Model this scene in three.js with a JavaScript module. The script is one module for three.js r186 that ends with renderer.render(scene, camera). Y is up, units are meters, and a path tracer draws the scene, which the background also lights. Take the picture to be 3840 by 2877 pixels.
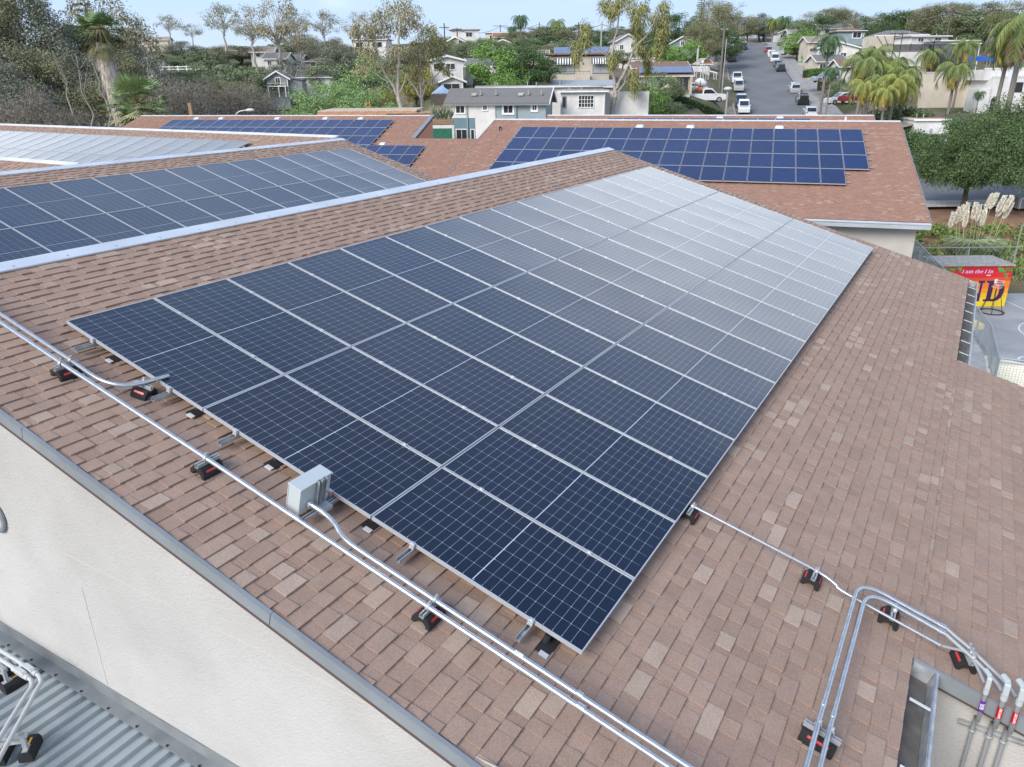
import * as THREE from 'three';
import { mergeGeometries } from 'three/addons/utils/BufferGeometryUtils.js';
import { RoundedBoxGeometry } from 'three/addons/geometries/RoundedBoxGeometry.js';

// ---------------------------------------------------------------- camera, sky, sun, exposure
const HC = 12.5;                                     // camera height above the school court
const scene = new THREE.Scene();
const camera = new THREE.PerspectiveCamera(53.42, 1024 / 767, 0.1, 6000);
camera.position.set(0, HC, 0);
camera.rotation.set(-0.3808, 0, -0.0106, 'YXZ');
const renderer = new THREE.WebGLRenderer({ antialias: true });
renderer.setSize(1024, 767);
renderer.toneMapping = THREE.LinearToneMapping;
renderer.toneMappingExposure = 1.3;
renderer.shadowMap.enabled = true;

function mulberry(seed) {
  let t = seed >>> 0;
  return () => { t = (t + 0x6D2B79F5) >>> 0; let r = Math.imul(t ^ (t >>> 15), 1 | t); r = (r + Math.imul(r ^ (r >>> 7), 61 | r)) ^ r; return ((r ^ (r >>> 14)) >>> 0) / 4294967296; };
}
const hash2 = (x, y) => { let h = Math.imul(x | 0, 374761393) + Math.imul(y | 0, 668265263); h = Math.imul(h ^ (h >>> 13), 1274126177); return ((h ^ (h >>> 16)) >>> 0) / 4294967296; };
const smooth = (t) => t * t * (3 - 2 * t);
function vnoise(x, y) {
  const xi = Math.floor(x), yi = Math.floor(y), fx = smooth(x - xi), fy = smooth(y - yi);
  const a = hash2(xi, yi), b = hash2(xi + 1, yi), c = hash2(xi, yi + 1), d = hash2(xi + 1, yi + 1);
  return a + (b - a) * fx + (c - a) * fy + (a - b - c + d) * fx * fy;
}
function fbm(x, y, o = 4) { let s = 0, w = 0.5, n = 0; for (let i = 0; i < o; i++) { s += w * vnoise(x, y); n += w; x = x * 2.03 + 17.1; y = y * 2.03 + 9.7; w *= 0.5; } return s / n; }
const mix = (a, b, t) => a + (b - a) * t;
const clamp = (x, a = 0, b = 1) => Math.min(b, Math.max(a, x));
const sstep = (a, b, x) => smooth(clamp((x - a) / (b - a)));

// pale evening sky: blue overhead, milky near the horizon, a thin even veil of high cloud
function makeSky() {
  const w = 1024, h = 512, data = new Float32Array(w * h * 4);
  for (let j = 0; j < h; j++) for (let i = 0; i < w; i++) {
    const el = ((j + 0.5) / h - 0.5) * Math.PI, az = ((i + 0.5) / w - 0.5) * 2 * Math.PI;
    const e = Math.max(0, el) * 180 / Math.PI;
    const t = 1 - Math.exp(-e / 21);
    let r = mix(0.33, 0.09, t), g = mix(0.50, 0.215, t), b = mix(0.72, 0.50, t);
    const y = Math.sin(Math.max(el, 0.02)), k = 0.35 / (y + 0.12);            // clouds lie in a layer overhead
    const cx = Math.cos(az) * k, cz = Math.sin(az) * k;
    const n = fbm(cx * 2.4 + 30, cz * 6.2 + 11, 5), n2 = fbm(az * 3.1 + 7, e * 0.34 + 3, 5), n3 = fbm(az * 9 + 41, e * 1.1 + 19, 4);
    const bank = Math.exp(-(((e - 15) / (e > 15 ? 8.5 : 6.5)) ** 2));
    let c = 0.18 * sstep(0.42, 0.78, n) + bank * (0.55 + 0.35 * n2) + 0.8 * sstep(0.46, 0.68, n2) * Math.exp(-e / 14) + 0.35 * sstep(0.66, 0.8, n3) * Math.exp(-e / 10);
    c = clamp(c, 0, 0.92);
    const warm = Math.exp(-e / 1.9) * 0.85;                                       // dusty, cream-coloured air low down
    r = mix(r, 1.26, c); g = mix(g, 1.36, c); b = mix(b, 1.48, c);
    r = mix(r, 0.74, warm); g = mix(g, 0.71, warm); b = mix(b, 0.68, warm);
    if (el < 0) { const q = sstep(0, -0.12, el); r = mix(r, 0.22, q); g = mix(g, 0.21, q); b = mix(b, 0.19, q); }
    const o = (j * w + i) * 4; data[o] = r; data[o + 1] = g; data[o + 2] = b; data[o + 3] = 1;
  }
  const tex = new THREE.DataTexture(data, w, h, THREE.RGBAFormat, THREE.FloatType);
  tex.mapping = THREE.EquirectangularReflectionMapping; tex.magFilter = tex.minFilter = THREE.LinearFilter; tex.needsUpdate = true;
  return tex;
}
scene.background = makeSky();
scene.environment = scene.background;
const sun = new THREE.DirectionalLight(new THREE.Color(1.0, 0.94, 0.86), 3.2);
sun.position.set(-60, 75, 45); sun.target.position.set(0, 8, -25);
sun.castShadow = true; sun.shadow.radius = 60; sun.shadow.mapSize.set(2048, 2048);
Object.assign(sun.shadow.camera, { left: -90, right: 90, top: 90, bottom: -90, near: 1, far: 400 });
scene.add(sun, sun.target);

// ---------------------------------------------------------------- helpers
const names = new Map();
function numbered(n) { const k = names.get(n) || 0; names.set(n, k + 1); return k ? `${n}_${String(k).padStart(3, '0')}` : n; }
function tag(o, label, category, group, kind) { o.userData.label = label; o.userData.category = category; if (group) o.userData.group = group; if (kind) o.userData.kind = kind; return o; }
function thing(name, label, category, pos = [0, 0, 0], turn = 0, group) {
  const o = new THREE.Group(); o.name = numbered(name); o.position.set(...pos); o.rotation.y = turn; tag(o, label, category, group); scene.add(o); return o;
}
function fin(g) {                                    // bring a geometry to position / normal / uv, no index
  if (g.index) g = g.toNonIndexed();
  for (const k of Object.keys(g.attributes)) if (!['position', 'normal', 'uv', 'color'].includes(k)) g.deleteAttribute(k);
  if (!g.attributes.normal) g.computeVertexNormals();
  if (!g.attributes.uv) g.setAttribute('uv', new THREE.Float32BufferAttribute(new Float32Array(g.attributes.position.count * 2), 2));
  return g;
}
function merged(list) {
  list = list.map(fin); const col = list.some(g => g.attributes.color);
  if (col) for (const g of list) if (!g.attributes.color) g.setAttribute('color', new THREE.Float32BufferAttribute(new Float32Array(g.attributes.position.count * 3).fill(1), 3));
  return list.length === 1 ? list[0] : mergeGeometries(list, false);
}
function part(name, geo, mat, parent) {
  const m = new THREE.Mesh(Array.isArray(geo) ? merged(geo) : geo, mat); m.name = name; m.castShadow = m.receiveShadow = true; parent.add(m); return m;
}
function solo(name, geo, mat, label, category, group) { const m = part(numbered(name), geo, mat, scene); return tag(m, label, category, group); }
function struct(name, geo, mat) { const m = part(name, geo, mat, scene); m.userData.kind = 'structure'; m.userData.label = name.replace(/_/g, ' '); return m; }
function copyOf(src, pos, turn, scale, label, group) {
  const c = src.clone(); c.name = numbered(src.name.replace(/_\d{3}$/, '')); c.userData = { ...src.userData };
  c.position.set(...pos); c.rotation.y = turn; c.scale.setScalar(scale); if (label) c.userData.label = label; if (group) c.userData.group = group; scene.add(c); return c;
}
// box with a uv in metres, given by centre and size, optionally turned
function bx(cx, cy, cz, sx, sy, sz, ry = 0, rx = 0, rz = 0) {
  const g = new THREE.BoxGeometry(sx, sy, sz), n = g.attributes.normal, u = g.attributes.uv, p = g.attributes.position;
  for (let i = 0; i < n.count; i++) {
    const ax = Math.abs(n.getX(i)), ay = Math.abs(n.getY(i));
    if (ax > 0.5) u.setXY(i, p.getZ(i) + cz, p.getY(i) + cy); else if (ay > 0.5) u.setXY(i, p.getX(i) + cx, p.getZ(i) + cz); else u.setXY(i, p.getX(i) + cx, p.getY(i) + cy);
  }
  if (rx || ry || rz) g.rotateX(rx).rotateZ(rz).rotateY(ry);
  return g.translate(cx, cy, cz);
}
function rbx(cx, cy, cz, sx, sy, sz, r = 0.01, ry = 0) { const g = new RoundedBoxGeometry(sx, sy, sz, 2, r); if (ry) g.rotateY(ry); return g.translate(cx, cy, cz); }
function tube(pts, r, seg = 8, smoothPath = false) {           // pts: [x,y,z] list, swept as a mitred polyline or a smooth curve
  let v = pts.map(p => new THREE.Vector3(...p)); if (smoothPath) v = new THREE.CatmullRomCurve3(v, false, 'centripetal').getPoints((v.length - 1) * 6);
  const n = v.length, pos = [], nor = [], uv = [], idx = [], T = v.map((p, i) => v[Math.min(n - 1, i + 1)].clone().sub(p).normalize().add(p.clone().sub(v[Math.max(0, i - 1)]).normalize()).normalize());
  let N = new THREE.Vector3(0, 1, 0); if (Math.abs(T[0].y) > 0.9) N.set(1, 0, 0); let L = 0;
  v.forEach((p, i) => { N = N.clone().addScaledVector(T[i], -N.dot(T[i])).normalize(); const B = new THREE.Vector3().crossVectors(T[i], N); if (i) L += p.distanceTo(v[i - 1]);
    for (let k = 0; k <= seg; k++) { const a = k / seg * Math.PI * 2, d = N.clone().multiplyScalar(Math.cos(a)).addScaledVector(B, Math.sin(a)); pos.push(p.x + d.x * r, p.y + d.y * r, p.z + d.z * r); nor.push(d.x, d.y, d.z); uv.push(k / seg * r * 6.28, L); } });
  for (let i = 0; i < n - 1; i++) for (let k = 0; k < seg; k++) { const a = i * (seg + 1) + k, b = a + seg + 1; idx.push(a, a + 1, b, b, a + 1, b + 1); }
  const g = new THREE.BufferGeometry(); g.setAttribute('position', new THREE.Float32BufferAttribute(pos, 3)); g.setAttribute('normal', new THREE.Float32BufferAttribute(nor, 3)); g.setAttribute('uv', new THREE.Float32BufferAttribute(uv, 2)); g.setIndex(idx); return g;
}
function bar(p, q, r0, r1 = r0, seg = 6) {                      // tapered round bar
  const a = new THREE.Vector3(...p), b = new THREE.Vector3(...q), d = b.clone().sub(a), L = d.length();
  const g = new THREE.CylinderGeometry(r1, r0, L, seg, 1, false); g.translate(0, L / 2, 0);
  g.applyQuaternion(new THREE.Quaternion().setFromUnitVectors(new THREE.Vector3(0, 1, 0), d.normalize())); return g.translate(...p);
}
function poly(pts, uvs) {                                       // flat polygon fan from 3D points
  const pos = [], uv = []; for (let i = 1; i < pts.length - 1; i++) for (const k of [0, i, i + 1]) { pos.push(...pts[k]); const q = uvs ? uvs[k] : [pts[k][0] + pts[k][2], pts[k][1] + pts[k][2] * 0.3]; uv.push(...q); }
  const g = new THREE.BufferGeometry(); g.setAttribute('position', new THREE.Float32BufferAttribute(pos, 3)); g.setAttribute('uv', new THREE.Float32BufferAttribute(uv, 2)); g.computeVertexNormals(); return g;
}
function prism(outline, depth, bevel = 0) {                     // outline [x,y] extruded along z, centred
  const s = new THREE.Shape(outline.map(p => new THREE.Vector2(...p)));
  const g = new THREE.ExtrudeGeometry(s, { depth: depth - 2 * bevel, bevelEnabled: bevel > 0, bevelSize: bevel, bevelThickness: bevel, bevelSegments: 2, steps: 1 });
  return g.translate(0, 0, -depth / 2 + bevel);
}
function lin(r, g, b) { return new THREE.Color().setRGB(r, g, b); }

// ---------------------------------------------------------------- textures and materials
function dataTex(w, h, fn, srgb = true, wrap = true) {
  const d = new Uint8Array(w * h * 4);
  for (let j = 0; j < h; j++) for (let i = 0; i < w; i++) { const c = fn(i, j), o = (j * w + i) * 4; if (typeof c === 'number') { d[o] = d[o + 1] = d[o + 2] = clamp(c) * 255; } else for (let k = 0; k < 3; k++) d[o + k] = clamp(c[k]) * 255; d[o + 3] = 255; }
  const t = new THREE.DataTexture(d, w, h, THREE.RGBAFormat, THREE.UnsignedByteType);
  if (wrap) t.wrapS = t.wrapT = THREE.RepeatWrapping; t.magFilter = THREE.LinearFilter; t.minFilter = THREE.LinearMipmapLinearFilter; t.generateMipmaps = true;
  if (srgb) t.colorSpace = THREE.SRGBColorSpace; t.needsUpdate = true; return t;
}
function rep(t, x, y = x) { const c = t.clone(); c.repeat.set(x, y); c.needsUpdate = true; return c; }
// seamless noise: values on an n-cell torus
function tnoise(u, v, n, seed) {
  const x = u * n, y = v * n, xi = Math.floor(x), yi = Math.floor(y), fx = smooth(x - xi), fy = smooth(y - yi), m = (q) => ((q % n) + n) % n;
  const a = hash2(m(xi) + seed, m(yi)), b = hash2(m(xi + 1) + seed, m(yi)), c = hash2(m(xi) + seed, m(yi + 1)), d = hash2(m(xi + 1) + seed, m(yi + 1));
  return a + (b - a) * fx + (c - a) * fy + (a - b - c + d) * fx * fy;
}
function tfbm(u, v, n, o, seed) { let s = 0, w = 0.5, t = 0; for (let i = 0; i < o; i++) { s += w * tnoise(u, v, n, seed + i * 57); t += w; n *= 2; w *= 0.5; } return s / t; }
const grainTex = dataTex(512, 512, (i, j) => { const u = i / 512, v = j / 512; const n = 0.55 * hash2(i, j) + 0.45 * tnoise(u, v, 128, 9); return 0.80 + 0.2 * n - 0.08 * (1 - tfbm(u, v, 6, 4, 3)); }, true);
const grainBump = dataTex(512, 512, (i, j) => 0.6 * tnoise(i / 512, j / 512, 170, 21) + 0.4 * hash2(i, j), false);
const stuccoBump = dataTex(512, 512, (i, j) => { const u = i / 512, v = j / 512; return 0.5 * tfbm(u, v, 48, 3, 5) + 0.35 * tnoise(u, v, 150, 77) + 0.15 * tnoise(u, v, 12, 8); }, false);
const stainTex = dataTex(512, 512, (i, j) => { const u = i / 512, v = j / 512; const n = tfbm(u, v, 5, 5, 31), f = hash2(i, j) * 0.03; return [0.86 + 0.14 * n - f, 0.852 + 0.145 * n - f, 0.84 + 0.155 * n - f]; }, true);
const patchTex = dataTex(512, 512, (i, j) => { const u = i / 512, v = j / 512; return 0.72 + 0.28 * tfbm(u, v, 8, 6, 131); }, true);
const std = (color, rough = 0.8, metal = 0, extra = {}) => new THREE.MeshStandardMaterial({ color: color instanceof THREE.Color ? color : lin(...color), roughness: rough, metalness: metal, ...extra });

const M = {
  shingle: new THREE.MeshStandardMaterial({ vertexColors: true, roughness: 0.95, map: rep(grainTex, 0.9), bumpMap: rep(grainBump, 0.9), bumpScale: 0.002 }),
  deck: std([0.10, 0.07, 0.06], 0.95),
  stucco: std([0.57, 0.56, 0.545], 0.95, 0, { bumpMap: rep(stuccoBump, 1.1), bumpScale: 0.008, map: rep(stainTex, 0.23) }),
  stucco2: std([0.60, 0.57, 0.53], 0.95, 0, { bumpMap: rep(stuccoBump, 0.8), bumpScale: 0.005, map: rep(stainTex, 0.2) }),
  trim: std([0.30, 0.33, 0.36], 0.5, 0.1, { map: rep(stainTex, 0.7) }),
  flash: std([0.74, 0.80, 0.86], 0.42, 0.25, { map: rep(stainTex, 0.5) }),
  flashWhite: std([0.82, 0.83, 0.84], 0.5, 0.05, { map: rep(stainTex, 0.5) }),
  frame: std([0.60, 0.62, 0.65], 0.36, 0.45),
  galv: std([0.74, 0.78, 0.82], 0.34, 0.75, { map: rep(patchTex, 2.2) }),
  strut: std([0.62, 0.65, 0.67], 0.42, 0.35, { map: rep(patchTex, 1.5) }),
  greyPipe: std([0.33, 0.34, 0.35], 0.5, 0.15),
  rubber: std([0.018, 0.018, 0.02], 0.85, 0, { bumpMap: rep(grainBump, 3), bumpScale: 0.003 }),
  red: std([0.62, 0.03, 0.03], 0.35),
  yellow: std([0.75, 0.42, 0.02], 0.4),
  boxGrey: std([0.50, 0.55, 0.56], 0.45, 0.1),
  dark: std([0.02, 0.02, 0.022], 0.7),
  concrete: std([0.36, 0.365, 0.37], 0.9, 0, { map: rep(patchTex, 0.15), bumpMap: rep(stuccoBump, 1.5), bumpScale: 0.002 }),
  white: std([0.80, 0.80, 0.79], 0.75, 0, { map: rep(stainTex, 0.3) }),
  glass: std([0.03, 0.035, 0.04], 0.08, 0),
  wood: std([0.42, 0.27, 0.16], 0.85, 0, { map: rep(patchTex, 0.6) }),
};
// ---------------------------------------------------------------- campus roofs
const SL = 0.2759;                                    // roof pitch, about 15.8 degrees
const FRAME = {                                       // yaw of the ridge, top corner of the array on it (module face)
  M: { yaw: 0.5385, p: [-4.722, HC - 2.338, -7.755] },
  B: { yaw: 0.5385, p: [-11.6, HC - 2.213, -17.944] },
  C: { yaw: 2.1093, p: [-10.2, HC - 2.20, -31.48] },
  H: { yaw: 2.1093, p: [-12.85, HC - 2.10, -23.58] },
  D: { yaw: 1.872, p: [0.68, HC - 2.427, -43.467] },
  E: { yaw: 1.788, p: [-17.101, HC - 2.679, -60.18] },
  G: { yaw: 1.812, p: [2.49, HC - 2.10, -52.24] },
};
const ROOF = -0.15;                                   // roof surface below the module faces
function building(name, key, label, category) {
  const f = FRAME[key]; return thing(name, label, category, [f.p[0], 0, f.p[2]], -f.yaw);
}
function roofPart(root, key, rects, thick = 0.16) {   // deck; its own axes: x down the slope, y out of it, z back along the ridge
  const geos = rects.map(([a0, a1, b0, b1]) => bx((b0 + b1) / 2, ROOF - 0.004 - thick / 2, -(a0 + a1) / 2, b1 - b0, thick, a1 - a0));
  const r = part('roof', geos, M.deck, root); r.position.y = FRAME[key].p[1]; r.rotation.z = -SL; return r;
}
const PAL = {
  brown: { tabs: [[0.475, 0.328, 0.248], [0.485, 0.338, 0.258], [0.465, 0.318, 0.24], [0.48, 0.326, 0.248]], light: [0.565, 0.425, 0.33], base: [[0.455, 0.308, 0.234], [0.47, 0.322, 0.246]] },
  red: { tabs: [[0.455, 0.268, 0.195], [0.47, 0.278, 0.205], [0.435, 0.252, 0.183], [0.46, 0.262, 0.19]], light: [0.53, 0.36, 0.27], base: [[0.435, 0.25, 0.18], [0.45, 0.26, 0.19]] },
};
const EXPO = 0.143;
function wedge(out, b0, b1, a0, a1, h0, h1, c, sides = true) {   // one shingle piece: top, butt and two ends
  const q = (p, n, uvs) => out.quads.push([p, n, uvs, c]);
  const T = [[b0, h0, -a0], [b0, h0, -a1], [b1, h1, -a1], [b1, h1, -a0]];
  q([T[3], T[2], T[1], T[0]], [0, 1, 0], [[a0, b1], [a1, b1], [a1, b0], [a0, b0]]);
  q([[b1, ROOF - 0.004, -a0], [b1, ROOF - 0.004, -a1], T[2], T[3]], [1, 0, 0], [[a0, 0], [a1, 0], [a1, 0.02], [a0, 0.02]]);
  if (sides) {
    q([T[0], [b0, ROOF - 0.004, -a0], [b1, ROOF - 0.004, -a0], T[3]], [0, 0, 1], [[b0, 0.02], [b0, 0], [b1, 0], [b1, 0.02]]);
    q([[b1, ROOF - 0.004, -a1], [b0, ROOF - 0.004, -a1], T[1], T[2]], [0, 0, -1], [[b1, 0], [b0, 0], [b0, 0.02], [b1, 0.02]]);
  }
}
function quadGeo(quads) {
  const n = quads.length, pos = new Float32Array(n * 18), nor = new Float32Array(n * 18), uv = new Float32Array(n * 12), col = new Float32Array(n * 18);
  quads.forEach(([p, nn, t, c], k) => { [0, 1, 2, 0, 2, 3].forEach((i, m) => { pos.set(p[i], k * 18 + m * 3); nor.set(nn, k * 18 + m * 3); uv.set(t[i], k * 12 + m * 2); col.set(c, k * 18 + m * 3); }); });
  const g = new THREE.BufferGeometry(); g.setAttribute('position', new THREE.BufferAttribute(pos, 3)); g.setAttribute('normal', new THREE.BufferAttribute(nor, 3)); g.setAttribute('uv', new THREE.BufferAttribute(uv, 2)); g.setAttribute('color', new THREE.BufferAttribute(col, 3));
  return g;
}
// laminated shingles in courses over the rectangles; pieces() returns one entry per piece
function shingles(rects, pal, seed, sides = true) {
  const rng = mulberry(seed), P = PAL[pal], list = [], vary = (c, s) => { const k = 1 + (rng() - 0.5) * s; return c.map(v => v * k); };
  for (const [a0, a1, b0, b1] of rects) {
    const k0 = Math.floor(b0 / EXPO), k1 = Math.ceil(b1 / EXPO);
    for (let k = k0; k < k1; k++) {
      const c0 = Math.max(b0, k * EXPO), c1 = Math.min(b1, (k + 1) * EXPO + (rng() - 0.5) * 0.004); if (c1 - c0 < 0.02) continue;
      for (let s = a0 - rng() * 0.9; s < a1; s += 0.98) {
        const e0 = Math.max(a0, s + 0.002), e1 = Math.min(a1, s + 0.977); if (e1 - e0 < 0.02) continue;
        list.push({ a: e0, A: e1, b: c0, B: c1, h0: ROOF - 0.002, h1: ROOF + 0.006, c: vary(P.base[rng() < 0.5 ? 0 : 1], 0.14) });
      }
      let s = a0 - rng() * 0.3; let band = rng();
      while (s < a1) {
        const w = 0.10 + 0.17 * rng() + (rng() < 0.25 ? 0.12 : 0), gap = rng() < 0.15 ? 0.004 : 0.06 + 0.16 * rng();
        const e0 = Math.max(a0, s), e1 = Math.min(a1, s + w);
        if (e1 - e0 > 0.02) {
          const lt = fbm((e0 + 40) * 0.45, (k + 300) * 0.35, 2);
          const c = rng() < 0.04 + 0.28 * sstep(0.5, 0.72, lt) ? vary(P.light, 0.12) : vary(P.tabs[Math.floor(rng() * P.tabs.length)], 0.11);
          list.push({ a: e0, A: e1, b: c0, B: c1 - 0.002, h0: ROOF + 0.003, h1: ROOF + 0.0165 + rng() * 0.004, c, tab: true });
        }
        s += w + gap;
      }
    }
  }
  list.geo = (items) => { const o = { quads: [] }; for (const t of items) wedge(o, t.b, t.B, t.a, t.A, t.h0, t.h1, t.c, sides); return quadGeo(o.quads); };
  return list;
}
function cover(root, roof, rects, pal, seed, sides) {
  const list = shingles(rects, pal, seed, sides);
  const m = part('shingle_courses', list.geo(list), M.shingle, roof); m.userData.kind = 'stuff'; return list;
}
// folded metal cap along the high edge of a roof, with its screws
function ridgeCap(roof, a0, a1, b, w, mat, screws = true) {
  const cap = part('ridge_flashing', [bx(b + w / 2, ROOF + 0.024, -(a0 + a1) / 2, w, 0.012, a1 - a0), bx(b - 0.006, ROOF - 0.10, -(a0 + a1) / 2, 0.012, 0.26, a1 - a0 + 0.004), bx(b + w + 0.004, ROOF + 0.019, -(a0 + a1) / 2, 0.012, 0.018, a1 - a0 + 0.006)], mat, roof);
  if (screws) { const g = new THREE.CylinderGeometry(0.011, 0.013, 0.012, 8); for (let a = a0 + 0.3; a < a1; a += 0.66) { const s = part('screw', g, M.strut, cap); s.position.set(b + w * 0.72, ROOF + 0.034, -a); } }
  return cap;
}
function rakeTrim(roof, a, b0, b1, mat, h = 0.2) { return part('rake_trim', [bx((b0 + b1) / 2, ROOF - h / 2 + 0.02, -a, b1 - b0, h, 0.03), bx((b0 + b1) / 2, ROOF + 0.022, -a + Math.sign(1) * 0.0, b1 - b0 - 0.006, 0.006, 0.10)], mat, roof); }
const slopeY = (key, b) => FRAME[key].p[1] - Math.sin(SL) * b + Math.cos(SL) * ROOF;
const slopeX = (b) => Math.cos(SL) * b + Math.sin(SL) * ROOF;

// main building: the wide roof under the big array
{
  const root = building('main_school_building', 'M', 'cream stucco school building whose brown shingle roof carries the largest solar array', 'building');
  const rects = [[-1.20, 17.95, -1.76, 8.68], [2.22, 11.08, 8.68, 13.4]];
  const roof = roofPart(root, 'M', rects);
  const list = shingles(rects, 'brown', 11);
  // the 300 pieces that show largest are parts of their own, the rest stay one mass
  const f = FRAME.M, v = new THREE.Vector3(); root.updateMatrixWorld(true); roof.updateMatrixWorld(true); camera.updateMatrixWorld(); camera.updateProjectionMatrix();
  for (const t of list) {
    v.set((t.b + t.B) / 2, ROOF, -(t.a + t.A) / 2).applyMatrix4(roof.matrixWorld); const d = v.distanceTo(camera.position); v.project(camera);
    const under = t.a > -0.05 && t.A < 16.9 && t.b > -0.05 && t.B < 6.4;
    t.size = Math.abs(v.x) < 0.99 && Math.abs(v.y) < 0.99 && t.tab && !under ? (t.A - t.a) / (d * d) : 0;
  }
  const big = new Set(list.filter(t => t.size > 0).sort((p, q) => q.size - p.size).slice(0, 300));
  for (const t of big) part('shingle', list.geo([t]), M.shingle, roof);
  const rest = part('shingle_courses', list.geo(list.filter(t => !big.has(t))), M.shingle, roof); rest.userData.kind = 'stuff';
  ridgeCap(roof, -1.22, 18.0, -1.78, 0.2, M.flash);
  // near rake: the grey metal edge above the stucco gable wall
  for (let b = -1.76; b < 8.7; b += 3.05) { const e = Math.min(8.7, b + 3.046); part('rake_trim', [bx((b + e) / 2, ROOF + 0.018, 1.207, e - b, 0.01, 0.03), bx((b + e) / 2, ROOF - 0.04, 1.216, e - b - 0.004, 0.115, 0.012)], M.trim, roof); }
  part('rake_trim', [bx((8.68 + 13.4) / 2, ROOF - 0.045, -2.20, 4.7, 0.14, 0.03)], M.trim, roof);
  part('rake_trim', [bx(3.4, ROOF - 0.06, -17.97, 10.3, 0.14, 0.02)], M.trim, roof);
  // walls under the deck
  const H = (b) => slopeY('M', b) - 0.165;
  const gable = (a, b0, b1, mat, nm) => part(nm, prism([[slopeX(b0), 0], [slopeX(b1), 0], [slopeX(b1), H(b1)], [slopeX(b0), H(b0)]], 0.25).translate(0, 0, -a), mat, root);
  gable(-1.02, -1.70, 8.1, M.stucco, 'gable_wall');
  gable(2.5, 8.1, 12.6, M.stucco, 'gable_wall');
  gable(17.6, -1.70, 8.1, M.stucco2, 'gable_wall');
  part('long_wall', [bx(slopeX(8.1), H(8.15) / 2, -8.3, 0.25, H(8.15), 18.9)], M.stucco2, root);
  part('clerestory_wall', [bx(slopeX(-1.6), (H(-1.55)) / 2, -8.3, 0.2, H(-1.55), 18.9)], M.stucco2, root);
  // control joints of the near gable wall
  const jt = M.flashWhite, zf = 1.02 + 0.126;
  { const y1 = HC - 4.05; part('control_joint', [bx(3.2, HC - 4.16, zf, 9.5, 0.014, 0.006)], M.stucco2, root); part('control_joint', [bx(1.35, 4.0, zf, 0.014, 8, 0.006)], M.stucco2, root); }
  // gutters with their cross straps, beside the two set-back eaves
  for (const [a0, a1] of [[11.1, 17.9], [-1.2, 2.19]]) {
    const g = part('gutter', [bx(8.70 + 0.09, ROOF - 0.16, -(a0 + a1) / 2, 0.18, 0.012, a1 - a0), bx(8.70 + 0.185, ROOF - 0.075, -(a0 + a1) / 2, 0.012, 0.17, a1 - a0), bx(8.70 + 0.195, ROOF + 0.004, -(a0 + a1) / 2, 0.034, 0.012, a1 - a0 + 0.002), bx(8.79, ROOF - 0.075, -a1 + 0.008, 0.172, 0.16, 0.012), bx(8.79, ROOF - 0.075, -a0 - 0.008, 0.172, 0.16, 0.012)], M.strut, roof);
    part('gutter_dirt', [bx(8.79, ROOF - 0.145, -(a0 + a1) / 2, 0.168, 0.016, a1 - a0 - 0.04)], std([0.19, 0.175, 0.155], 1, 0, { map: rep(patchTex, 1.3) }), g);
    for (let a = a0 + 0.55; a < a1 - 0.1; a += 0.78) part('gutter_strap', bx(8.79, ROOF + 0.003, -a, 0.17, 0.008, 0.028), M.flashWhite, g);
  }
}
// second roof, behind and to the left
{
  const root = building('second_school_building', 'B', 'school building with brown shingle roof and two-row array behind the main ridge', 'building');
  const rects = [[-5, 12.66, -1.25, 4.9]]; const roof = roofPart(root, 'B', rects); cover(root, roof, rects, 'brown', 22, true);
  ridgeCap(roof, -5, 12.7, -1.27, 0.19, M.flash);
  part('rake_trim', [bx(1.8, ROOF - 0.06, -12.68, 6.1, 0.14, 0.02)], M.trim, roof);
  const H = (b) => slopeY('B', b) - 0.165;
  part('end_wall', prism([[slopeX(-1.2), 0], [slopeX(4.8), 0], [slopeX(4.8), H(4.8)], [slopeX(-1.2), H(-1.2)]], 0.25).translate(0, 0, -12.4), M.stucco2, root);
  part('clerestory_wall', [bx(slopeX(-1.1), H(-1.05) / 2, -3.8, 0.2, H(-1.05), 17)], M.stucco2, root);
}
// two roofs that run across, with pale edges
{
  const root = building('third_school_building', 'C', 'long school building whose roof array mirrors the white sky', 'building');
  const rects = [[-26, 3.45, -1.25, 7.5]]; const roof = roofPart(root, 'C', rects); cover(root, roof, rects, 'brown', 33, false);
  ridgeCap(roof, -26, 3.5, -1.27, 0.2, M.flashWhite, false); part('rake_trim', [bx(3.1, ROOF - 0.06, -3.46, 8.7, 0.2, 0.03)], M.flash, roof);
  const H = (b) => slopeY('C', b) - 0.165;
  part('end_wall', prism([[slopeX(-1.2), 0], [slopeX(7.4), 0], [slopeX(7.4), H(7.4)], [slopeX(-1.2), H(-1.2)]], 0.25).translate(0, 0, -3.2), M.stucco2, root);
  part('clerestory_wall', [bx(slopeX(-1.1), H(-1.05) / 2, 11, 0.2, H(-1.05), 28)], M.stucco2, root);
}
{
  const root = building('corner_school_building', 'H', 'brown shingle roof corner with white ridge edge in front of mirroring array', 'building');
  const rects = [[-16, 0, 0, 5.2]]; const roof = roofPart(root, 'H', rects); cover(root, roof, rects, 'brown', 44, false);
  ridgeCap(roof, -16, 0.06, -0.02, 0.2, M.flashWhite, false); part('rake_trim', [bx(2.6, ROOF - 0.10, -0.03, 5.2, 0.3, 0.03)], M.flash, roof);
  const H = (b) => slopeY('H', b) - 0.165;
  part('end_wall', prism([[slopeX(0.1), 0], [slopeX(5.1), 0], [slopeX(5.1), H(5.1)], [slopeX(0.1), H(0.1)]], 0.25).translate(0, 0, 0.3), M.stucco2, root);
  part('clerestory_wall', [bx(slopeX(0.15), H(0.25) / 2, 8, 0.2, H(0.25), 15.5)], M.stucco2, root);
}
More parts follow.
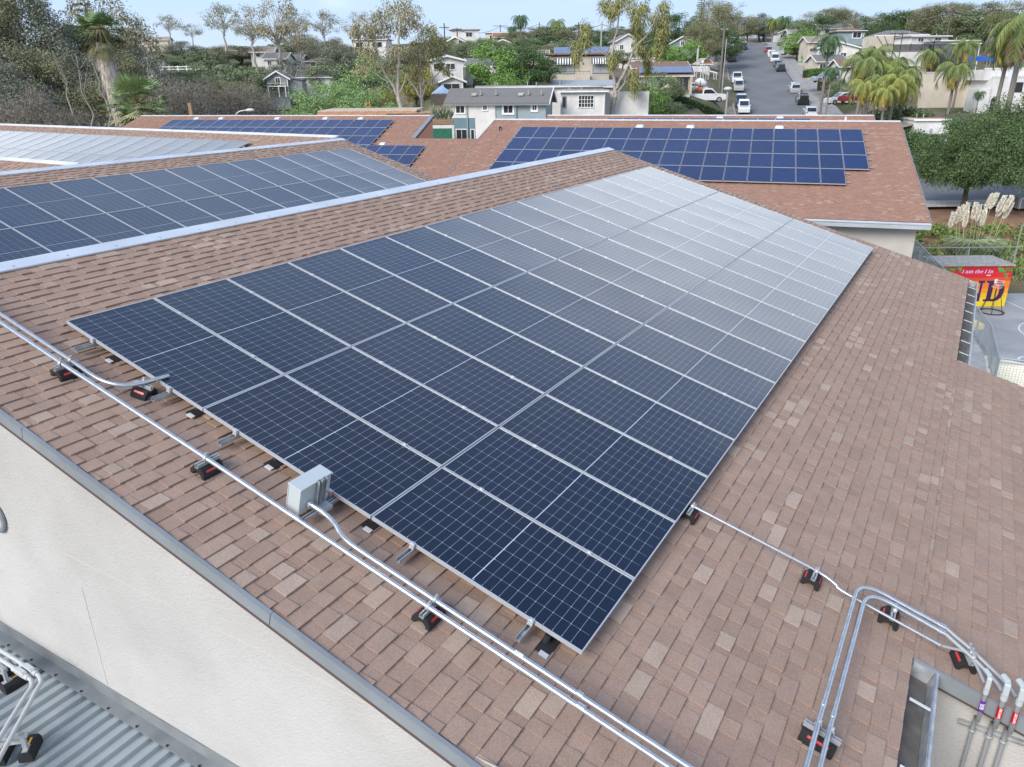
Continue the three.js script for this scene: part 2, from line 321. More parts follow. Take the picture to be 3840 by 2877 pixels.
// the two roofs beyond, one carrying the blue array
{
  const root = building('long_school_building', 'D', 'long school building with reddish shingle roof and blue array of four rows', 'building');
  const rects = [[-2.0, 18.85, -1.58, 9.75]]; const roof = roofPart(root, 'D', rects); cover(root, roof, rects, 'red', 55, false);
  ridgeCap(roof, -2.0, 18.87, -1.6, 0.15, M.flashWhite, false);
  const e = part('eave_gutter', [bx(9.84, ROOF - 0.12, -8.4, 0.16, 0.2, 20.9)], M.flash, roof); part('gutter_lip', bx(9.925, ROOF - 0.015, -8.4, 0.03, 0.03, 20.95), M.flash, e);
  part('rake_trim', [bx(4.1, ROOF - 0.08, -18.87, 11.3, 0.2, 0.03)], M.trim, roof); part('rake_trim', [bx(4.1, ROOF - 0.08, 2.02, 11.3, 0.2, 0.03)], M.trim, roof);
  const H = (b) => slopeY('D', b) - 0.165, x1 = slopeX(9.2), x0 = slopeX(-1.4);
  part('front_wall', [bx(x1 - 0.1, H(9.25) / 2, -8.4, 0.25, H(9.25), 20.2)], M.stucco2, root);
  for (const a of [-1.6, 18.4]) part('end_wall', prism([[x0, 0], [x1 - 0.24, 0], [x1 - 0.24, H(9.1)], [x0, H(-1.4)]], 0.22).translate(0, 0, -a), M.stucco2, root);
  part('back_wall', [bx(x0 + 0.1, H(-1.35) / 2, -8.4, 0.2, H(-1.35), 19.6)], M.stucco2, root);
  part('control_joint', [bx(x1 + 0.028, H(9.25) - 1.45, -8.4, 0.008, 0.02, 20)], M.trim, root);
  part('control_joint', [bx(x1 + 0.028, H(9.25) / 2, -15.0, 0.008, H(9.25), 0.02)], M.trim, root);
  // small black ridge loop and white vents up by the ridge
  part('conduit_loop', [new THREE.TorusGeometry(0.16, 0.03, 6, 14, Math.PI).translate(0.12, ROOF + 0.02, 1.2)], M.dark, roof);
}
{
  const root = building('rear_school_building', 'G', 'rear school building with reddish shingle ridge just beyond the blue array roof', 'building');
  const rects = [[0, 19.6, 0, 8.5]]; const roof = roofPart(root, 'G', rects); cover(root, roof, rects, 'red', 66, false);
  ridgeCap(roof, 0, 19.62, -0.02, 0.13, M.flashWhite, false);
  const H = (b) => slopeY('G', b) - 0.165;
  for (const a of [0.3, 19.3]) part('end_wall', prism([[slopeX(0.1), 0], [slopeX(8.3), 0], [slopeX(8.3), H(8.3)], [slopeX(0.1), H(0.1)]], 0.22).translate(0, 0, -a), M.stucco2, root);
  part('back_wall', [bx(slopeX(0.15), H(0.25) / 2, -9.8, 0.2, H(0.25), 19)], M.stucco2, root);
  part('vent_pipe', bar([3.2, ROOF, -17.6], [2.95, ROOF + 0.9, -17.6], 0.06, 0.06, 10), M.flashWhite, roof);
}
{
  const root = building('far_school_building', 'E', 'far school building with reddish shingle roof and two arrays, stepping out at the eave', 'building');
  const rects = [[-12.65, 11.6, -1.33, 3.36], [-12.65, 17.2, 3.36, 13.4]]; const roof = roofPart(root, 'E', rects); cover(root, roof, rects, 'red', 77, false);
  ridgeCap(roof, -12.65, 11.62, -1.35, 0.14, M.flashWhite, false);
  part('rake_trim', [bx(1.0, ROOF + 0.03, -11.5, 4.7, 0.06, 0.3)], M.trim, roof);
  const H = (b) => slopeY('E', b) - 0.165;
  const orange = std([0.62, 0.30, 0.19], 0.9, 0, { bumpMap: rep(stuccoBump, 0.8), bumpScale: 0.004 });
  part('end_wall', prism([[slopeX(-1.2), 0], [slopeX(3.3), 0], [slopeX(3.3), H(3.3)], [slopeX(-1.2), H(-1.2)]], 0.22).translate(0, 0, -11.4), orange, root);
  part('end_wall', prism([[slopeX(3.5), 0], [slopeX(13.2), 0], [slopeX(13.2), H(13.2)], [slopeX(3.5), H(3.5)]], 0.22).translate(0, 0, -16.9), orange, root);
  part('back_wall', [bx(slopeX(-1.2), H(-1.1) / 2, 0.5, 0.2, H(-1.1), 23.6)], orange, root);
  part('step_wall', [bx(slopeX(3.45), H(3.5) / 2, -14.2, 0.2, H(3.5), 5.4)], orange, root);
}

// ---------------------------------------------------------------- solar arrays
function cellCanvas(w, h, nx, ny, split, cell, line, lineA, seed) {
  const c = document.createElement('canvas'); c.width = w; c.height = h; const x = c.getContext('2d'), rng = mulberry(seed);
  x.fillStyle = `rgb(${cell})`; x.fillRect(0, 0, w, h);
  const mx = w * 0.012, my = h * 0.022, mid = split ? w * 0.006 : 0, cw = (w - 2 * mx - 2 * mid) / nx, ch = (h - 2 * my) / ny;
  const X = (i) => mx + i * cw + (split && i >= nx / 2 ? 2 * mid : 0);
  for (let i = 0; i < nx; i++) for (let j = 0; j < ny; j++) {
    const k = 0.88 + 0.24 * rng(); x.fillStyle = `rgb(${cell.map(v => Math.round(v * k)).join(',')})`; x.fillRect(X(i), my + j * ch, cw, ch);
    x.globalAlpha = split ? 0.13 : 0.22; x.fillStyle = 'rgb(190,205,225)'; const nb = split ? 9 : 3; for (let b = 0; b < nb; b++) x.fillRect(X(i), my + (j + (b + 0.5) / nb) * ch, cw, Math.max(1, h / 512)); x.globalAlpha = 1;
  }
  x.fillStyle = line; x.globalAlpha = lineA;
  for (let i = 1; i < nx; i++) if (!(split && i === nx / 2)) x.fillRect(X(i) - w / 1500, my, w / 750, h - 2 * my);
  for (let j = 1; j < ny; j++) x.fillRect(mx, my + j * ch - h / 760, w - 2 * mx, h / 380);
  if (split) { x.globalAlpha = 0.9; x.fillRect(w / 2 - mid * 0.4, my * 0.7, mid * 0.8, h - 1.4 * my); x.globalAlpha = 0.85; for (let i = 1; i < nx; i++) for (let j = 0; j <= ny; j++) { x.beginPath(); x.arc(X(i), my + j * ch, w / 480, 0, 7); x.fill(); } }
  x.globalAlpha = 1; for (let i = 0; i < 4200; i++) { x.fillStyle = `rgba(205,205,200,${0.04 + 0.3 * rng() * rng() * rng()})`; x.fillRect(rng() * w, rng() * h, 1 + rng() * 2, 1 + rng() * 2); }
  const t = new THREE.CanvasTexture(c); t.colorSpace = THREE.SRGBColorSpace; t.anisotropy = 8; return t;
}
const monoMat = [0, 1, 2].map(k => new THREE.MeshPhysicalMaterial({ map: cellCanvas(1440, 720, 24, 6, true, [[3, 8, 29], [4, 10, 32], [3, 7, 26]][k], 'rgb(215,220,226)', 0.8, 5 + k), roughness: 0.30, metalness: 0, ior: 1.45, specularIntensity: 0.6, clearcoat: 1, clearcoatRoughness: 0.06 }));
const polyMat = [0, 1].map(k => new THREE.MeshPhysicalMaterial({ map: cellCanvas(960, 576, 10, 6, false, [[16, 33, 76], [18, 36, 82]][k], 'rgb(150,175,215)', 0.22, 15 + k), roughness: 0.4, metalness: 0, ior: 1.42, specularIntensity: 0.25, clearcoat: 0.6, clearcoatRoughness: 0.1 }));
const panelGeo = new Map();
function glassGeo(L, W, sag, fw = 0.010) {                        // glass sheet that sags a little between its frames
  const key = `${L},${W}`; if (panelGeo.has(key)) return panelGeo.get(key);
  const g = new THREE.PlaneGeometry(L - 2 * fw + 0.006, W - 2 * fw + 0.006, 12, 10); g.rotateX(-Math.PI / 2); const p = g.attributes.position;
  for (let i = 0; i < p.count; i++) { const x = p.getX(i) / (L / 2), z = p.getZ(i) / (W / 2); p.setY(i, -0.006 - sag * (1 - x * x) * (1 - z * z)); }
  g.computeVertexNormals();
  const fr = merged([bx(0, -0.018, W / 2 - fw / 2, L, 0.036, fw), bx(0, -0.018, -W / 2 + fw / 2, L, 0.036, fw), bx(L / 2 - fw / 2, -0.0181, 0, fw, 0.0358, W - 2 * fw), bx(-L / 2 + fw / 2, -0.0181, 0, fw, 0.0358, W - 2 * fw), bx(0, -0.034, 0, L - 0.07, 0.004, W - 0.07)]);
  const r = [g, fr]; panelGeo.set(key, r); return r;
}
function solarArray(key, org, i0, i1, nj, pa, pb, mats, label, opts = {}) {
  const f = FRAME[key], root = thing('solar_array', label, 'solar array', f.p, 0, 'solar arrays on the school roofs'); root.rotation.set(0, -f.yaw, -SL, 'YXZ');
  const rng = mulberry(opts.seed || 7), [oa, ob] = org, gap = opts.gap || 0.016, L = pb - gap, W = pa - gap, [gg, fg] = glassGeo(L, W, opts.sag || 0.004);
  for (let i = i0; i < i1; i++) for (let j = 0; j < nj; j++) {
    if (opts.skip && opts.skip(i, j)) continue;
    const m = part('solar_panel', gg, mats[Math.floor(rng() * mats.length)], root); m.position.set(ob + (j + 0.5) * pb, 0, -(oa + (i + 0.5) * pa)); m.rotation.set((rng() - 0.5) * 0.006, rng() < 0.5 ? 0 : Math.PI, (rng() - 0.5) * 0.005);
    part('panel_frame', fg, M.frame, m);
  }
  const z0 = -(oa + i0 * pa), z1 = -(oa + i1 * pa);
  const rails = opts.rails || [0.22, 0.78], over = opts.over ?? 0.2;
  for (let j = 0; j < nj; j++) for (const q of rails) {
    const x = ob + (j + q) * pb, zl = z0 + over, zr = z1 - (opts.overFar ?? 0.12) + (opts.skip && opts.skip(i1 - 1, j) ? pa : 0);
    part('rail', [bx(x, -0.082, (zl + zr) / 2, 0.041, 0.004, zl - zr), bx(x - 0.0185, -0.062, (zl + zr) / 2, 0.004, 0.041, zl - zr), bx(x + 0.0185, -0.062, (zl + zr) / 2, 0.004, 0.041, zl - zr)], M.strut, root);
    if (opts.feet) for (let z = zl - 0.5; z > zr; z -= 1.2) part('rail_foot', [bx(x + 0.03, -0.115, z, 0.05, 0.07, 0.05), bx(x + 0.02, -0.133, z, 0.2, 0.006, 0.2)], M.dark, root);
    if (opts.clamps) { for (let i = i0; i <= i1; i++) part('clamp', i === i0 ? [bx(x, -0.014, z0 + 0.012, 0.045, 0.056, 0.02), bx(x, 0.006, z0 + 0.004, 0.045, 0.006, 0.04), bx(x, 0.012, z0 + 0.01, 0.014, 0.012, 0.014)] : [bx(x, 0.003, -(oa + i * pa), 0.05, 0.005, 0.036), bx(x, 0.009, -(oa + i * pa), 0.016, 0.01, 0.016)], M.frame, root); }
  }
  return root;
}
const mainArray = solarArray('M', [0, 0], 0, 16, 3, 1.055, 2.115, monoMat, 'large dark blue solar array of forty-eight panels on the main brown roof', { clamps: true, feet: true, seed: 3, over: 0.19 });
solarArray('B', [0, 0], -4, 11, 2, 1.055, 2.115, monoMat, 'grey blue two-row solar array on the roof behind the main ridge', { seed: 4, over: 0.1 });
solarArray('C', [0, 0], -24, 0, 2, 1.055, 2.115, monoMat, 'solar array mirroring the pale sky on the roof that runs across', { seed: 5, over: 0.1, sag: 0.006 });
solarArray('D', [0, 0], 0, 17, 4, 1.0, 1.665, polyMat, 'bright blue solar array of four rows on reddish roof, last column one panel short', { seed: 6, over: 0.22, overFar: 0.22, gap: 0.028, skip: (i, j) => i === 16 && j === 3 });
solarArray('E', [0, 0], -9, 9, 3, 1.0, 1.665, polyMat, 'blue grey solar array of three rows under the ridge of the far roof', { seed: 8, over: 0.1, overFar: 0.2, gap: 0.04 });
solarArray('E', [8.9, 5.05], -4, 4, 3, 1.0, 1.665, polyMat, 'small blue solar array on the stepped-out lower part of the far roof', { seed: 9, over: 0.1, overFar: 0.2, gap: 0.04 });
solarArray('G', [4.0, 0.95], 0, 12, 1, 1.0, 1.665, polyMat, 'thin strip of solar panels just showing over the blue array ridge', { seed: 10, gap: 0.03 });
// ---------------------------------------------------------------- conduits, blocks and boxes on the main roof
// everything here is laid out in the roof's own axes: b down the slope, h above the module faces, a along the ridge
function onRoof(name, label, category, a, b, turn = 0, group) {
  const f = FRAME.M, o = thing(name, label, category, [0, 0, 0], 0, group);
  const R = new THREE.Matrix4().makeRotationFromEuler(new THREE.Euler(0, -f.yaw, -SL, 'YXZ'));
  o.position.set(b, ROOF + 0.012, -a).applyMatrix4(R).add(new THREE.Vector3(...f.p));
  o.quaternion.setFromRotationMatrix(R.multiply(new THREE.Matrix4().makeRotationY(turn))); return o;
}
// arched rubber foot with a strut on its back; long side along local z, pipes cross along x
const blockOutline = [[-0.085, 0], [-0.085, 0.035], [-0.048, 0.088], [0.048, 0.088], [0.085, 0.035], [0.085, 0], [0.058, 0], [0.05, 0.022], [0.03, 0.042], [0, 0.05], [-0.03, 0.042], [-0.05, 0.022], [-0.058, 0]];
function strutGeo(cx, cy, len) { return merged([bx(cx, cy - 0.018, 0, 0.041, 0.005, len), bx(cx - 0.018, cy, 0, 0.005, 0.036, len), bx(cx + 0.018, cy, 0, 0.005, 0.036, len), bx(cx - 0.013, cy + 0.0185, 0, 0.012, 0.004, len), bx(cx + 0.013, cy + 0.0185, 0, 0.012, 0.004, len)]); }
function strapGeo(z, r, y) { const g = new THREE.TorusGeometry(r + 0.004, 0.006, 6, 16, Math.PI * 1.5).rotateZ(-Math.PI * 0.25); g.rotateY(Math.PI / 2); return [g.scale(3, 1, 1).translate(0, y, z), bx(0, y + r + 0.018, z, 0.016, 0.034, 0.022)]; }
function supportBlock(label, a, b, turn, straps, len = 0.22, strip = M.red, group = 'rubber pipe supports on the main roof') {
  const o = onRoof('pipe_support', label, 'pipe support', a, b, turn, group);
  const body = part('rubber_block', prism(blockOutline, len, 0.004), M.rubber, o);
  for (const s of [-1, 1]) part('reflector_strip', bx(0, 0, 0, 0.004, 0.02, len * 0.62).rotateZ(s * 0.61).translate(s * 0.0685, 0.0655, 0), strip, body);
  part('strut_channel', strutGeo(0, 0.111, len + 0.02), M.strut, o);
  for (const [z, r] of straps) part('pipe_strap', strapGeo(z, r, 0.133 + r), M.strut, o);
  return o;
}
supportBlock('rubber support holding both pipes where they enter beside the first panel', -0.46, 0.735, 0, [[-0.05, 0.019], [0.05, 0.021]]);
supportBlock('rubber support under the bent pipe end tucked against the panel edge', -0.13, 1.44, Math.PI / 2 + 0.25, [[0, 0.019]], 0.17);
supportBlock('rubber support carrying one pipe between the panel rails', -0.46, 2.745, 0, [[0.02, 0.021]]);
supportBlock('rubber support carrying both pipes below the combiner box', -0.43, 5.21, 0, [[-0.05, 0.021], [0.04, 0.021]]);
supportBlock('rubber support at the panel edge where the thin cross pipe starts', 2.49, 6.385, 0, [[0, 0.014]], 0.17);
supportBlock('rubber support in the open shingles under the thin cross pipe', 2.50, 7.68, 0, [[0, 0.014]], 0.17);
supportBlock('rubber support under the two pipe bends near the wall corner', 2.55, 8.42, 0, [[-0.07, 0.02], [0.02, 0.02]], 0.2);
supportBlock('rubber support under three flexible conduits above the wall pipes', 2.50, 9.09, 0.35, [[-0.06, 0.017], [0, 0.02], [0.06, 0.02]], 0.19);
supportBlock('wide rubber support where two pipes run up along the ridge direction', 0.65, 8.10, Math.PI / 2, [[-0.05, 0.02], [0.045, 0.02]], 0.26);

function conduit(label, pts, r, mat, couplings = [], bendy = false, group = 'metal conduits on the main roof') {   // pts [a,b,h] with h above the shingles
  const o = onRoof('conduit', label, 'conduit', pts[0][0], pts[0][1], 0, group), L = pts.map(([a, b, h]) => [b - pts[0][1], h, -(a - pts[0][0])]);
  part('pipe', bendy ? tube(L, r, 12, true) : tube(L, r, 12), mat, o);
  for (const [a, b, h, dir, cr, cl] of couplings) { const g = new THREE.CylinderGeometry(cr || r * 1.22, cr || r * 1.22, cl || 0.055, 14); if (dir === 'b') g.rotateZ(Math.PI / 2); else g.rotateX(Math.PI / 2); g.translate(b - pts[0][1], h, -(a - pts[0][0])); part('coupling', g, M.galv, o); }
  return o;
}
const arc = (a0, b0, a1, b1, a2, b2, h, n = 12) => { const r = []; for (let i = 0; i <= n; i++) { const t = i / n, u = 1 - t; r.push([u * u * a0 + 2 * u * t * a1 + t * t * a2, u * u * b0 + 2 * u * t * b1 + t * t * b2, h]); } return r; };
conduit('galvanised pipe beside the first panel that curves in under its edge', [[-0.43, -2.3, 0.152], [-0.41, 0.75, 0.152], [-0.415, 1.05, 0.152], ...arc(-0.415, 1.07, -0.415, 1.42, -0.12, 1.455, 0.152), [0.12, 1.48, 0.15]], 0.019, M.galv, [[-0.415, 1.02, 0.152, 'b', 0.021, 0.01]]);
conduit('long galvanised pipe running down the roof nearest the stucco wall', [[-0.51, -2.3, 0.154], [-0.505, 0.74, 0.154], [-0.48, 2.75, 0.154], [-0.475, 5.2, 0.154], [-0.45, 9.2, 0.154]], 0.021, M.galv, [[-0.49, 1.04, 0.154, 'b', 0.0235, 0.012], [-0.475, 3.84, 0.154, 'b'], [-0.46, 6.55, 0.154, 'b', 0.0265, 0.06]]);
conduit('galvanised pipe that leaves the combiner box and runs down the roof', [[-0.285, 3.74, 0.178], [-0.285, 3.93, 0.178], ...arc(-0.285, 3.95, -0.29, 4.05, -0.33, 4.14, 0.172, 4), ...arc(-0.345, 4.18, -0.388, 4.28, -0.39, 4.4, 0.158, 4), [-0.385, 5.21, 0.154], [-0.355, 9.2, 0.154]], 0.021, M.galv, [[-0.285, 3.80, 0.178, 'b', 0.03, 0.03], [-0.37, 6.50, 0.154, 'b', 0.0265, 0.05]]);
conduit('thin galvanised pipe crossing the open shingles from the panel edge', [[2.494, 6.365, 0.146], [2.495, 6.38, 0.146], [2.51, 7.70, 0.146], ...arc(2.51, 7.72, 2.505, 7.80, 2.46, 7.88, 0.14, 3), ...arc(2.45, 7.90, 2.435, 7.95, 2.432, 8.06, 0.125, 3), [2.42, 8.84, 0.12]], 0.014, M.galv, [[2.42, 8.82, 0.12, 'b', 0.018, 0.06]]);
conduit('galvanised outer bend pipe turning across above the other by the wall', [[-1.6, 8.05, 0.172], [0.69, 8.045, 0.172], [2.36, 8.05, 0.195], ...arc(2.38, 8.05, 2.62, 8.05, 2.62, 8.3, 0.195, 14), [2.62, 8.84, 0.18]], 0.02, M.galv, [[0.86, 8.045, 0.174, 'a', 0.0245, 0.06], [2.62, 8.82, 0.18, 'b', 0.026, 0.07]]);
conduit('galvanised inner bend pipe nested beside the outer bend by the wall', [[-1.6, 8.135, 0.172], [0.69, 8.13, 0.172], [2.28, 8.135, 0.195], ...arc(2.30, 8.135, 2.535, 8.135, 2.535, 8.36, 0.195, 14), [2.53, 8.84, 0.18]], 0.02, M.galv, [[0.80, 8.13, 0.174, 'a', 0.0245, 0.06], [2.53, 8.82, 0.18, 'b', 0.026, 0.07]]);
conduit('thin grey flexible conduit reaching the fitting with the purple label', [[2.42, 8.86, 0.12], [2.44, 8.94, 0.135], [2.465, 9.03, 0.148], [2.44, 9.10, 0.145], [2.35, 9.18, 0.12], [2.27, 9.24, 0.09]], 0.014, M.greyPipe, [], true);
conduit('grey flexible conduit from the outer bend to the last wall fitting', [[2.62, 8.86, 0.18], [2.585, 8.95, 0.17], [2.545, 9.08, 0.155], [2.47, 9.24, 0.135], [2.38, 9.42, 0.11], [2.31, 9.50, 0.09]], 0.019, M.greyPipe, [], true);
conduit('grey flexible conduit from the inner bend to the middle wall fitting', [[2.53, 8.86, 0.18], [2.485, 8.98, 0.165], [2.45, 9.09, 0.15], [2.39, 9.22, 0.13], [2.33, 9.34, 0.105], [2.28, 9.385, 0.09]], 0.019, M.greyPipe, [], true);

// combiner box on its strut bracket
{
  const o = onRoof('combiner_box', 'pale grey metal electrical box standing at the panel edge', 'electrical box', -0.21, 3.705, 0);
  const body = part('box_body', rbx(0, 0.225, 0, 0.135, 0.27, 0.36, 0.004), M.boxGrey, o);
  part('box_lid', rbx(0, 0.3635, 0, 0.152, 0.012, 0.376, 0.003), M.boxGrey, o);
  part('cover_lip', bx(-0.071, 0.225, 0, 0.008, 0.262, 0.368), M.boxGrey, body);
  const slot = bx(0.0425, 0, 0, 0.002, 0.024, 0.01);
  for (const z of [-0.02, -0.075]) { const s = part('strut_channel', [bx(0.072, 0.24, z, 0.006, 0.27, 0.041), bx(0.088, 0.24, z - 0.018, 0.032, 0.27, 0.005), bx(0.088, 0.24, z + 0.018, 0.032, 0.27, 0.005)], M.strut, o); for (const y of [0.12, 0.19, 0.26, 0.33]) part('slot', bx(0.0765, y, z, 0.003, 0.028, 0.013), M.dark, s); }
  part('bracket', [bx(0.12, 0.105, -0.05, 0.11, 0.012, 0.13), bx(0.178, 0.09, -0.05, 0.008, 0.035, 0.13), bx(0.12, 0.09, 0.016, 0.11, 0.03, 0.006)], M.strut, o);
  part('strut_channel', strutGeo(0, 0, 0.5).rotateY(0).translate(0.12, 0.075, -0.08), M.strut, o);
  part('knockout_fitting', new THREE.CylinderGeometry(0.032, 0.034, 0.05, 14).rotateZ(Math.PI / 2).translate(0.085, 0.166, 0.075), M.galv, o);
  part('wire', tube([[0.07, 0.2, -0.12], [0.1, 0.17, -0.16], [0.16, 0.14, -0.19]], 0.004, 5, true), M.red, o);
}
// flashing plates with a pale clip under the panel edge
for (const [a, b] of [[-0.03, 0.72], [-0.05, 1.98], [-0.06, 3.05], [-0.04, 4.22], [-0.13, 6.07]]) {
  const o = onRoof('mount_flashing', 'dark mounting flashing with a pale tab peeping out under the panel edge', 'roof flashing', a + 0.13, b, 0, 'mount flashings along the near panel edge');
  part('plate', bx(0, 0.006, 0, 0.12, 0.008, 0.22), M.dark, o); part('tab', bx(0.02, 0.012, 0.115, 0.075, 0.012, 0.045), M.flashWhite, o);
  part('foot', [new THREE.CylinderGeometry(0.026, 0.034, 0.07, 12).translate(-0.03, 0.045, -0.02)], M.dark, o);
}
// stickers on the pipes
{
  const s = conduitSticker(); function conduitSticker() {
    const c = document.createElement('canvas'); c.width = 128; c.height = 40; const x = c.getContext('2d'); x.fillStyle = '#eef1f3'; x.fillRect(0, 0, 128, 40); x.fillStyle = '#2a5fc0'; x.fillRect(98, 0, 30, 40); x.fillStyle = '#7a8790'; for (let i = 0; i < 3; i++) x.fillRect(10, 8 + i * 9, 70 - i * 12, 3); const t = new THREE.CanvasTexture(c); t.colorSpace = THREE.SRGBColorSpace; return t;
  }
  const mat = new THREE.MeshStandardMaterial({ map: s, roughness: 0.5 });
  const o = onRoof('pipe_sticker', 'small white and blue sticker on the middle pipe', 'sticker', -0.377, 5.98, 0); part('sticker', new THREE.CylinderGeometry(0.0218, 0.0218, 0.07, 14, 1, true, 0, Math.PI).rotateZ(Math.PI / 2).translate(0, 0.154, 0), mat, o);
}
// fittings, wall pipes and labels on the end wall of the wide eave
{
  const f = FRAME.M, label = (txt, bg, px) => { const c = document.createElement('canvas'); c.width = 256; c.height = 64; const x = c.getContext('2d'); x.fillStyle = bg; x.fillRect(0, 0, 256, 64); x.fillStyle = '#fff'; x.font = `bold ${px}px sans-serif`; x.textAlign = 'center'; x.textBaseline = 'middle'; x.fillText(txt, 128, 34); const t = new THREE.CanvasTexture(c); t.colorSpace = THREE.SRGBColorSpace; return new THREE.MeshStandardMaterial({ map: t, roughness: 0.45 }); };
  const mats = [label('DATA', '#6a2a9a', 52), label('SOLAR PV DC CIRCUIT', '#b8141c', 22)], zw = -2.375;
  [[8.89, 0.017, 0, 'the purple DATA label'], [9.02, 0.021, 1, 'a red label, beside the purple one'], [9.13, 0.021, 1, 'a red label, farthest along the wall']].forEach(([x, r, k, what], i) => {
    const o = thing('wall_conduit', `grey wall pipe with pale elbow fitting and ${what}`, 'conduit', [f.p[0], 0, f.p[2]], -f.yaw, 'grey pipes on the end wall'); const y = HC - 4.85 - i * 0.0, z0 = -2.155 + r;
    part('pipe', tube([[x, y, z0], [x, y - 0.36, z0], [x, y - 0.46, zw + 0.055 + r], [x, y - 0.6, zw + 0.05 + r], [x, 0.4, zw + 0.05 + r]], r, 12), M.greyPipe, o);
    const b = part('elbow_fitting', [rbx(x, y + 0.06, z0, r * 2.3, 0.13, r * 2.5, 0.008), new THREE.CylinderGeometry(r * 1.25, r * 1.25, 0.06, 12).rotateX(Math.PI / 2).rotateY(0.5).translate(x - 0.02, y + 0.13, z0 - 0.04), new THREE.CylinderGeometry(r * 1.35, r * 1.35, 0.05, 12).translate(x, y - 0.03, z0)], M.boxGrey, o);
    part('cover_plate', rbx(x, y + 0.062, z0 + r * 1.32, r * 1.9, 0.10, 0.006, 0.002), M.boxGrey, b);
    const g = new THREE.CylinderGeometry(r + 0.002, r + 0.002, 0.12, 18, 1, true, -Math.PI * 0.62, Math.PI * 1.24); const u = g.attributes.uv; for (let q = 0; q < u.count; q++) u.setXY(q, u.getY(q), 1 - u.getX(q)); part('label', g.translate(x, y - 0.19, z0), mats[k], o);
    part('pipe_strap', [new THREE.TorusGeometry(r + 0.005, 0.006, 6, 14).rotateX(Math.PI / 2).scale(1, 3, 1).translate(x, y - 0.62, zw + 0.05 + r)], M.strut, o);
  });
  const o = thing('wall_strut', 'slotted steel strut across the end wall behind the grey pipes', 'strut', [f.p[0], 0, f.p[2]], -f.yaw);
  part('channel', [bx(9.3, HC - 5.455, zw + 0.012, 1.05, 0.041, 0.005), bx(9.3, HC - 5.437, zw + 0.028, 1.05, 0.005, 0.03), bx(9.3, HC - 5.473, zw + 0.028, 1.05, 0.005, 0.03)], M.strut, o);
}
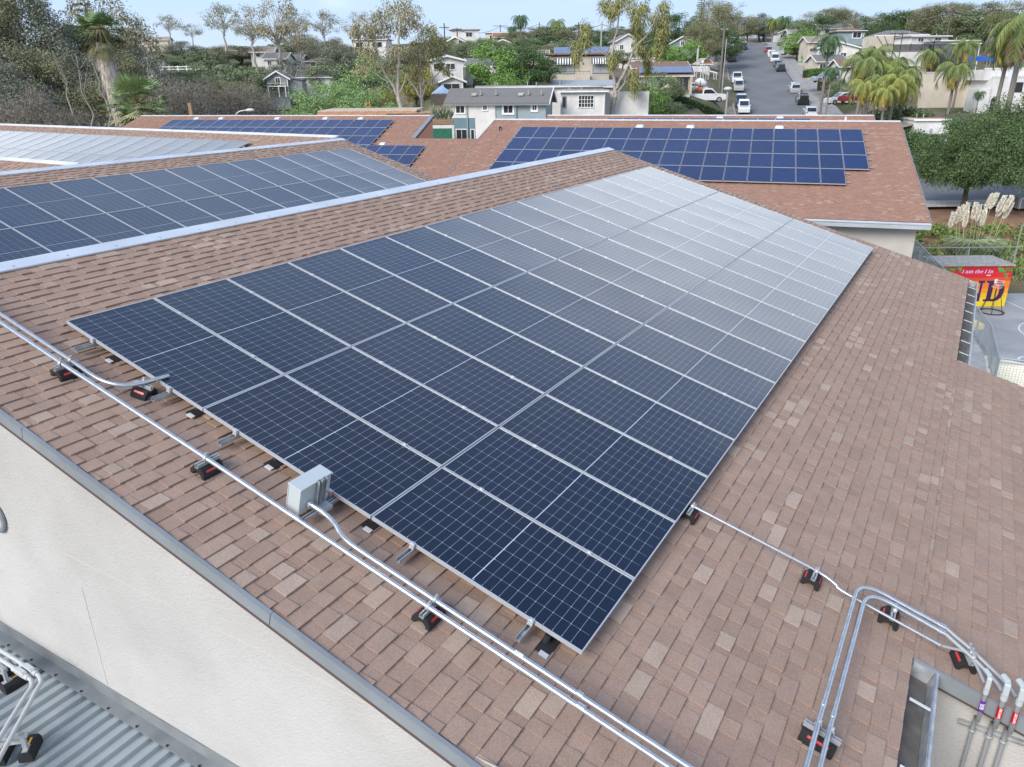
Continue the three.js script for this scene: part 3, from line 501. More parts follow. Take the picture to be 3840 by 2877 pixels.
// ---------------------------------------------------------------- ribbed metal roof below the gable wall
{
  const f = FRAME.M, y0 = HC - 5.86, root = thing('metal_canopy_roof', 'low grey blue ribbed metal roof below the stucco gable wall', 'metal roof', [f.p[0], 0, f.p[2]], -f.yaw);
  const mat = std([0.39, 0.45, 0.48], 0.5, 0.15, { map: rep(stainTex, 0.6) }), z0 = 1.146, z1 = 4.6;
  part('pan', bx(1.6, y0 - 0.052, (z0 + z1) / 2, 8.4, 0.02, z1 - z0), mat, root);
  const rib = prism([[-0.052, -0.042], [-0.032, 0], [0.032, 0], [0.052, -0.042]], z1 - z0 - 0.10);
  for (let x = -2.5; x < 5.7; x += 0.154) { const r = part('rib', rib, mat, root); r.position.set(x, y0, (z0 + 0.10 + z1) / 2); }
  const fl = std([0.30, 0.32, 0.33], 0.6, 0.1, { map: rep(patchTex, 0.5) });
  const fg = part('wall_flashing', [bx(1.6, y0 + 0.055, z0 + 0.008, 8.4, 0.19, 0.012), bx(1.6, y0 + 0.012, z0 + 0.073, 8.4, 0.008, 0.118)], fl, root);
  for (let x = -2.2; x < 5.6; x += 0.46) part('screw', new THREE.CylinderGeometry(0.012, 0.014, 0.01, 8).translate(x, y0 + 0.021, z0 + 0.11), M.dark, fg);
  part('soffit_wall', bx(1.6, (y0 - 0.07) / 2, z0 + 0.25, 8.3, y0 - 0.07, 0.1), M.stucco2, root);
  // round steel ring on the wall
  const ring = thing('wall_ring', 'round grey metal ring fixed to the stucco gable wall', 'wall vent', [f.p[0], 0, f.p[2]], -f.yaw);
  part('ring', new THREE.TorusGeometry(0.17, 0.028, 10, 32).scale(1, 1, 0.8).translate(0.02, HC - 4.09, 1.165), M.trim, ring); part('face', new THREE.CircleGeometry(0.16, 28).translate(0.02, HC - 4.09, 1.156), M.stucco2, ring);
  // two painted pipes on rubber feet
  const pp = std([0.50, 0.51, 0.51], 0.55, 0.1);
  [[[-0.8, -1.52], [0.41, -1.50], [0.84, -1.51], [0.94, -1.55], [1.0, -1.62], [1.31, -1.98], [1.75, -2.5]], [[-0.8, -1.58], [0.47, -1.575], [0.82, -1.58], [0.92, -1.63], [0.985, -1.72], [1.21, -2.01], [1.62, -2.5]]].forEach((L, i) => {
    const o = thing('grey_pipe', i ? 'painted grey pipe on the ribbed roof, farther from the wall' : 'painted grey pipe on the ribbed roof, nearer the stucco wall', 'conduit', [f.p[0], 0, f.p[2]], -f.yaw, 'painted pipes on the ribbed roof');
    const y = HC - 5.52, p = L.map(([x, a]) => [x, y, -a]);
    part('pipe', tube([p[0], p[1], p[2]], 0.021, 12), pp, o); part('bend', tube(p.slice(2), 0.021, 12, true), pp, o);
    const c = part('access_fitting', [rbx(p[2][0] - 0.18, y + 0.008, p[2][2], 0.17, 0.062, 0.056, 0.012), new THREE.CylinderGeometry(0.029, 0.029, 0.05, 12).rotateZ(Math.PI / 2).translate(p[2][0] - 0.07, y, p[2][2]), new THREE.CylinderGeometry(0.029, 0.029, 0.05, 12).rotateZ(Math.PI / 2).translate(p[2][0] - 0.29, y, p[2][2])], pp, o);
    part('cover_plate', rbx(p[2][0] - 0.18, y + 0.041, p[2][2], 0.13, 0.006, 0.045, 0.002), M.boxGrey, c);
  });
  for (const [x, z, t, lab] of [[1.24, 2.02, 0.72, 'black rubber pipe stand with yellow stripes where the painted pipes turn'], [0.2, 1.545, 0, 'black rubber pipe stand with yellow stripe under the straight painted pipes']]) {
    const o = thing('pipe_stand', lab, 'pipe stand', [0, 0, 0], 0, 'pipe stands on the ribbed roof'); o.position.set(x, y0, z).applyAxisAngle(new THREE.Vector3(0, 1, 0), -f.yaw).add(new THREE.Vector3(f.p[0], 0, f.p[2])); o.rotation.y = -f.yaw + t;
    for (const s of [-1, 1]) { const b = part('rubber_block', prism([[-0.06, 0], [-0.06, 0.07], [-0.04, 0.1], [0.04, 0.1], [0.06, 0.07], [0.06, 0]], 0.24, 0.004).translate(s * 0.12, 0, 0), M.rubber, o); part('reflector_strip', bx(s * 0.12, 0.103, 0, 0.02, 0.006, 0.15), M.yellow, b); }
    for (const s of [-1, 1]) part('upright', [bx(s * 0.12, 0.19, 0.06, 0.041, 0.2, 0.03), bx(s * 0.12, 0.108, 0.06, 0.05, 0.008, 0.09)], M.strut, o);
    part('crossbar', [bx(0, 0.27, 0.06, 0.34, 0.035, 0.041), bx(0, 0.2, 0.06, 0.2, 0.03, 0.03)], M.strut, o);
  }
}
// ---------------------------------------------------------------- the lie of the land
const PROFILE = [[-200, 0], [66, 0], [78, 3], [100, 3], [143, 8.2], [250, 21.5], [330, 25], [450, 29], [800, 36], [2600, 60]];
const PROFILE_R = [[-200, 0], [47, 0], [58, 3], [100, 3], [143, 8.2], [250, 21.5], [330, 25], [450, 29], [800, 36], [2600, 60]];
function table(T, d) { for (let i = 1; i < T.length; i++) if (d < T[i][0]) { const [a, p] = T[i - 1], [b, q] = T[i]; return p + (q - p) * clamp((d - a) / (b - a)); } return T[T.length - 1][1]; }
const streetX = (d) => 46 + (d - 143) * 0.2326;                 // centre line of the street up the hill
function land(x, z) {
  const d = -z, k = sstep(18, 27, x); let y = mix(table(PROFILE, d), table(PROFILE_R, d), k);
  const t = x / Math.max(d, 40);
  y += 5 * sstep(0.42, 0.50, t) * sstep(74, 92, d);                                // the bank on the right stands higher
  y += mix(6, 3.9, sstep(0.1, 0.18, t)) * sstep(98, 110, d) * (1 - sstep(140, 200, d)) * sstep(-0.14, -0.09, t) * (1 - sstep(0.245, 0.275, t));   // terrace of the houses left of the street
  y += (fbm(x * 0.012 + 5, z * 0.012 + 8, 3) - 0.5) * 7 * sstep(150, 320, d);
  return y;
}
// a sight line from the drone: bearing column, row and distance ahead give a point of the place
const sight = (u, v, d) => {
  const c = Math.cos(0.0106), s = Math.sin(0.0106), du = u - 1106, dv = v - 828.5, x = (c * du - s * dv) / 1646.76, y = -(s * du + c * dv) / 1646.76;
  const cp = Math.cos(0.3808), sp = Math.sin(0.3808), Y = y * cp - sp, Z = -cp - y * sp, k = d / -Z; return [x * k, HC + Y * k, -d];
};
const foot = (u, d) => { let v = 200, p; for (let i = 0; i < 4; i++) { p = sight(u, v, d); const y = land(p[0], p[2]); v += (p[1] - y) / d * 1775; } p = sight(u, v, d); return [p[0], land(p[0], p[2]), p[2]]; };
{
  const rows = [], cols = 130; for (let d = -60; d < 2600; d += Math.max(3, Math.abs(d) * 0.022)) rows.push(d);
  const pos = [], uv = [], col = [], idx = [];
  rows.forEach((d, j) => { const w = Math.max(90, d * 1.15 + 60); for (let i = 0; i <= cols; i++) {
    const x = (i / cols - 0.5) * 2 * w, z = -d; let y = land(x, z); const off = Math.abs(x - streetX(d)); if (d > 92 && d < 275) y -= 0.5 * (1 - sstep(9, 13, off));
    if (d > 52 && d < 80 && x > 18) y -= 0.25;
    pos.push(x, y, z); uv.push(x * 0.15, z * 0.15);
    const bank = d > 46 && d < 63 && x > 18; const n = fbm(x * 0.05 + 3, z * 0.05 + 7, 4), n2 = fbm(x * 0.3, z * 0.3, 3), g = bank ? 0 : sstep(0.4, 0.62, n), q = bank ? 1.5 : 1.25; 
    const e = q * (0.75 + 0.5 * n2); col.push(mix(bank ? 0.22 : 0.20, 0.085, g) * e, mix(bank ? 0.13 : 0.155, 0.105, g) * e, mix(bank ? 0.08 : 0.10, 0.045, g) * e);
  } });
  for (let j = 0; j < rows.length - 1; j++) for (let i = 0; i < cols; i++) { const a = j * (cols + 1) + i, b = a + cols + 1; idx.push(a, a + 1, b, b, a + 1, b + 1); }
  const g = new THREE.BufferGeometry(); g.setAttribute('position', new THREE.Float32BufferAttribute(pos, 3)); g.setAttribute('uv', new THREE.Float32BufferAttribute(uv, 2)); g.setAttribute('color', new THREE.Float32BufferAttribute(col, 3)); g.setIndex(idx); g.computeVertexNormals();
  struct('ground', g, new THREE.MeshStandardMaterial({ vertexColors: true, roughness: 1, map: patchTex, bumpMap: grainBump, bumpScale: 0.02 }));
}
function ribbon(path, w, uvs = 0.2) {                              // path [x,y,z, nx,nz]; flat strip of width w
  const pos = [], uv = [], idx = []; let L = 0;
  path.forEach((p, i) => { if (i) L += Math.hypot(p[0] - path[i - 1][0], p[2] - path[i - 1][2]); for (const s of [-0.5, -0.17, 0.17, 0.5]) { pos.push(p[0] + p[3] * w * s, p[1], p[2] + p[4] * w * s); uv.push(s * w * uvs, L * uvs); } });
  for (let i = 0; i < path.length - 1; i++) for (let k = 0; k < 3; k++) { const a = i * 4 + k; idx.push(a, a + 1, a + 4, a + 4, a + 1, a + 5); }
  const g = new THREE.BufferGeometry(); g.setAttribute('position', new THREE.Float32BufferAttribute(pos, 3)); g.setAttribute('uv', new THREE.Float32BufferAttribute(uv, 2)); g.setIndex(idx); g.computeVertexNormals(); return g;
}
const asphaltTex = dataTex(512, 512, (i, j) => { const u = i / 512, v = j / 512, n = tfbm(u, v, 4, 6, 91), f = hash2(i, j) * 0.06; return 0.74 + 0.22 * n + f; }, true);
M.asphalt = std([0.21, 0.213, 0.22], 0.92, 0, { map: rep(asphaltTex, 0.5) });
M.walk = std([0.43, 0.42, 0.40], 0.9, 0, { map: rep(patchTex, 0.6) });
M.lawn = std([0.085, 0.15, 0.035], 1, 0, { map: rep(patchTex, 1.5), bumpMap: rep(grainBump, 2), bumpScale: 0.03 });
const NX = 0.974, NZ = 0.2266;
const streetPath = (off, lift, d0 = 97, d1 = 270, st = 4) => { const r = []; for (let d = d0; d <= d1; d += st) r.push([streetX(d) + NX * off, table(PROFILE, d) + lift, -d + NZ * off, NX, NZ]); return r; };
struct('street', ribbon(streetPath(0, 0.02), 12.2, 0.12), M.asphalt);
{ // cross road in front of it, and the one beside the school
  const r = []; for (let x = 18; x <= 140; x += 4) r.push([x, 3.02 - 0.0, -68 + (x - 30) * 0.06, 0.06, 1]); struct('side_road', ribbon(r, 12.5, 0.12), M.asphalt);
  const q = []; for (let d = 70; d <= 101; d += 3) q.push([streetX(101) - (101 - d) * 0.1, 3.012, -d, 1, 0]); struct('road_junction', ribbon(q, 15, 0.12), M.asphalt);
}
for (const [s, nm] of [[-1, 'pavement_west'], [1, 'pavement_east']]) {
  const top = ribbon(streetPath(s * 9.3, 0.17), 1.7, 0.3), verge = ribbon(streetPath(s * 7.5, 0.15), 1.9, 0.3), kerb = ribbon(streetPath(s * 6.35, 0.16), 0.3, 0.3);
  const side = streetPath(s * 6.2, 0.0).map(p => p); const pos = []; for (let i = 0; i < side.length - 1; i++) { const a = side[i], b = side[i + 1]; pos.push(a[0], a[1], a[2], b[0], b[1], b[2], b[0], b[1] + 0.16, b[2], a[0], a[1], a[2], b[0], b[1] + 0.16, b[2], a[0], a[1] + 0.16, a[2]); }
  const kg = new THREE.BufferGeometry(); kg.setAttribute('position', new THREE.Float32BufferAttribute(pos, 3));
  struct(nm, top, M.walk); struct(nm + '_kerb', [kerb, kg], M.walk); struct(nm + '_verge', verge, s < 0 ? std([0.30, 0.27, 0.22], 1, 0, { map: rep(patchTex, 0.5) }) : M.walk);
}
// concrete court with painted lines, planted bank and pavement beyond it
struct('court', ribbon([[30, 0.012, -12, 1, 0], [30, 0.012, -46.8, 1, 0]], 40, 0.15), std([0.46, 0.475, 0.485], 0.85, 0, { map: rep(patchTex, 0.5) }));
{
  const W = std([0.75, 0.75, 0.73], 0.8), ringG = (x, z, r, w) => new THREE.RingGeometry(r - w, r, 48).rotateX(-Math.PI / 2).translate(x, 0.018, z);
  const l = struct('court_markings', [ringG(29.2, -36.8, 2.9, 0.06), bx(29.2, 0.017, -39.5, 0.06, 0.002, 9), ringG(24.3, -33.4, 0.55, 0.09), bx(26.2, 0.017, -31.2, 4.5, 0.002, 0.08, 0.5), bx(27.2, 0.017, -30.4, 3.5, 0.002, 0.08, 0.5)], W);
}
struct('roadside_pavement', [bx(60, 3.06, -60.6, 84, 0.16, 2.2)], std([0.62, 0.61, 0.59], 0.9, 0, { map: rep(patchTex, 0.6) }));
solo('low_wall', [bx(43.3, 3.3, -58.9, 9.5, 0.75, 0.5), bx(43.3, 3.69, -58.9, 9.6, 0.05, 0.6)], M.concrete, 'low grey concrete wall on the bank beside the road', 'wall');
{
  const t = thing('utility_cabinet', 'tall green utility cabinet beside the road at the end of the low wall', 'cabinet', [41.9, 3.0, -56.6]); part('cabinet_body', rbx(0, 1.0, 0, 1.4, 2.0, 0.9, 0.03), std([0.10, 0.22, 0.19], 0.6), t); part('plinth', bx(0, 0.02, 0, 1.6, 0.2, 1.1), M.concrete, t); part('handle', bx(-0.3, 1.1, 0.47, 0.03, 0.25, 0.03), M.dark, t);
  const v = thing('backflow_valve', 'small looped pipe valve standing on the low wall ground', 'valve', [38.6, 3.0, -57.9]); part('pipe_loop', tube([[-0.35, 0, 0], [-0.35, 0.7, 0], [-0.1, 0.85, 0], [0.1, 0.85, 0], [0.35, 0.7, 0], [0.35, 0, 0]], 0.05, 8), M.strut, v); part('handwheel', new THREE.TorusGeometry(0.1, 0.02, 6, 14).translate(0, 1.0, 0), M.strut, v);
}
// painted shed beside the court
{
  const c = document.createElement('canvas'); c.width = 1024; c.height = 640; const x = c.getContext('2d'), rng = mulberry(77);
  const bands = [['#b81420', 0, 95], ['#c8202a', 95, 190], ['#cf4a26', 190, 235], ['#de7a1e', 235, 360], ['#e8921f', 360, 430], ['#e6b422', 430, 510], ['#ecca2e', 510, 640]];
  for (const [col, a, b] of bands) { x.fillStyle = col; x.fillRect(0, a, 1024, b - a); for (let i = 0; i < 90; i++) { x.globalAlpha = 0.5; x.fillRect(rng() * 1024, a - 20 + rng() * (b - a + 20), 60 + rng() * 160, 4 + rng() * 8); x.globalAlpha = 1; } }
  x.fillStyle = '#c9b9e8'; x.font = 'italic bold 74px serif'; x.textAlign = 'center'; x.fillText('I am the I in', 520, 112);
  x.font = 'bold 400px serif'; x.fillStyle = '#3d1648'; x.lineWidth = 10; x.strokeStyle = '#4a1c58'; for (const [ch, x0, x1] of [['K', 15, 235], ['I', 265, 365], ['N', 405, 670], ['D', 685, 985]]) { const tw = x.measureText(ch).width; x.save(); x.translate((x0 + x1) / 2, 556); x.scale((x1 - x0) / tw, 1.12); x.fillText(ch, 0, 0); x.strokeText(ch, 0, 0); x.restore(); }
  const leaf = (cx, cy, r, a) => { x.save(); x.translate(cx, cy); x.rotate(a); x.fillStyle = rng() < 0.5 ? '#2f7a34' : '#4fa04a'; x.beginPath(); x.ellipse(r * 0.6, 0, r * 0.6, r * 0.24, 0, 0, 7); x.fill(); x.restore(); };
  for (const [cx, cy, n] of [[70, 40, 9], [170, 60, 7], [250, 40, 5], [820, 50, 6], [900, 90, 9], [980, 60, 9], [930, 160, 5]]) for (let i = 0; i < n; i++) leaf(cx + rng() * 50 - 25, cy + rng() * 40 - 20, 34 + rng() * 22, rng() * 6.3);
  const t = new THREE.CanvasTexture(c); t.colorSpace = THREE.SRGBColorSpace;
  const s = thing('mural_shed', 'flat-roofed storage shed painted with a red, orange and yellow mural', 'shed', [26.4, 0, -42.35], -0.02);
  const face = new THREE.PlaneGeometry(4.0, 2.36).translate(0, 1.22, 0.012); part('mural_face', face, new THREE.MeshStandardMaterial({ map: t, roughness: 0.7 }), s);
  part('shed_body', bx(0, 1.2, -1.12, 4.0, 2.4, 2.24), std([0.55, 0.42, 0.12], 0.8), s); part('shed_roof', bx(0, 2.445, -1.12, 4.14, 0.09, 2.4), std([0.45, 0.44, 0.41], 0.95, 0, { map: rep(patchTex, 0.7) }), s);
  part('notice', bx(1.2, 1.52, 0.018, 0.17, 0.24, 0.008), M.white, s); part('hook', bx(0.7, 1.86, 0.025, 0.22, 0.05, 0.02), M.white, s);
  const h = thing('ball_goal', 'black metal playground ball goal in front of the mural shed', 'ball goal', [27.0, 0, -41.2]);
  part('base_ring', new THREE.TorusGeometry(0.62, 0.03, 6, 28).rotateX(Math.PI / 2).translate(0, 0.05, 0), M.dark, h);
  for (let i = 0; i < 6; i++) { const a = i * Math.PI / 3; part('leg', bar([0.6 * Math.cos(a), 0.05, 0.6 * Math.sin(a)], [0.2 * Math.cos(a), 1.45, 0.2 * Math.sin(a)], 0.016), M.dark, h); }
  part('basket', [new THREE.TorusGeometry(0.24, 0.02, 6, 20).rotateX(Math.PI / 2).translate(0, 1.47, 0), ...[0, 1, 2, 3].map(i => bx(0, 1.6 + i * 0.09, 0.2, 0.44, 0.03, 0.02)), bx(-0.21, 1.73, 0.2, 0.03, 0.33, 0.02), bx(0.21, 1.73, 0.2, 0.03, 0.33, 0.02)], std([0.72, 0.45, 0.42], 0.7), h);
}
// raised walkway with its guard rail
{
  const Y = 2.3, pts = [[24.6, -47], [21.9, -37.9], [20.0, -32.1], [18.7, -28.3], [16.85, -24.7], [19.6, -23.3], [24.0, -22.0]];
  const deck = new THREE.Shape([[24.45, 47], [21.8, 37.9], [19.9, 32.1], [18.6, 28.3], [16.75, 24.7], [14.8, 22.5], [11.2, 20.5], [14.3, 28], [18.3, 40], [20.8, 47]].map(p => new THREE.Vector2(...p)));
  struct('walkway', [new THREE.ExtrudeGeometry(deck, { depth: 0.25, bevelEnabled: false }).rotateX(-Math.PI / 2).translate(0, Y - 0.25, 0)], std([0.47, 0.485, 0.495], 0.9, 0, { map: rep(patchTex, 0.4) }));
  struct('lower_landing', [bx(21.6, Y - 0.16, -20.6, 5.8, 0.2, 4.2, 0.3)], M.concrete);
  const r = thing('guard_rail', 'grey steel guard rail with mesh panels along the raised walkway', 'railing', [pts[0][0], Y, pts[0][1]]), P = pts.map(([x, z]) => [x - pts[0][0], z - pts[0][1]]), steel = std([0.36, 0.40, 0.42], 0.5, 0.4);
  for (let i = 0; i < P.length - 1; i++) {
    const [a, b] = [P[i], P[i + 1]], L = Math.hypot(b[0] - a[0], b[1] - a[1]), n = Math.max(1, Math.round(L / 1.75));
    part('top_rail', bar([a[0], 1.07, a[1]], [b[0], 1.07, b[1]], 0.035, 0.035, 8), steel, r); part('mid_rail', bar([a[0], 0.93, a[1]], [b[0], 0.93, b[1]], 0.02, 0.02, 6), steel, r); part('bottom_rail', bar([a[0], 0.12, a[1]], [b[0], 0.12, b[1]], 0.025, 0.025, 6), steel, r);
    for (let k = 0; k < n; k++) {
      const t = k / n, x = mix(a[0], b[0], t), z = mix(a[1], b[1], t), x2 = mix(a[0], b[0], (k + 1) / n), z2 = mix(a[1], b[1], (k + 1) / n); part('post', bx(x, 0.53, z, 0.06, 1.06, 0.06), steel, r);
      const wires = []; for (let h = 0.2; h < 0.93; h += 0.09) wires.push(bar([x, h, z], [x2, h, z2], 0.006, 0.006, 4)); const m = 16; for (let q = 1; q < m; q++) wires.push(bar([mix(x, x2, q / m), 0.12, mix(z, z2, q / m)], [mix(x, x2, q / m), 0.93, mix(z, z2, q / m)], 0.006, 0.006, 4)); part('mesh_panel', wires, steel, r);
    }
  }
  // shade canopies in the yard below the walkway
  const canopy = (label, x, z, y, w, d, turn, col, rise) => { const o = thing('shade_canopy', label, 'canopy', [x, 0, z], turn, 'shade canopies in the school yard'); const P = [[-w, y, -d], [w, y, -d], [w, y, d], [-w, y, d]], t = [0, y + rise, 0], m = std(col, 0.8, 0, { side: THREE.DoubleSide });
    part('cloth', [0, 1, 2, 3].map(i => poly([P[i], t, P[(i + 1) % 4]])).concat([0, 1, 2, 3].map(i => { const a = P[i], b = P[(i + 1) % 4]; return poly([a, b, [b[0], b[1] - 0.22, b[2]], [a[0], a[1] - 0.22, a[2]]]); })), m, o); for (const [px, , pz] of P) part('post', bar([px * 0.96, 0, pz * 0.96], [px * 0.96, y, pz * 0.96], 0.04, 0.04, 8), M.strut, o); };
  canopy('yellow shade canopy in the yard beyond the guard rail', 20.9, -34.6, 1.75, 0.55, 1.3, 0.3, [0.80, 0.66, 0.25], 0.5);
  canopy('large cream shade canopy in the yard below the guard rail bend', 20.1, -27.3, 1.5, 1.1, 2.6, 0.42, [0.85, 0.80, 0.62], 0.55);
  canopy('white shade canopy in the yard beside the cream one', 22.3, -26.0, 1.2, 1.2, 1.6, 0.42, [0.85, 0.84, 0.78], 0.5);
}
// chain-link fence round the court, wall lamp on the long building
{
  const o = thing('court_fence', 'chain-link fence with grey posts between court and planted bank', 'fence', [20, 0, -46.6]), g = std([0.33, 0.36, 0.36], 0.5, 0.4), xs = [2.5, 5.4, 8.3, 11.2, 14.2, 17.2];
  part('top_rail', bar([2.5, 2.55, 0], [17.2, 2.55, 0], 0.03), g, o); for (const x of xs) part('post', bar([x, 0, 0], [x, x > 10 ? 3.9 : 2.6, 0], 0.04), g, o); part('high_rail', bar([11.2, 3.85, 0], [17.2, 3.9, 0], 0.03), g, o);
  for (let i = 0; i < xs.length - 1; i++) { const w = []; for (let x = xs[i]; x < xs[i + 1]; x += 0.22) { w.push(bar([x, 0.05, 0], [Math.min(xs[i + 1], x + 1.25), 2.52, 0], 0.005, 0.005, 3), bar([x, 2.52, 0], [Math.min(xs[i + 1], x + 1.25), 0.05, 0], 0.005, 0.005, 3)); } part('mesh_panel', w, g, o); }
  const f = FRAME.D, l = thing('wall_lamp', 'dark square wall lamp lit below the pale eave of the long building', 'lamp', [f.p[0], 0, f.p[2]], -f.yaw);
  const lx = slopeX(9.2) + 0.03, lz = -16.75, ly = slopeY('D', 9.25) - 1.95; part('housing', [bx(lx + 0.1, ly, lz, 0.2, 0.22, 0.34), bx(lx + 0.19, ly - 0.01, lz, 0.1, 0.12, 0.26, 0, 0, 0.4)], M.dark, l);
  part('lens', bx(lx + 0.1, ly - 0.115, lz, 0.16, 0.01, 0.28), new THREE.MeshStandardMaterial({ color: 0xfff2dc, emissive: new THREE.Color(1, 0.9, 0.75), emissiveIntensity: 1.2 }), l);
  const p = new THREE.PointLight(new THREE.Color(1, 0.88, 0.72), 1.6, 0); p.position.set(lx + 0.13, ly - 0.16, lz); p.castShadow = true; p.name = 'lamp_light'; l.add(p);
}
// ---------------------------------------------------------------- vegetation
class Leaves {                                                       // many small pointed leaf faces in one geometry
  constructor() { this.p = []; this.n = []; this.c = []; }
  leaf(x, y, z, d, up, len, wid, col) {                              // d: leaf direction, up: rough facing
    const D = d.clone().normalize(), S = new THREE.Vector3().crossVectors(D, up); if (S.lengthSq() < 1e-6) S.set(1, 0, 0); S.normalize().multiplyScalar(wid / 2);
    const N = new THREE.Vector3().crossVectors(S, D).normalize(), m = 0.42;
    const A = [x, y, z], B = [x + D.x * len * m + S.x, y + D.y * len * m + S.y, z + D.z * len * m + S.z], C = [x + D.x * len, y + D.y * len, z + D.z * len], E = [x + D.x * len * m - S.x, y + D.y * len * m - S.y, z + D.z * len * m - S.z];
    this.p.push(...A, ...B, ...C, ...A, ...C, ...E); for (let i = 0; i < 6; i++) { this.n.push(N.x, N.y, N.z); this.c.push(col[0], col[1], col[2]); }
  }
  blade(a, b, wid, up, col) {                                        // narrow strip from a to b
    const D = new THREE.Vector3().subVectors(b, a), S = new THREE.Vector3().crossVectors(D, up); if (S.lengthSq() < 1e-9) S.set(1, 0, 0); S.normalize().multiplyScalar(wid / 2); const N = new THREE.Vector3().crossVectors(S, D).normalize();
    this.p.push(a.x - S.x, a.y - S.y, a.z - S.z, a.x + S.x, a.y + S.y, a.z + S.z, b.x, b.y, b.z); for (let i = 0; i < 3; i++) { this.n.push(N.x, N.y, N.z); this.c.push(col[0], col[1], col[2]); }
  }
  geo() { const g = new THREE.BufferGeometry(); g.setAttribute('position', new THREE.Float32BufferAttribute(this.p, 3)); g.setAttribute('normal', new THREE.Float32BufferAttribute(this.n, 3)); g.setAttribute('color', new THREE.Float32BufferAttribute(this.c, 3)); g.setAttribute('uv', new THREE.Float32BufferAttribute(new Float32Array(this.p.length / 3 * 2), 2)); return g; }
}
const leafMat = new THREE.MeshStandardMaterial({ vertexColors: true, roughness: 0.85, side: THREE.DoubleSide });
const barkTex = dataTex(256, 256, (i, j) => { const u = i / 256, v = j / 256; return 0.6 + 0.4 * tfbm(u, v * 0.25, 10, 5, 61); }, true);
const bark = { stem: std([0.42, 0.39, 0.35], 0.95, 0, { map: rep(barkTex, 2, 0.6) }), pale: std([0.62, 0.57, 0.50], 0.9, 0, { map: rep(barkTex, 2, 0.6) }), grey: std([0.26, 0.23, 0.20], 0.95, 0, { map: rep(barkTex, 2, 0.6) }), dark: std([0.10, 0.075, 0.055], 0.95), palm: std([0.33, 0.30, 0.27], 0.95, 0, { map: rep(barkTex, 1, 6) }), thatch: std([0.40, 0.34, 0.28], 1) };
const rv = (rng) => { const z = rng() * 2 - 1, a = rng() * 6.2832, s = Math.sqrt(1 - z * z); return new THREE.Vector3(s * Math.cos(a), z, s * Math.sin(a)); };
const pick = (rng, pal) => { const c = pal[Math.floor(rng() * pal.length)], k = 1.15 + 0.7 * rng(); return [c[0] * k, c[1] * k, c[2] * k]; };
function clump(L, rng, c, R, n, o) {                                  // leaves round a centre; o: len, wid, pal, droop, flat
  for (let i = 0; i < n; i++) {
    const d = rv(rng), r = R * Math.pow(rng(), 0.42), x = c[0] + d.x * r, y = c[1] + d.y * r * (o.flat || 0.8), z = c[2] + d.z * r;
    const dir = d.clone().multiplyScalar(0.6).add(rv(rng).multiplyScalar(0.8)); dir.y -= o.droop || 0; const up = d.clone().multiplyScalar(0.8).add(rv(rng).multiplyScalar(0.55)); up.y += 0.5;
    L.leaf(x, y - (o.hang ? rng() * rng() * o.hang : 0), z, dir, up, o.len * (0.6 + 0.8 * rng()), o.wid * (0.7 + 0.6 * rng()), pick(rng, o.pal));
  }
}
function limb(p, q, r0, r1, sag, rng, n = 4) {                        // crooked tapered limb in n pieces
  const out = [], a = new THREE.Vector3(...p), b = new THREE.Vector3(...q), L = a.distanceTo(b); let prev = a.clone(), pr = r0;
  for (let i = 1; i <= n; i++) { const t = i / n, m = a.clone().lerp(b, t); if (i < n) m.add(rv(rng).multiplyScalar(L * 0.045)); m.y += sag * Math.sin(t * Math.PI); const r = mix(r0, r1, t); out.push(bar(prev.toArray(), m.toArray(), pr, r, 7)); prev = m; pr = r; }
  return out;
}
function crownTree(o) {                                              // o: seed, h, w, trunk, tr, base (crown bottom share), clumps, cr, per, len, wid, pal, droop, hang, barkMat
  const rng = mulberry(o.seed), wood = [], L = new Leaves(), y0 = o.h * o.base, cy = (o.h + y0) / 2, ry = (o.h - y0) / 2, fork = [0, Math.max(0.3, y0 * 0.75), 0];
  const lean = [(rng() - 0.5) * o.w * 0.12, (rng() - 0.5) * o.w * 0.12], stem = (y) => { const t = clamp(y / o.h); return [lean[0] * t, y, lean[1] * t]; };
  wood.push(...limb([0, -0.6, 0], fork, o.tr, o.tr * 0.75, 0, rng, 3), ...limb(fork, stem(o.h * 0.86), o.tr * 0.72, o.tr * 0.1, 0, rng, 5));
  for (let i = 0; i < o.clumps; i++) {
    const d = rv(rng), s = o.fill ? Math.pow(rng(), 0.4) : 0.62 + 0.38 * rng(), wob = 0.8 + 0.4 * vnoise(d.x * 1.7 + o.seed, d.z * 1.7 + d.y * 2 + 9), lift = d.y < -0.35 ? 0.55 : 1;
    const c = [d.x * o.w / 2 * s * wob * (d.y < 0 ? 1 : Math.sqrt(Math.max(0.12, 1 - d.y * d.y * 0.55)) * 1.05), cy + d.y * ry * s * wob * lift, d.z * o.w / 2 * s * wob];
    const R = o.cr * (0.6 + 0.8 * rng()); clump(L, rng, c, R, Math.round(o.per * (0.6 + 0.8 * rng())), o);
    if (i % (o.every || 5) === 0) { const ys = mix(fork[1], c[1], 0.35 + 0.3 * rng()); wood.push(...limb(stem(Math.max(fork[1] * 0.7, ys)), c, o.tr * 0.3 * (1 - 0.6 * clamp(ys / o.h)), o.tr * 0.04, o.h * 0.015, rng, 3)); }
  }
  return { wood: merged(wood), leaf: L.geo() };
}
function plantTree(name, label, category, geo, pos, turn, sx, sy, barkMat, group) {
  const t = thing(name, label, category, pos, turn, group); t.scale.set(sx, sy, sx); part('trunk', geo.wood, barkMat, t); part('crown', geo.leaf, leafMat, t); return t;
}
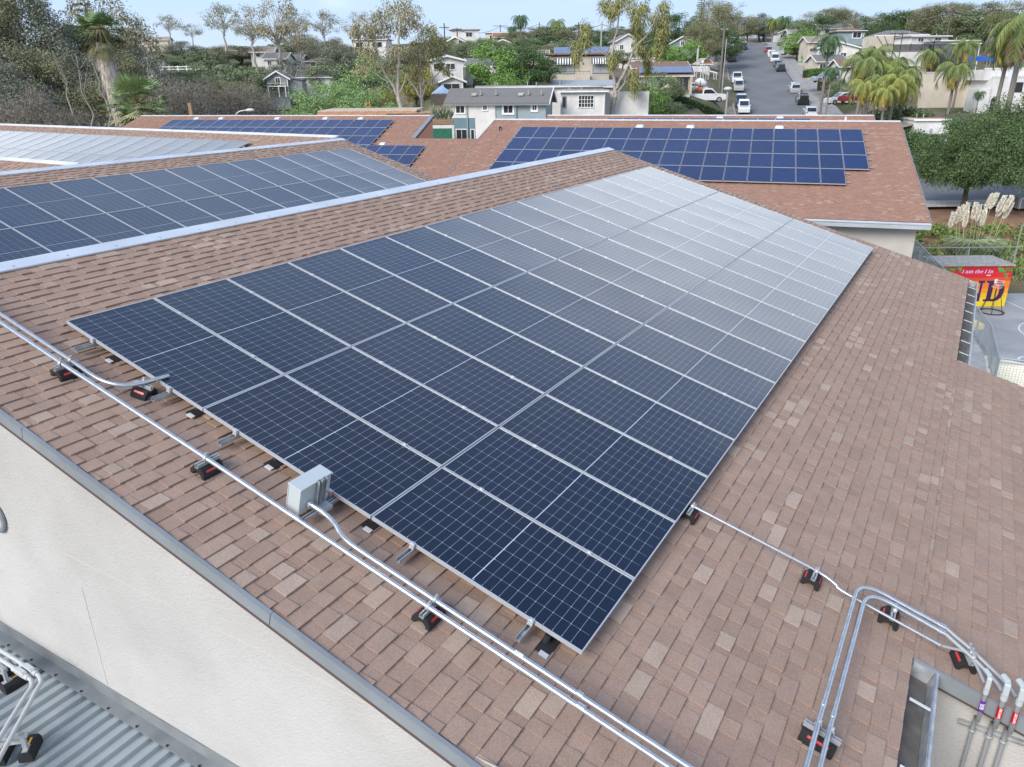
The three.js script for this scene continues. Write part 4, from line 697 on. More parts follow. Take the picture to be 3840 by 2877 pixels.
const G = {
  olive: [[0.15, 0.155, 0.08], [0.17, 0.17, 0.09], [0.125, 0.135, 0.075], [0.19, 0.17, 0.10]], euc: [[0.21, 0.18, 0.10], [0.185, 0.175, 0.09], [0.24, 0.20, 0.12], [0.16, 0.16, 0.085]],
  deep: [[0.045, 0.085, 0.03], [0.06, 0.10, 0.035], [0.035, 0.065, 0.03], [0.075, 0.12, 0.04]], bright: [[0.10, 0.19, 0.035], [0.13, 0.23, 0.045], [0.08, 0.155, 0.035], [0.16, 0.25, 0.06]],
  willow: [[0.15, 0.24, 0.085], [0.18, 0.27, 0.10], [0.125, 0.20, 0.08], [0.20, 0.29, 0.11]], yellow: [[0.20, 0.19, 0.05], [0.17, 0.175, 0.045], [0.14, 0.155, 0.045], [0.23, 0.20, 0.06]],
  grey: [[0.15, 0.16, 0.115], [0.17, 0.175, 0.13], [0.13, 0.14, 0.105]], brush: [[0.17, 0.14, 0.12], [0.145, 0.125, 0.105], [0.20, 0.165, 0.14], [0.12, 0.115, 0.085]],
  haze: [[0.13, 0.165, 0.085], [0.155, 0.185, 0.095], [0.11, 0.145, 0.075]], weep: [[0.19, 0.185, 0.065], [0.16, 0.165, 0.055], [0.215, 0.20, 0.085], [0.135, 0.15, 0.05]],
};
const T = {};
const mk = (k, o) => { T[k] = crownTree(o); return T[k]; };
mk('oliveA', { seed: 101, h: 15, w: 10, tr: 0.4, base: 0.12, clumps: 110, cr: 1.3, per: 210, len: 0.26, wid: 0.12, pal: G.olive });
mk('oliveB', { seed: 102, h: 14, w: 9, tr: 0.38, base: 0.1, clumps: 100, cr: 1.25, per: 210, len: 0.26, wid: 0.12, pal: G.grey });
mk('deepA', { seed: 103, h: 8, w: 8, tr: 0.25, base: 0.08, clumps: 85, cr: 0.95, per: 150, len: 0.24, wid: 0.13, pal: G.deep });
mk('deepB', { seed: 104, h: 9, w: 7, tr: 0.25, base: 0.1, clumps: 80, cr: 0.95, per: 150, len: 0.24, wid: 0.13, pal: G.haze });
mk('brightA', { seed: 105, h: 7, w: 7.5, tr: 0.25, base: 0.06, clumps: 75, cr: 0.85, per: 85, len: 0.3, wid: 0.15, pal: G.bright, droop: 0.3 });
mk('willowA', { seed: 106, h: 10, w: 9, tr: 0.3, base: 0.04, clumps: 90, cr: 1.0, per: 100, len: 0.38, wid: 0.1, pal: G.willow, droop: 0.6, hang: 0.8 });
mk('yellowA', { seed: 107, h: 6, w: 8, tr: 0.25, base: 0.05, clumps: 85, cr: 0.8, per: 90, len: 0.28, wid: 0.13, pal: G.yellow });
mk('eucA', { seed: 108, h: 16, w: 9, tr: 0.36, base: 0.42, clumps: 34, cr: 1.15, per: 75, len: 0.42, wid: 0.14, pal: G.euc, droop: 0.7, hang: 0.7, every: 1 });
mk('eucB', { seed: 109, h: 15, w: 7, tr: 0.32, base: 0.36, clumps: 30, cr: 1.1, per: 75, len: 0.42, wid: 0.14, pal: G.euc, droop: 0.7, hang: 0.7, every: 1 });
mk('eucC', { seed: 118, h: 15, w: 9, tr: 0.32, base: 0.5, clumps: 24, cr: 1.25, per: 80, len: 0.42, wid: 0.14, pal: G.olive, droop: 0.5, hang: 0.4, every: 1 });
mk('brushA', { seed: 110, h: 8, w: 9, tr: 0.2, base: 0.0, clumps: 95, cr: 1.3, per: 190, len: 0.5, wid: 0.032, pal: G.brush, every: 2, fill: true });
mk('brushB', { seed: 111, h: 7, w: 8, tr: 0.2, base: 0.0, clumps: 90, cr: 1.25, per: 190, len: 0.45, wid: 0.034, pal: [...G.brush, ...G.grey], every: 2, fill: true });
mk('bushA', { seed: 112, h: 2.6, w: 3.4, tr: 0.08, base: 0.0, clumps: 34, cr: 0.5, per: 55, len: 0.24, wid: 0.12, pal: G.deep });
mk('bushB', { seed: 113, h: 2.4, w: 3.2, tr: 0.08, base: 0.0, clumps: 34, cr: 0.5, per: 55, len: 0.24, wid: 0.12, pal: G.haze });
mk('bushC', { seed: 114, h: 2.4, w: 3.0, tr: 0.08, base: 0.0, clumps: 34, cr: 0.48, per: 55, len: 0.24, wid: 0.1, pal: G.yellow });

function put(kind, u, d, h, w, label, opts = {}) {                     // kind, bearing, distance ahead, height, width
  const g = T[kind], f = opts.at || foot(u, d), base = { oliveA: [15, 10], oliveB: [14, 9], deepA: [8, 8], deepB: [9, 7], brightA: [7, 7.5], willowA: [10, 9], yellowA: [6, 8], eucA: [16, 9], eucB: [15, 7], eucC: [15, 9], brushA: [8, 9], brushB: [7, 8], bushA: [2.6, 3.4], bushB: [2.4, 3.2], bushC: [2.4, 3] }[kind];
  const bm = kind.startsWith('euc') ? bark.pale : kind.startsWith('brush') ? bark.grey : opts.bark || bark.dark;
  return plantTree(opts.name || (kind.startsWith('bush') ? 'shrub' : kind.startsWith('euc') ? 'eucalyptus_tree' : kind.startsWith('brush') ? 'brushwood_tree' : 'tree'), label, kind.startsWith('bush') ? 'shrub' : 'tree', g, [f[0], f[1] - (opts.sink || 0), f[2]], (u * 0.37 + d) % 6.28, w / base[1], h / base[0], bm, opts.group);
}
// wooded ravine on the left
const RAV = 'dense trees of the wooded ravine', BRU = 'bare brown brushwood in front of the ravine trees';
for (const [k, u, d, h, w] of [['oliveA', -30, 104, 17.5, 13], ['oliveA', 60, 108, 18.5, 12], ['oliveB', 140, 112, 15.5, 12], ['oliveA', 205, 118, 13.5, 11], ['oliveB', 10, 96, 13, 11], ['oliveA', 110, 98, 12, 10], ['oliveB', 190, 102, 10.5, 9], ['oliveA', 265, 112, 10.5, 9], ['oliveB', 330, 122, 9.5, 9], ['oliveB', 60, 90, 9.5, 9], ['oliveA', 250, 98, 8.5, 8]])
  put(k, u, d, h * 1.18, w, k === 'oliveA' ? 'dense olive green tree in the ravine behind the pale-edged roof' : 'dense grey green tree in the ravine behind the pale-edged roof', { group: RAV + (k === 'oliveA' ? ', olive ones' : ', grey ones') });
for (const [k, u, d, h, w] of [['brushA', -10, 84, 7.5, 9], ['brushB', 55, 82, 8, 9], ['brushA', 115, 80, 8.5, 9], ['brushB', 175, 82, 7, 9], ['brushA', 345, 100, 9.5, 10], ['brushB', 400, 104, 9, 10], ['brushA', 450, 108, 8.5, 10], ['brushB', 300, 94, 6.5, 8], ['brushA', 505, 112, 7, 9], ['brushB', 545, 116, 7, 9], ['brushA', 470, 96, 5.0, 8], ['brushB', 400, 90, 4.6, 8]])
  put(k, u, d, h, w, k === 'brushA' ? 'tangled bare brown brushwood tree at the foot of the ravine' : 'tangled grey brown brushwood tree with a few leaves in the ravine', { group: BRU + (k === 'brushA' ? ', brown ones' : ', grey ones') });
for (const [u, d, h, w] of [[150, 77, 4.5, 6.5], [205, 76, 4.2, 6], [330, 82, 4, 6], [560, 96, 3.8, 6]]) put('deepA', u, d, h, w, 'low dark green tree in front of the ravine brushwood', { group: 'low dark trees at the ravine foot' });
// pale bare stems that show through the brushwood
for (const [u, v, d, u2, v2] of [[200, 262, 79, 165, 120], [232, 262, 81, 218, 100], [222, 170, 80, 196, 128], [160, 235, 80, 130, 140], [330, 250, 92, 318, 110]]) {
  const rng = mulberry(u * 7), a = sight(u, v, d), b = sight(u2, v2, d + 1), t = thing('bare_stem', 'leaning pale bare tree stem among the ravine brushwood', 'tree', a, 0, 'pale bare stems in the ravine'), q = [b[0] - a[0], b[1] - a[1], b[2] - a[2]];
  part('trunk', limb([0, -3, 0], q, 0.12, 0.035, 0, rng, 5), bark.stem, t); for (let i = 0; i < 4; i++) { const m = 0.35 + 0.15 * i, s = [q[0] * m, q[1] * m, q[2] * m]; part('branch', limb(s, [s[0] + (rng() - 0.5) * 2.2, s[1] + 1 + rng() * 1.2, s[2] + (rng() - 0.5)], 0.045, 0.012, 0, rng, 3), bark.stem, t); }
}
// skyline eucalyptus and hillside trees beyond
const SKY = 'eucalyptus on the skyline of the far hill';
for (const [k, u, d, h, w] of [['eucA', 262, 122, 20, 12], ['eucC', 300, 128, 17, 9], ['eucB', 320, 126, 15.5, 8], ['eucA', 20, 128, 22, 10], ['eucC', 495, 205, 15, 10], ['eucA', 555, 190, 15, 9], ['eucA', 612, 165, 17.5, 11], ['eucC', 372, 260, 11, 9], ['eucA', 655, 180, 12, 8], ['eucC', 705, 205, 13, 9], ['eucC', 640, 230, 12, 9], ['eucC', 420, 300, 10, 9], ['eucA', 780, 215, 12, 8]])
  put(k, u, d, h, w, k === 'eucC' ? 'umbrella-shaped eucalyptus with bare pale trunk on the left skyline' : 'open-crowned eucalyptus with pale trunk and branching limbs on the left skyline', { group: SKY + (k === 'eucC' ? ', umbrella-shaped' : ', open') });
for (const [k, u, d, h, w] of [['deepB', 350, 190, 4.5, 12], ['oliveB', 400, 220, 5, 13], ['deepB', 440, 200, 4.5, 12], ['oliveA', 520, 210, 5, 14], ['deepB', 590, 215, 4.5, 12], ['oliveB', 660, 225, 5.5, 14], ['oliveA', 715, 200, 6, 14], ['oliveB', 690, 190, 6, 9], ['deepB', 760, 190, 5.5, 12], ['deepB', 470, 150, 7, 10], ['deepB', 540, 140, 7, 10], ['oliveA', 500, 128, 6.5, 10], ['deepB', 430, 132, 7, 10], ['deepB', 380, 126, 7, 10], ['oliveB', 620, 150, 7, 9], ['deepB', 700, 150, 6.5, 9], ['oliveB', 735, 165, 9, 9], ['deepB', 800, 170, 6, 10], ['deepB', 850, 160, 5.5, 10], ['oliveB', 900, 165, 6, 10]])
  put(k, u, d, h, w, { deepB: 'hazy mid green tree on the hillside left of the white houses', oliveA: 'broad olive tree on the hillside above the ravine', oliveB: 'tall grey green tree on the hillside above the ravine' }[k], { group: 'hillside trees above the ravine, ' + k });
// green thicket behind the timber roof
for (const [u, d, h, w] of [[690, 112, 7.8, 9], [745, 108, 8.6, 9], [795, 118, 10.5, 10], [765, 104, 6.2, 9], [660, 104, 5.2, 7], [715, 98, 4.6, 9], [815, 108, 7.5, 8]]) put('willowA', u, d, h, w, 'billowing soft green pepper tree behind the unfinished timber roof', { group: 'pepper trees behind the timber roof', bark: bark.grey });
put('yellowA', 638, 92, 5.2, 7.5, 'round yellow green bushy tree beyond the far school roof'); put('yellowA', 533, 92, 2.7, 4.2, 'small bright yellow green bush by the street lamp');
for (const [u, d, h, w] of [[865, 100, 4.7, 6], [830, 98, 4.4, 5.5], [900, 100, 4.8, 6], [925, 100, 4.4, 5]]) put('deepA', u, d, h, w, 'dark green thicket tree between timber roof and white houses', { group: 'dark thicket behind the timber roof' });
for (const [u, d] of [[846, 93], [862, 92], [880, 93]]) put('bushC', u, d, 3.0, 2.8, 'yellow green shrub against the dark thicket', { group: 'yellow green shrubs at the thicket' });
for (const [u, d, h, w] of [[835, 114, 6.5, 6], [902, 116, 6, 6]]) put('yellowA', u, d, h, w, 'yellow olive tree standing behind the white-trunked eucalyptus', { group: 'yellow olive trees behind the white trunks' });
// trees between the houses in the middle and along the street
for (const [k, u, d, h, w] of [['brightA', 1078, 112, 6.3, 8], ['brightA', 1100, 106, 5, 6], ['deepA', 1150, 112, 5.6, 8], ['deepA', 1130, 116, 6, 7], ['deepB', 1060, 150, 4.55, 8], ['deepB', 1085, 175, 4.64, 7.2], ['oliveA', 1110, 190, 4.64, 7.2], ['deepB', 1160, 190, 4.64, 8], ['deepA', 1190, 215, 5.22, 8.8], ['oliveA', 1215, 195, 5.22, 8], ['deepB', 1240, 185, 5.22, 7.2], ['deepA', 1290, 205, 5.8, 8.8], ['deepA', 1310, 195, 5.8, 7.2], ['deepB', 1270, 165, 4.06, 6.4], ['oliveB', 1040, 180, 5.8, 6.4], ['deepB', 1010, 165, 4.64, 6.4], ['oliveA', 985, 190, 5.22, 7.2], ['deepA', 1390, 205, 5.22, 8], ['deepA', 1420, 230, 5.8, 8.8], ['deepA', 1460, 235, 10, 12], ['deepB', 1510, 235, 9, 10], ['brightA', 1470, 165, 5.5, 9], ['brightA', 1440, 160, 5, 7], ['deepA', 1560, 190, 9, 9], ['oliveA', 1545, 205, 13, 11], ['eucC', 1530, 215, 14, 10], ['eucC', 1565, 235, 13, 10], ['oliveA', 1590, 285, 10, 14], ['eucC', 1612, 290, 10, 9], ['oliveB', 1640, 300, 9, 12], ['oliveA', 1515, 180, 10, 8], ['deepB', 1345, 170, 3.48, 5.6], ['deepB', 1100, 230, 4.06, 7.2], ['oliveA', 960, 215, 5.22, 8], ['oliveA', 1170, 250, 4.64, 9.6], ['deepB', 1250, 260, 5.22, 11.2], ['deepB', 1340, 255, 5.22, 11.2]])
  put(k, u, d, h, w, { brightA: 'bright green spreading tree between the hillside houses', deepA: 'dark round tree among the hillside houses left of the street', deepB: 'mid green tree among the hillside houses left of the street', oliveA: 'olive coloured tree among the houses left of the street', oliveB: 'greyish tall tree among the houses left of the street', eucC: 'open umbrella-crowned tree at the head of the street' }[k], { group: 'trees among the hillside houses, ' + k });
for (const [k, u, d, h, w] of [['deepB', 975, 178, 5.5, 8], ['oliveA', 1015, 185, 6, 7], ['deepB', 1050, 192, 6, 8], ['oliveA', 1075, 205, 5, 8], ['deepB', 1132, 205, 6, 8], ['deepA', 1156, 200, 5.5, 7], ['oliveA', 1192, 192, 5, 8], ['deepB', 1216, 182, 5.5, 7], ['oliveA', 1242, 205, 5, 8], ['deepB', 1000, 218, 5, 9], ['oliveA', 1120, 228, 5, 9], ['deepB', 1182, 238, 5, 10], ['oliveA', 1226, 232, 5, 9], ['deepA', 1302, 222, 6, 9], ['oliveA', 1346, 218, 6, 9], ['deepA', 1382, 226, 6.5, 9], ['deepB', 1405, 180, 5, 7], ['oliveA', 950, 170, 5.5, 7]])
  put(k, u, d, h, w, { deepA: 'small dark tree on the upper slope below the skyline', deepB: 'small mid green tree on the upper slope below the skyline', oliveA: 'small olive tree on the upper slope below the skyline' }[k], { group: 'small trees of the upper slope, ' + k });
for (const [k, u, d, h, w] of [['deepA', 1285, 92, 4.5, 4], ['deepA', 1350, 96, 6.2, 6.5], ['deepA', 1385, 98, 6.4, 6], ['brightA', 1402, 104, 6.2, 5], ['deepB', 1440, 104, 4.5, 5], ['deepB', 1425, 110, 5, 6]])
  put(k, u, d, h, w, { deepA: 'dark leafy tree around the weeping eucalyptus trunk', brightA: 'bright green tree beside the weeping eucalyptus', deepB: 'soft green bush tree beside the bungalow fence' }[k], { group: 'garden trees round the weeping eucalyptus, ' + k });
// right of the street
for (const [k, u, d, h, w] of [['brightA', 1720, 205, 6.5, 9], ['oliveA', 1785, 235, 11.7, 14], ['deepA', 1770, 225, 10, 12], ['oliveA', 1815, 240, 10.9, 10], ['oliveA', 1862, 225, 9.36, 12], ['deepA', 1905, 205, 9.36, 13], ['deepA', 1935, 200, 8.58, 10], ['oliveB', 1880, 215, 7.02, 10], ['oliveB', 1985, 205, 6.24, 12], ['oliveA', 2010, 180, 8.58, 10], ['oliveA', 2050, 176, 9.36, 12], ['deepB', 2085, 170, 7.8, 12], ['oliveB', 2120, 176, 8.58, 13], ['eucC', 2165, 165, 10.1, 11], ['eucC', 2200, 165, 9.36, 10], ['deepB', 2190, 150, 5.46, 10], ['oliveA', 2230, 150, 7.02, 10], ['deepB', 1850, 190, 4.68, 9], ['deepB', 1950, 180, 4.29, 8], ['oliveB', 1650, 290, 8, 12], ['oliveA', 1700, 280, 8, 12], ['deepB', 1730, 260, 8, 11], ['brightA', 1752, 190, 3.8, 4.5], ['deepB', 1830, 160, 3.9, 7], ['deepB', 1815, 140, 4, 5], ['oliveB', 1870, 145, 5, 6]])
  put(k, u, d, h, w, { brightA: 'bright green rounded tree beside the upper street pavement', oliveA: 'large olive brown tree on the skyline right of the street', oliveB: 'grey green tree on the skyline right of the street', deepA: 'large dark green tree on the skyline right of the street', deepB: 'mid green tree behind the houses right of the street', eucC: 'sparse open-crowned tree above the blue screens' }[k], { group: 'trees right of the street, ' + k });
for (const [k, u, d, h, w] of [['bushA', 1990, 80, 2.6, 6], ['bushA', 1965, 84, 3.2, 5], ['bushA', 1925, 86, 3.4, 6], ['bushA', 2045, 82, 2.4, 5], ['bushB', 1880, 92, 3, 5], ['bushA', 2100, 80, 2.6, 5], ['bushB', 2150, 84, 3, 5], ['bushA', 1945, 80, 3, 5], ['bushA', 1900, 82, 3, 5]]) put(k, u, d, h, w, k === 'bushA' ? 'dark shrub at the foot of the feather palms' : 'soft green shrub at the foot of the feather palms', { group: 'shrubs under the palms, ' + k });

// the two white-trunked eucalyptus behind the far roof and the weeping one
function sketchTree(name, label, d, limbs, clumps, leafOpts, barkMat, seed) {      // limbs: [[u,v,r],...]; clumps: [u,v,R]
  const rng = mulberry(seed), b = sight(limbs[0][0][0], limbs[0][0][1], d), t = thing(name, label, 'tree', b), rel = (u, v, k = 0) => { const p = sight(u, v, d + k); return [p[0] - b[0], p[1] - b[1], p[2] - b[2]]; };
  const wood = []; limbs.forEach((L, i) => { const k1 = i ? (rng() - 0.5) * 5 : 0; for (let j = 1; j < L.length; j++) wood.push(...limb(rel(L[j - 1][0], L[j - 1][1], k1 * (j - 1) / L.length), rel(L[j][0], L[j][1], k1 * j / L.length), L[j - 1][2], L[j][2], 0, rng, 3)); });
  part('trunk', wood, barkMat, t); const L = new Leaves(); for (const [u, v, R, n] of clumps) { const k = (rng() - 0.5) * 5; for (let q = 0; q < 3; q++) { const c = rel(u + (rng() - 0.5) * R * 14, v + (rng() - 0.5) * R * 12, k + (rng() - 0.5) * R * 1.6); clump(L, rng, c, R * (0.5 + 0.35 * rng()), n || leafOpts.n || 120, leafOpts); } }
  part('crown', L.geo(), leafMat, t); return t;
}
sketchTree('eucalyptus_tree', 'tall eucalyptus with forked white trunk behind the unfinished timber roof', 88, [[[868, 262, 0.36], [867, 240, 0.3], [860, 208, 0.26]], [[860, 208, 0.2], [846, 180, 0.16], [828, 152, 0.13], [815, 120, 0.1], [806, 80, 0.07], [800, 40, 0.03]], [[861, 208, 0.2], [860, 165, 0.17], [861, 120, 0.14], [863, 70, 0.1], [866, 25, 0.05]], [[828, 152, 0.09], [806, 130, 0.06], [790, 105, 0.04]], [[863, 200, 0.1], [873, 180, 0.08], [878, 160, 0.05]], [[861, 120, 0.08], [842, 90, 0.06], [832, 50, 0.03]], [[863, 70, 0.07], [884, 45, 0.05], [893, 20, 0.02]], [[846, 180, 0.07], [826, 170, 0.05], [812, 158, 0.03]], [[856, 200, 0.07], [840, 190, 0.05], [833, 168, 0.03]]],
  [[778, 62, 1.5], [792, 48, 1.5], [806, 34, 1.5], [822, 22, 1.5], [838, 30, 1.4], [850, 12, 1.5], [866, 6, 1.5], [880, 14, 1.5], [893, 22, 1.4], [885, 40, 1.4], [868, 36, 1.4], [848, 50, 1.3], [828, 54, 1.3], [800, 68, 1.2], [812, 60, 1.2], [760, 66, 0.9], [898, 45, 1.1], [872, 62, 1.1], [790, 95, 1.3], [808, 110, 1.2], [846, 112, 1.4], [872, 110, 1.3], [795, 130, 1.4], [780, 142, 1.2], [840, 140, 1.3]], { len: 0.36, wid: 0.11, pal: G.euc, droop: 0.9, hang: 0.6, n: 62 }, bark.pale, 301);
sketchTree('eucalyptus_tree', 'slimmer white-trunked eucalyptus leaning beside the taller one', 92, [[[913, 262, 0.26], [912, 235, 0.22], [911, 215, 0.2]], [[911, 215, 0.12], [893, 185, 0.1], [878, 165, 0.07], [868, 150, 0.04]], [[911, 215, 0.14], [907, 180, 0.12], [906, 150, 0.1], [912, 120, 0.08], [918, 90, 0.05], [925, 60, 0.02]], [[911, 213, 0.1], [922, 185, 0.09], [940, 165, 0.06], [955, 150, 0.03]], [[906, 150, 0.06], [895, 130, 0.04], [890, 110, 0.02]]],
  [[925, 60, 1.3], [940, 70, 1.3], [950, 85, 1.2], [915, 75, 1.2], [905, 90, 1.2], [930, 95, 1.3], [945, 110, 1.2], [920, 112, 1.2], [892, 118, 1.3], [880, 135, 1.4], [905, 140, 1.2], [955, 140, 0.8], [966, 150, 0.7], [900, 155, 1.2], [935, 80, 1.2]], { len: 0.36, wid: 0.11, pal: [...G.euc, ...G.weep], droop: 0.9, hang: 0.6, n: 70 }, bark.pale, 302);
sketchTree('eucalyptus_tree', 'tall weeping eucalyptus with white trunk and hanging yellow green sprays', 92, [[[1322, 252, 0.32], [1325, 225, 0.3], [1330, 205, 0.28], [1328, 195, 0.27]], [[1328, 195, 0.2], [1325, 160, 0.17], [1322, 130, 0.14], [1326, 90, 0.12], [1334, 60, 0.1], [1338, 30, 0.08], [1345, 0, 0.05], [1350, -30, 0.03]], [[1328, 195, 0.17], [1345, 165, 0.15], [1358, 140, 0.13], [1370, 105, 0.11], [1395, 80, 0.08], [1412, 50, 0.05], [1425, 20, 0.03]], [[1331, 205, 0.1], [1349, 180, 0.08], [1352, 165, 0.05]], [[1322, 130, 0.08], [1300, 108, 0.06], [1278, 92, 0.04], [1262, 82, 0.02]], [[1318, 125, 0.06], [1290, 110, 0.04], [1270, 98, 0.02]], [[1370, 105, 0.06], [1385, 95, 0.04], [1410, 85, 0.02]], [[1338, 30, 0.05], [1352, 20, 0.04], [1360, 5, 0.02]]],
  [[1270, 55, 0.9, 150], [1262, 75, 0.9, 150], [1247, 95, 0.9, 150], [1248, 112, 0.8, 130], [1275, 72, 0.8], [1308, 0, 1.0], [1325, 8, 1.0], [1345, -5, 1.1], [1318, 20, 0.9], [1375, 20, 1.2, 160], [1372, 45, 1.2, 170], [1380, 68, 1.1, 150], [1398, 12, 1.0], [1412, 28, 0.9], [1432, 12, 1.1, 160], [1434, 40, 1.1, 170], [1430, 66, 1.1, 170], [1436, 88, 0.9, 140], [1424, 98, 0.8], [1384, 92, 1.0], [1330, 112, 1.1, 160], [1320, 122, 0.9], [1395, 112, 0.8], [1402, 135, 0.8, 130], [1368, 160, 1.0, 150], [1375, 175, 0.9], [1360, -20, 1.2]], { len: 0.45, wid: 0.09, pal: G.weep, droop: 1.3, hang: 1.5, flat: 1.1 }, bark.pale, 303);

// Norfolk pine on the left skyline
{
  const f = foot(236, 118), rng = mulberry(9), t = thing('norfolk_pine', 'tall narrow tiered pine on the left skyline beside the fan palm', 'tree', f), L = new Leaves(), wood = limb([0, 0, 0], [0.3, 19.6, 0], 0.35, 0.04, 0, rng, 6);
  for (let y = 6; y < 19.4; y += 0.75) { const R = 0.35 + (19.6 - y) * 0.2; for (let k = 0; k < 6; k++) { const a = k * 1.047 + y, q = new THREE.Vector3(Math.cos(a) * R, y + R * 0.22, Math.sin(a) * R); wood.push(bar([0.2, y, 0], q.toArray(), 0.04, 0.015, 4)); for (let i = 0; i < 26; i++) { const m = 0.25 + 0.75 * rng(); L.leaf(q.x * m, y + R * 0.22 * m, q.z * m, new THREE.Vector3(Math.cos(a + rng() - 0.5), 0.9 * rng(), Math.sin(a + rng() - 0.5)), rv(rng), 0.42, 0.1, pick(rng, G.olive)); } } }
  part('trunk', wood, bark.grey, t); part('crown', L.geo(), leafMat, t);
}
// conifers near the street head
for (const [u, d, h] of [[1513, 230, 17], [1505, 232, 14]]) { const f = foot(u, d), rng = mulberry(u), t = thing('conifer', 'dark pointed conifer rising above the grey gable house', 'tree', f, 0, 'conifers by the grey gable house'), L = new Leaves(); for (let y = 2; y < h; y += 0.5) { const R = 0.3 + (h - y) * 0.2; for (let i = 0; i < 36; i++) { const a = rng() * 6.28, r = R * (0.4 + 0.6 * rng()); L.leaf(Math.cos(a) * r, y, Math.sin(a) * r, new THREE.Vector3(Math.cos(a), -0.2, Math.sin(a)), new THREE.Vector3(0, 1, 0), 0.5, 0.2, pick(rng, G.deep)); } } part('trunk', limb([0, 0, 0], [0, h, 0], 0.3, 0.03, 0, rng, 4), bark.dark, t); part('crown', L.geo(), leafMat, t); }

// palms
function featherPalm(seed, h, tr, nf, fl, pal, deadPal, lean = 0) {           // arching feather fronds on a slim trunk
  const rng = mulberry(seed), L = new Leaves(), wood = [], top = [lean * h, h, 0]; let prev = [0, -0.5, 0]; const n = 7;
  for (let i = 1; i <= n; i++) { const t = i / n, q = [lean * h * t * t, -0.5 + (h + 0.5) * t, 0]; wood.push(bar(prev, q, tr * (1.15 - 0.25 * (i - 1) / n), tr * (1.15 - 0.25 * t), 9)); prev = q; }
  wood.push(bar(top, [top[0], top[1] + 0.9, 0], tr * 1.25, tr * 0.35, 9));
  const P0 = new THREE.Vector3(top[0], top[1] + 0.6, 0);
  for (let k = 0; k < nf; k++) {
    const a = k * 2.39996 + rng() * 0.3, e = mix(1.25, -0.55, Math.pow(k / (nf - 1), 0.8)) + (rng() - 0.5) * 0.2, len = fl * (0.85 + 0.3 * rng()), dead = k / nf > 0.82 && deadPal; const dir = new THREE.Vector3(Math.cos(a), 0, Math.sin(a)); let p = P0.clone(), ang = e; const steps = 15, up = new THREE.Vector3(0, 1, 0), side = new THREE.Vector3(-dir.z, 0, dir.x), c0 = dead ? deadPal : k / nf > 0.6 && pal.length > 3 ? [pal[3], pal[2]] : pal.slice(0, 3);
    for (let s = 0; s < steps; s++) {
      const q = p.clone().addScaledVector(dir, Math.cos(ang) * len / steps).addScaledVector(up, Math.sin(ang) * len / steps); L.blade(p, q, 0.06, side.clone().cross(dir).add(up), pick(rng, c0));
      if (s > 1) for (const sg of [-1, 1]) for (let m = 0; m < 3; m++) { const b = p.clone().lerp(q, m * 0.33 + rng() * 0.3), lw = len * (0.2 + 0.16 * rng()) * Math.sin(Math.PI * (0.12 + 0.8 * s / steps)) + 0.15; const tip = b.clone().addScaledVector(side, sg * lw * 0.62).addScaledVector(dir, lw * 0.3).addScaledVector(up, -lw * (0.6 + 0.5 * rng())); L.blade(b, tip, 0.05, dir.clone().multiplyScalar(0.3).add(up), pick(rng, c0)); }
      p = q; ang -= 0.15 + (dead ? 0.06 : 0);
    }
  }
  return { wood: merged(wood), leaf: L.geo() };
}
const qg = [[0.11, 0.145, 0.045], [0.135, 0.165, 0.05], [0.09, 0.125, 0.04], [0.30, 0.245, 0.045]], qd = [[0.30, 0.21, 0.13], [0.34, 0.24, 0.16]], dk = [[0.06, 0.11, 0.05], [0.08, 0.13, 0.06], [0.05, 0.09, 0.045]];
const palmProto = { a: featherPalm(1, 6.2, 0.17, 30, 3.1, qg, qd), b: featherPalm(2, 5.6, 0.17, 28, 3.0, [[0.14, 0.175, 0.045], [0.175, 0.20, 0.05], [0.21, 0.21, 0.05], [0.36, 0.28, 0.045]], qd), c: featherPalm(3, 10, 0.2, 34, 3.1, dk, null, -0.015), d: featherPalm(4, 9, 0.22, 30, 2.9, qg, qd, 0.02) };
const palm = (kind, u, v, d, h, label, grp) => { const c = sight(u, v, d), base = { a: 6.2, b: 5.6, c: 10, d: 9 }[kind], s = h / base, t = thing('feather_palm', label, 'palm', [c[0], c[1] - h - 0.4, c[2]], u % 6, grp); t.scale.setScalar(s); part('trunk', palmProto[kind].wood, bark.palm, t); part('fronds', palmProto[kind].leaf, leafMat, t); return t; };
const QP = 'yellowing feather palms in the cluster right of the street';
palm('c', 1792, 88, 126, 9.6, 'tall slim dark feather palm beside the street pavement'); palm('c', 1797, 150, 118, 5.6, 'shorter dark feather palm beside the tall slim one');
for (const [k, u, v, d, h] of [['a', 1868, 138, 90, 6.4], ['a', 1902, 172, 86, 4.6], ['b', 1936, 176, 82, 4.4], ['b', 1955, 188, 84, 4.2], ['b', 1868, 184, 84, 4.2], ['a', 1935, 140, 95, 6.0], ['a', 1890, 118, 100, 6.5], ['b', 1915, 196, 80, 3.6], ['a', 1880, 160, 92, 5.2], ['a', 1958, 158, 92, 5.4], ['b', 1905, 150, 94, 5.6]]) palm(k, u, v, d, h, k === 'a' ? 'green feather palm with drooping yellow lower fronds in the cluster' : 'low yellow feather palm in the front of the cluster', QP + ', ' + k);
palm('a', 2066, 150, 96, 6.0, 'feather palm with yellow drooping fronds before the cream wall'); palm('d', 2082, 100, 104, 8.5, 'bright green feather palm in front of the grey block house'); palm('d', 2178, 105, 80, 7.6, 'big feather palm with leaning grey trunk before the blue screens'); palm('c', 2118, 196, 84, 2.6, 'short dark palm beside the arched white house'); palm('a', 2010, 118, 128, 6, 'feather palm before the spiral stair'); palm('a', 2215, 60, 78, 9, 'feather palm standing above the blue screens');
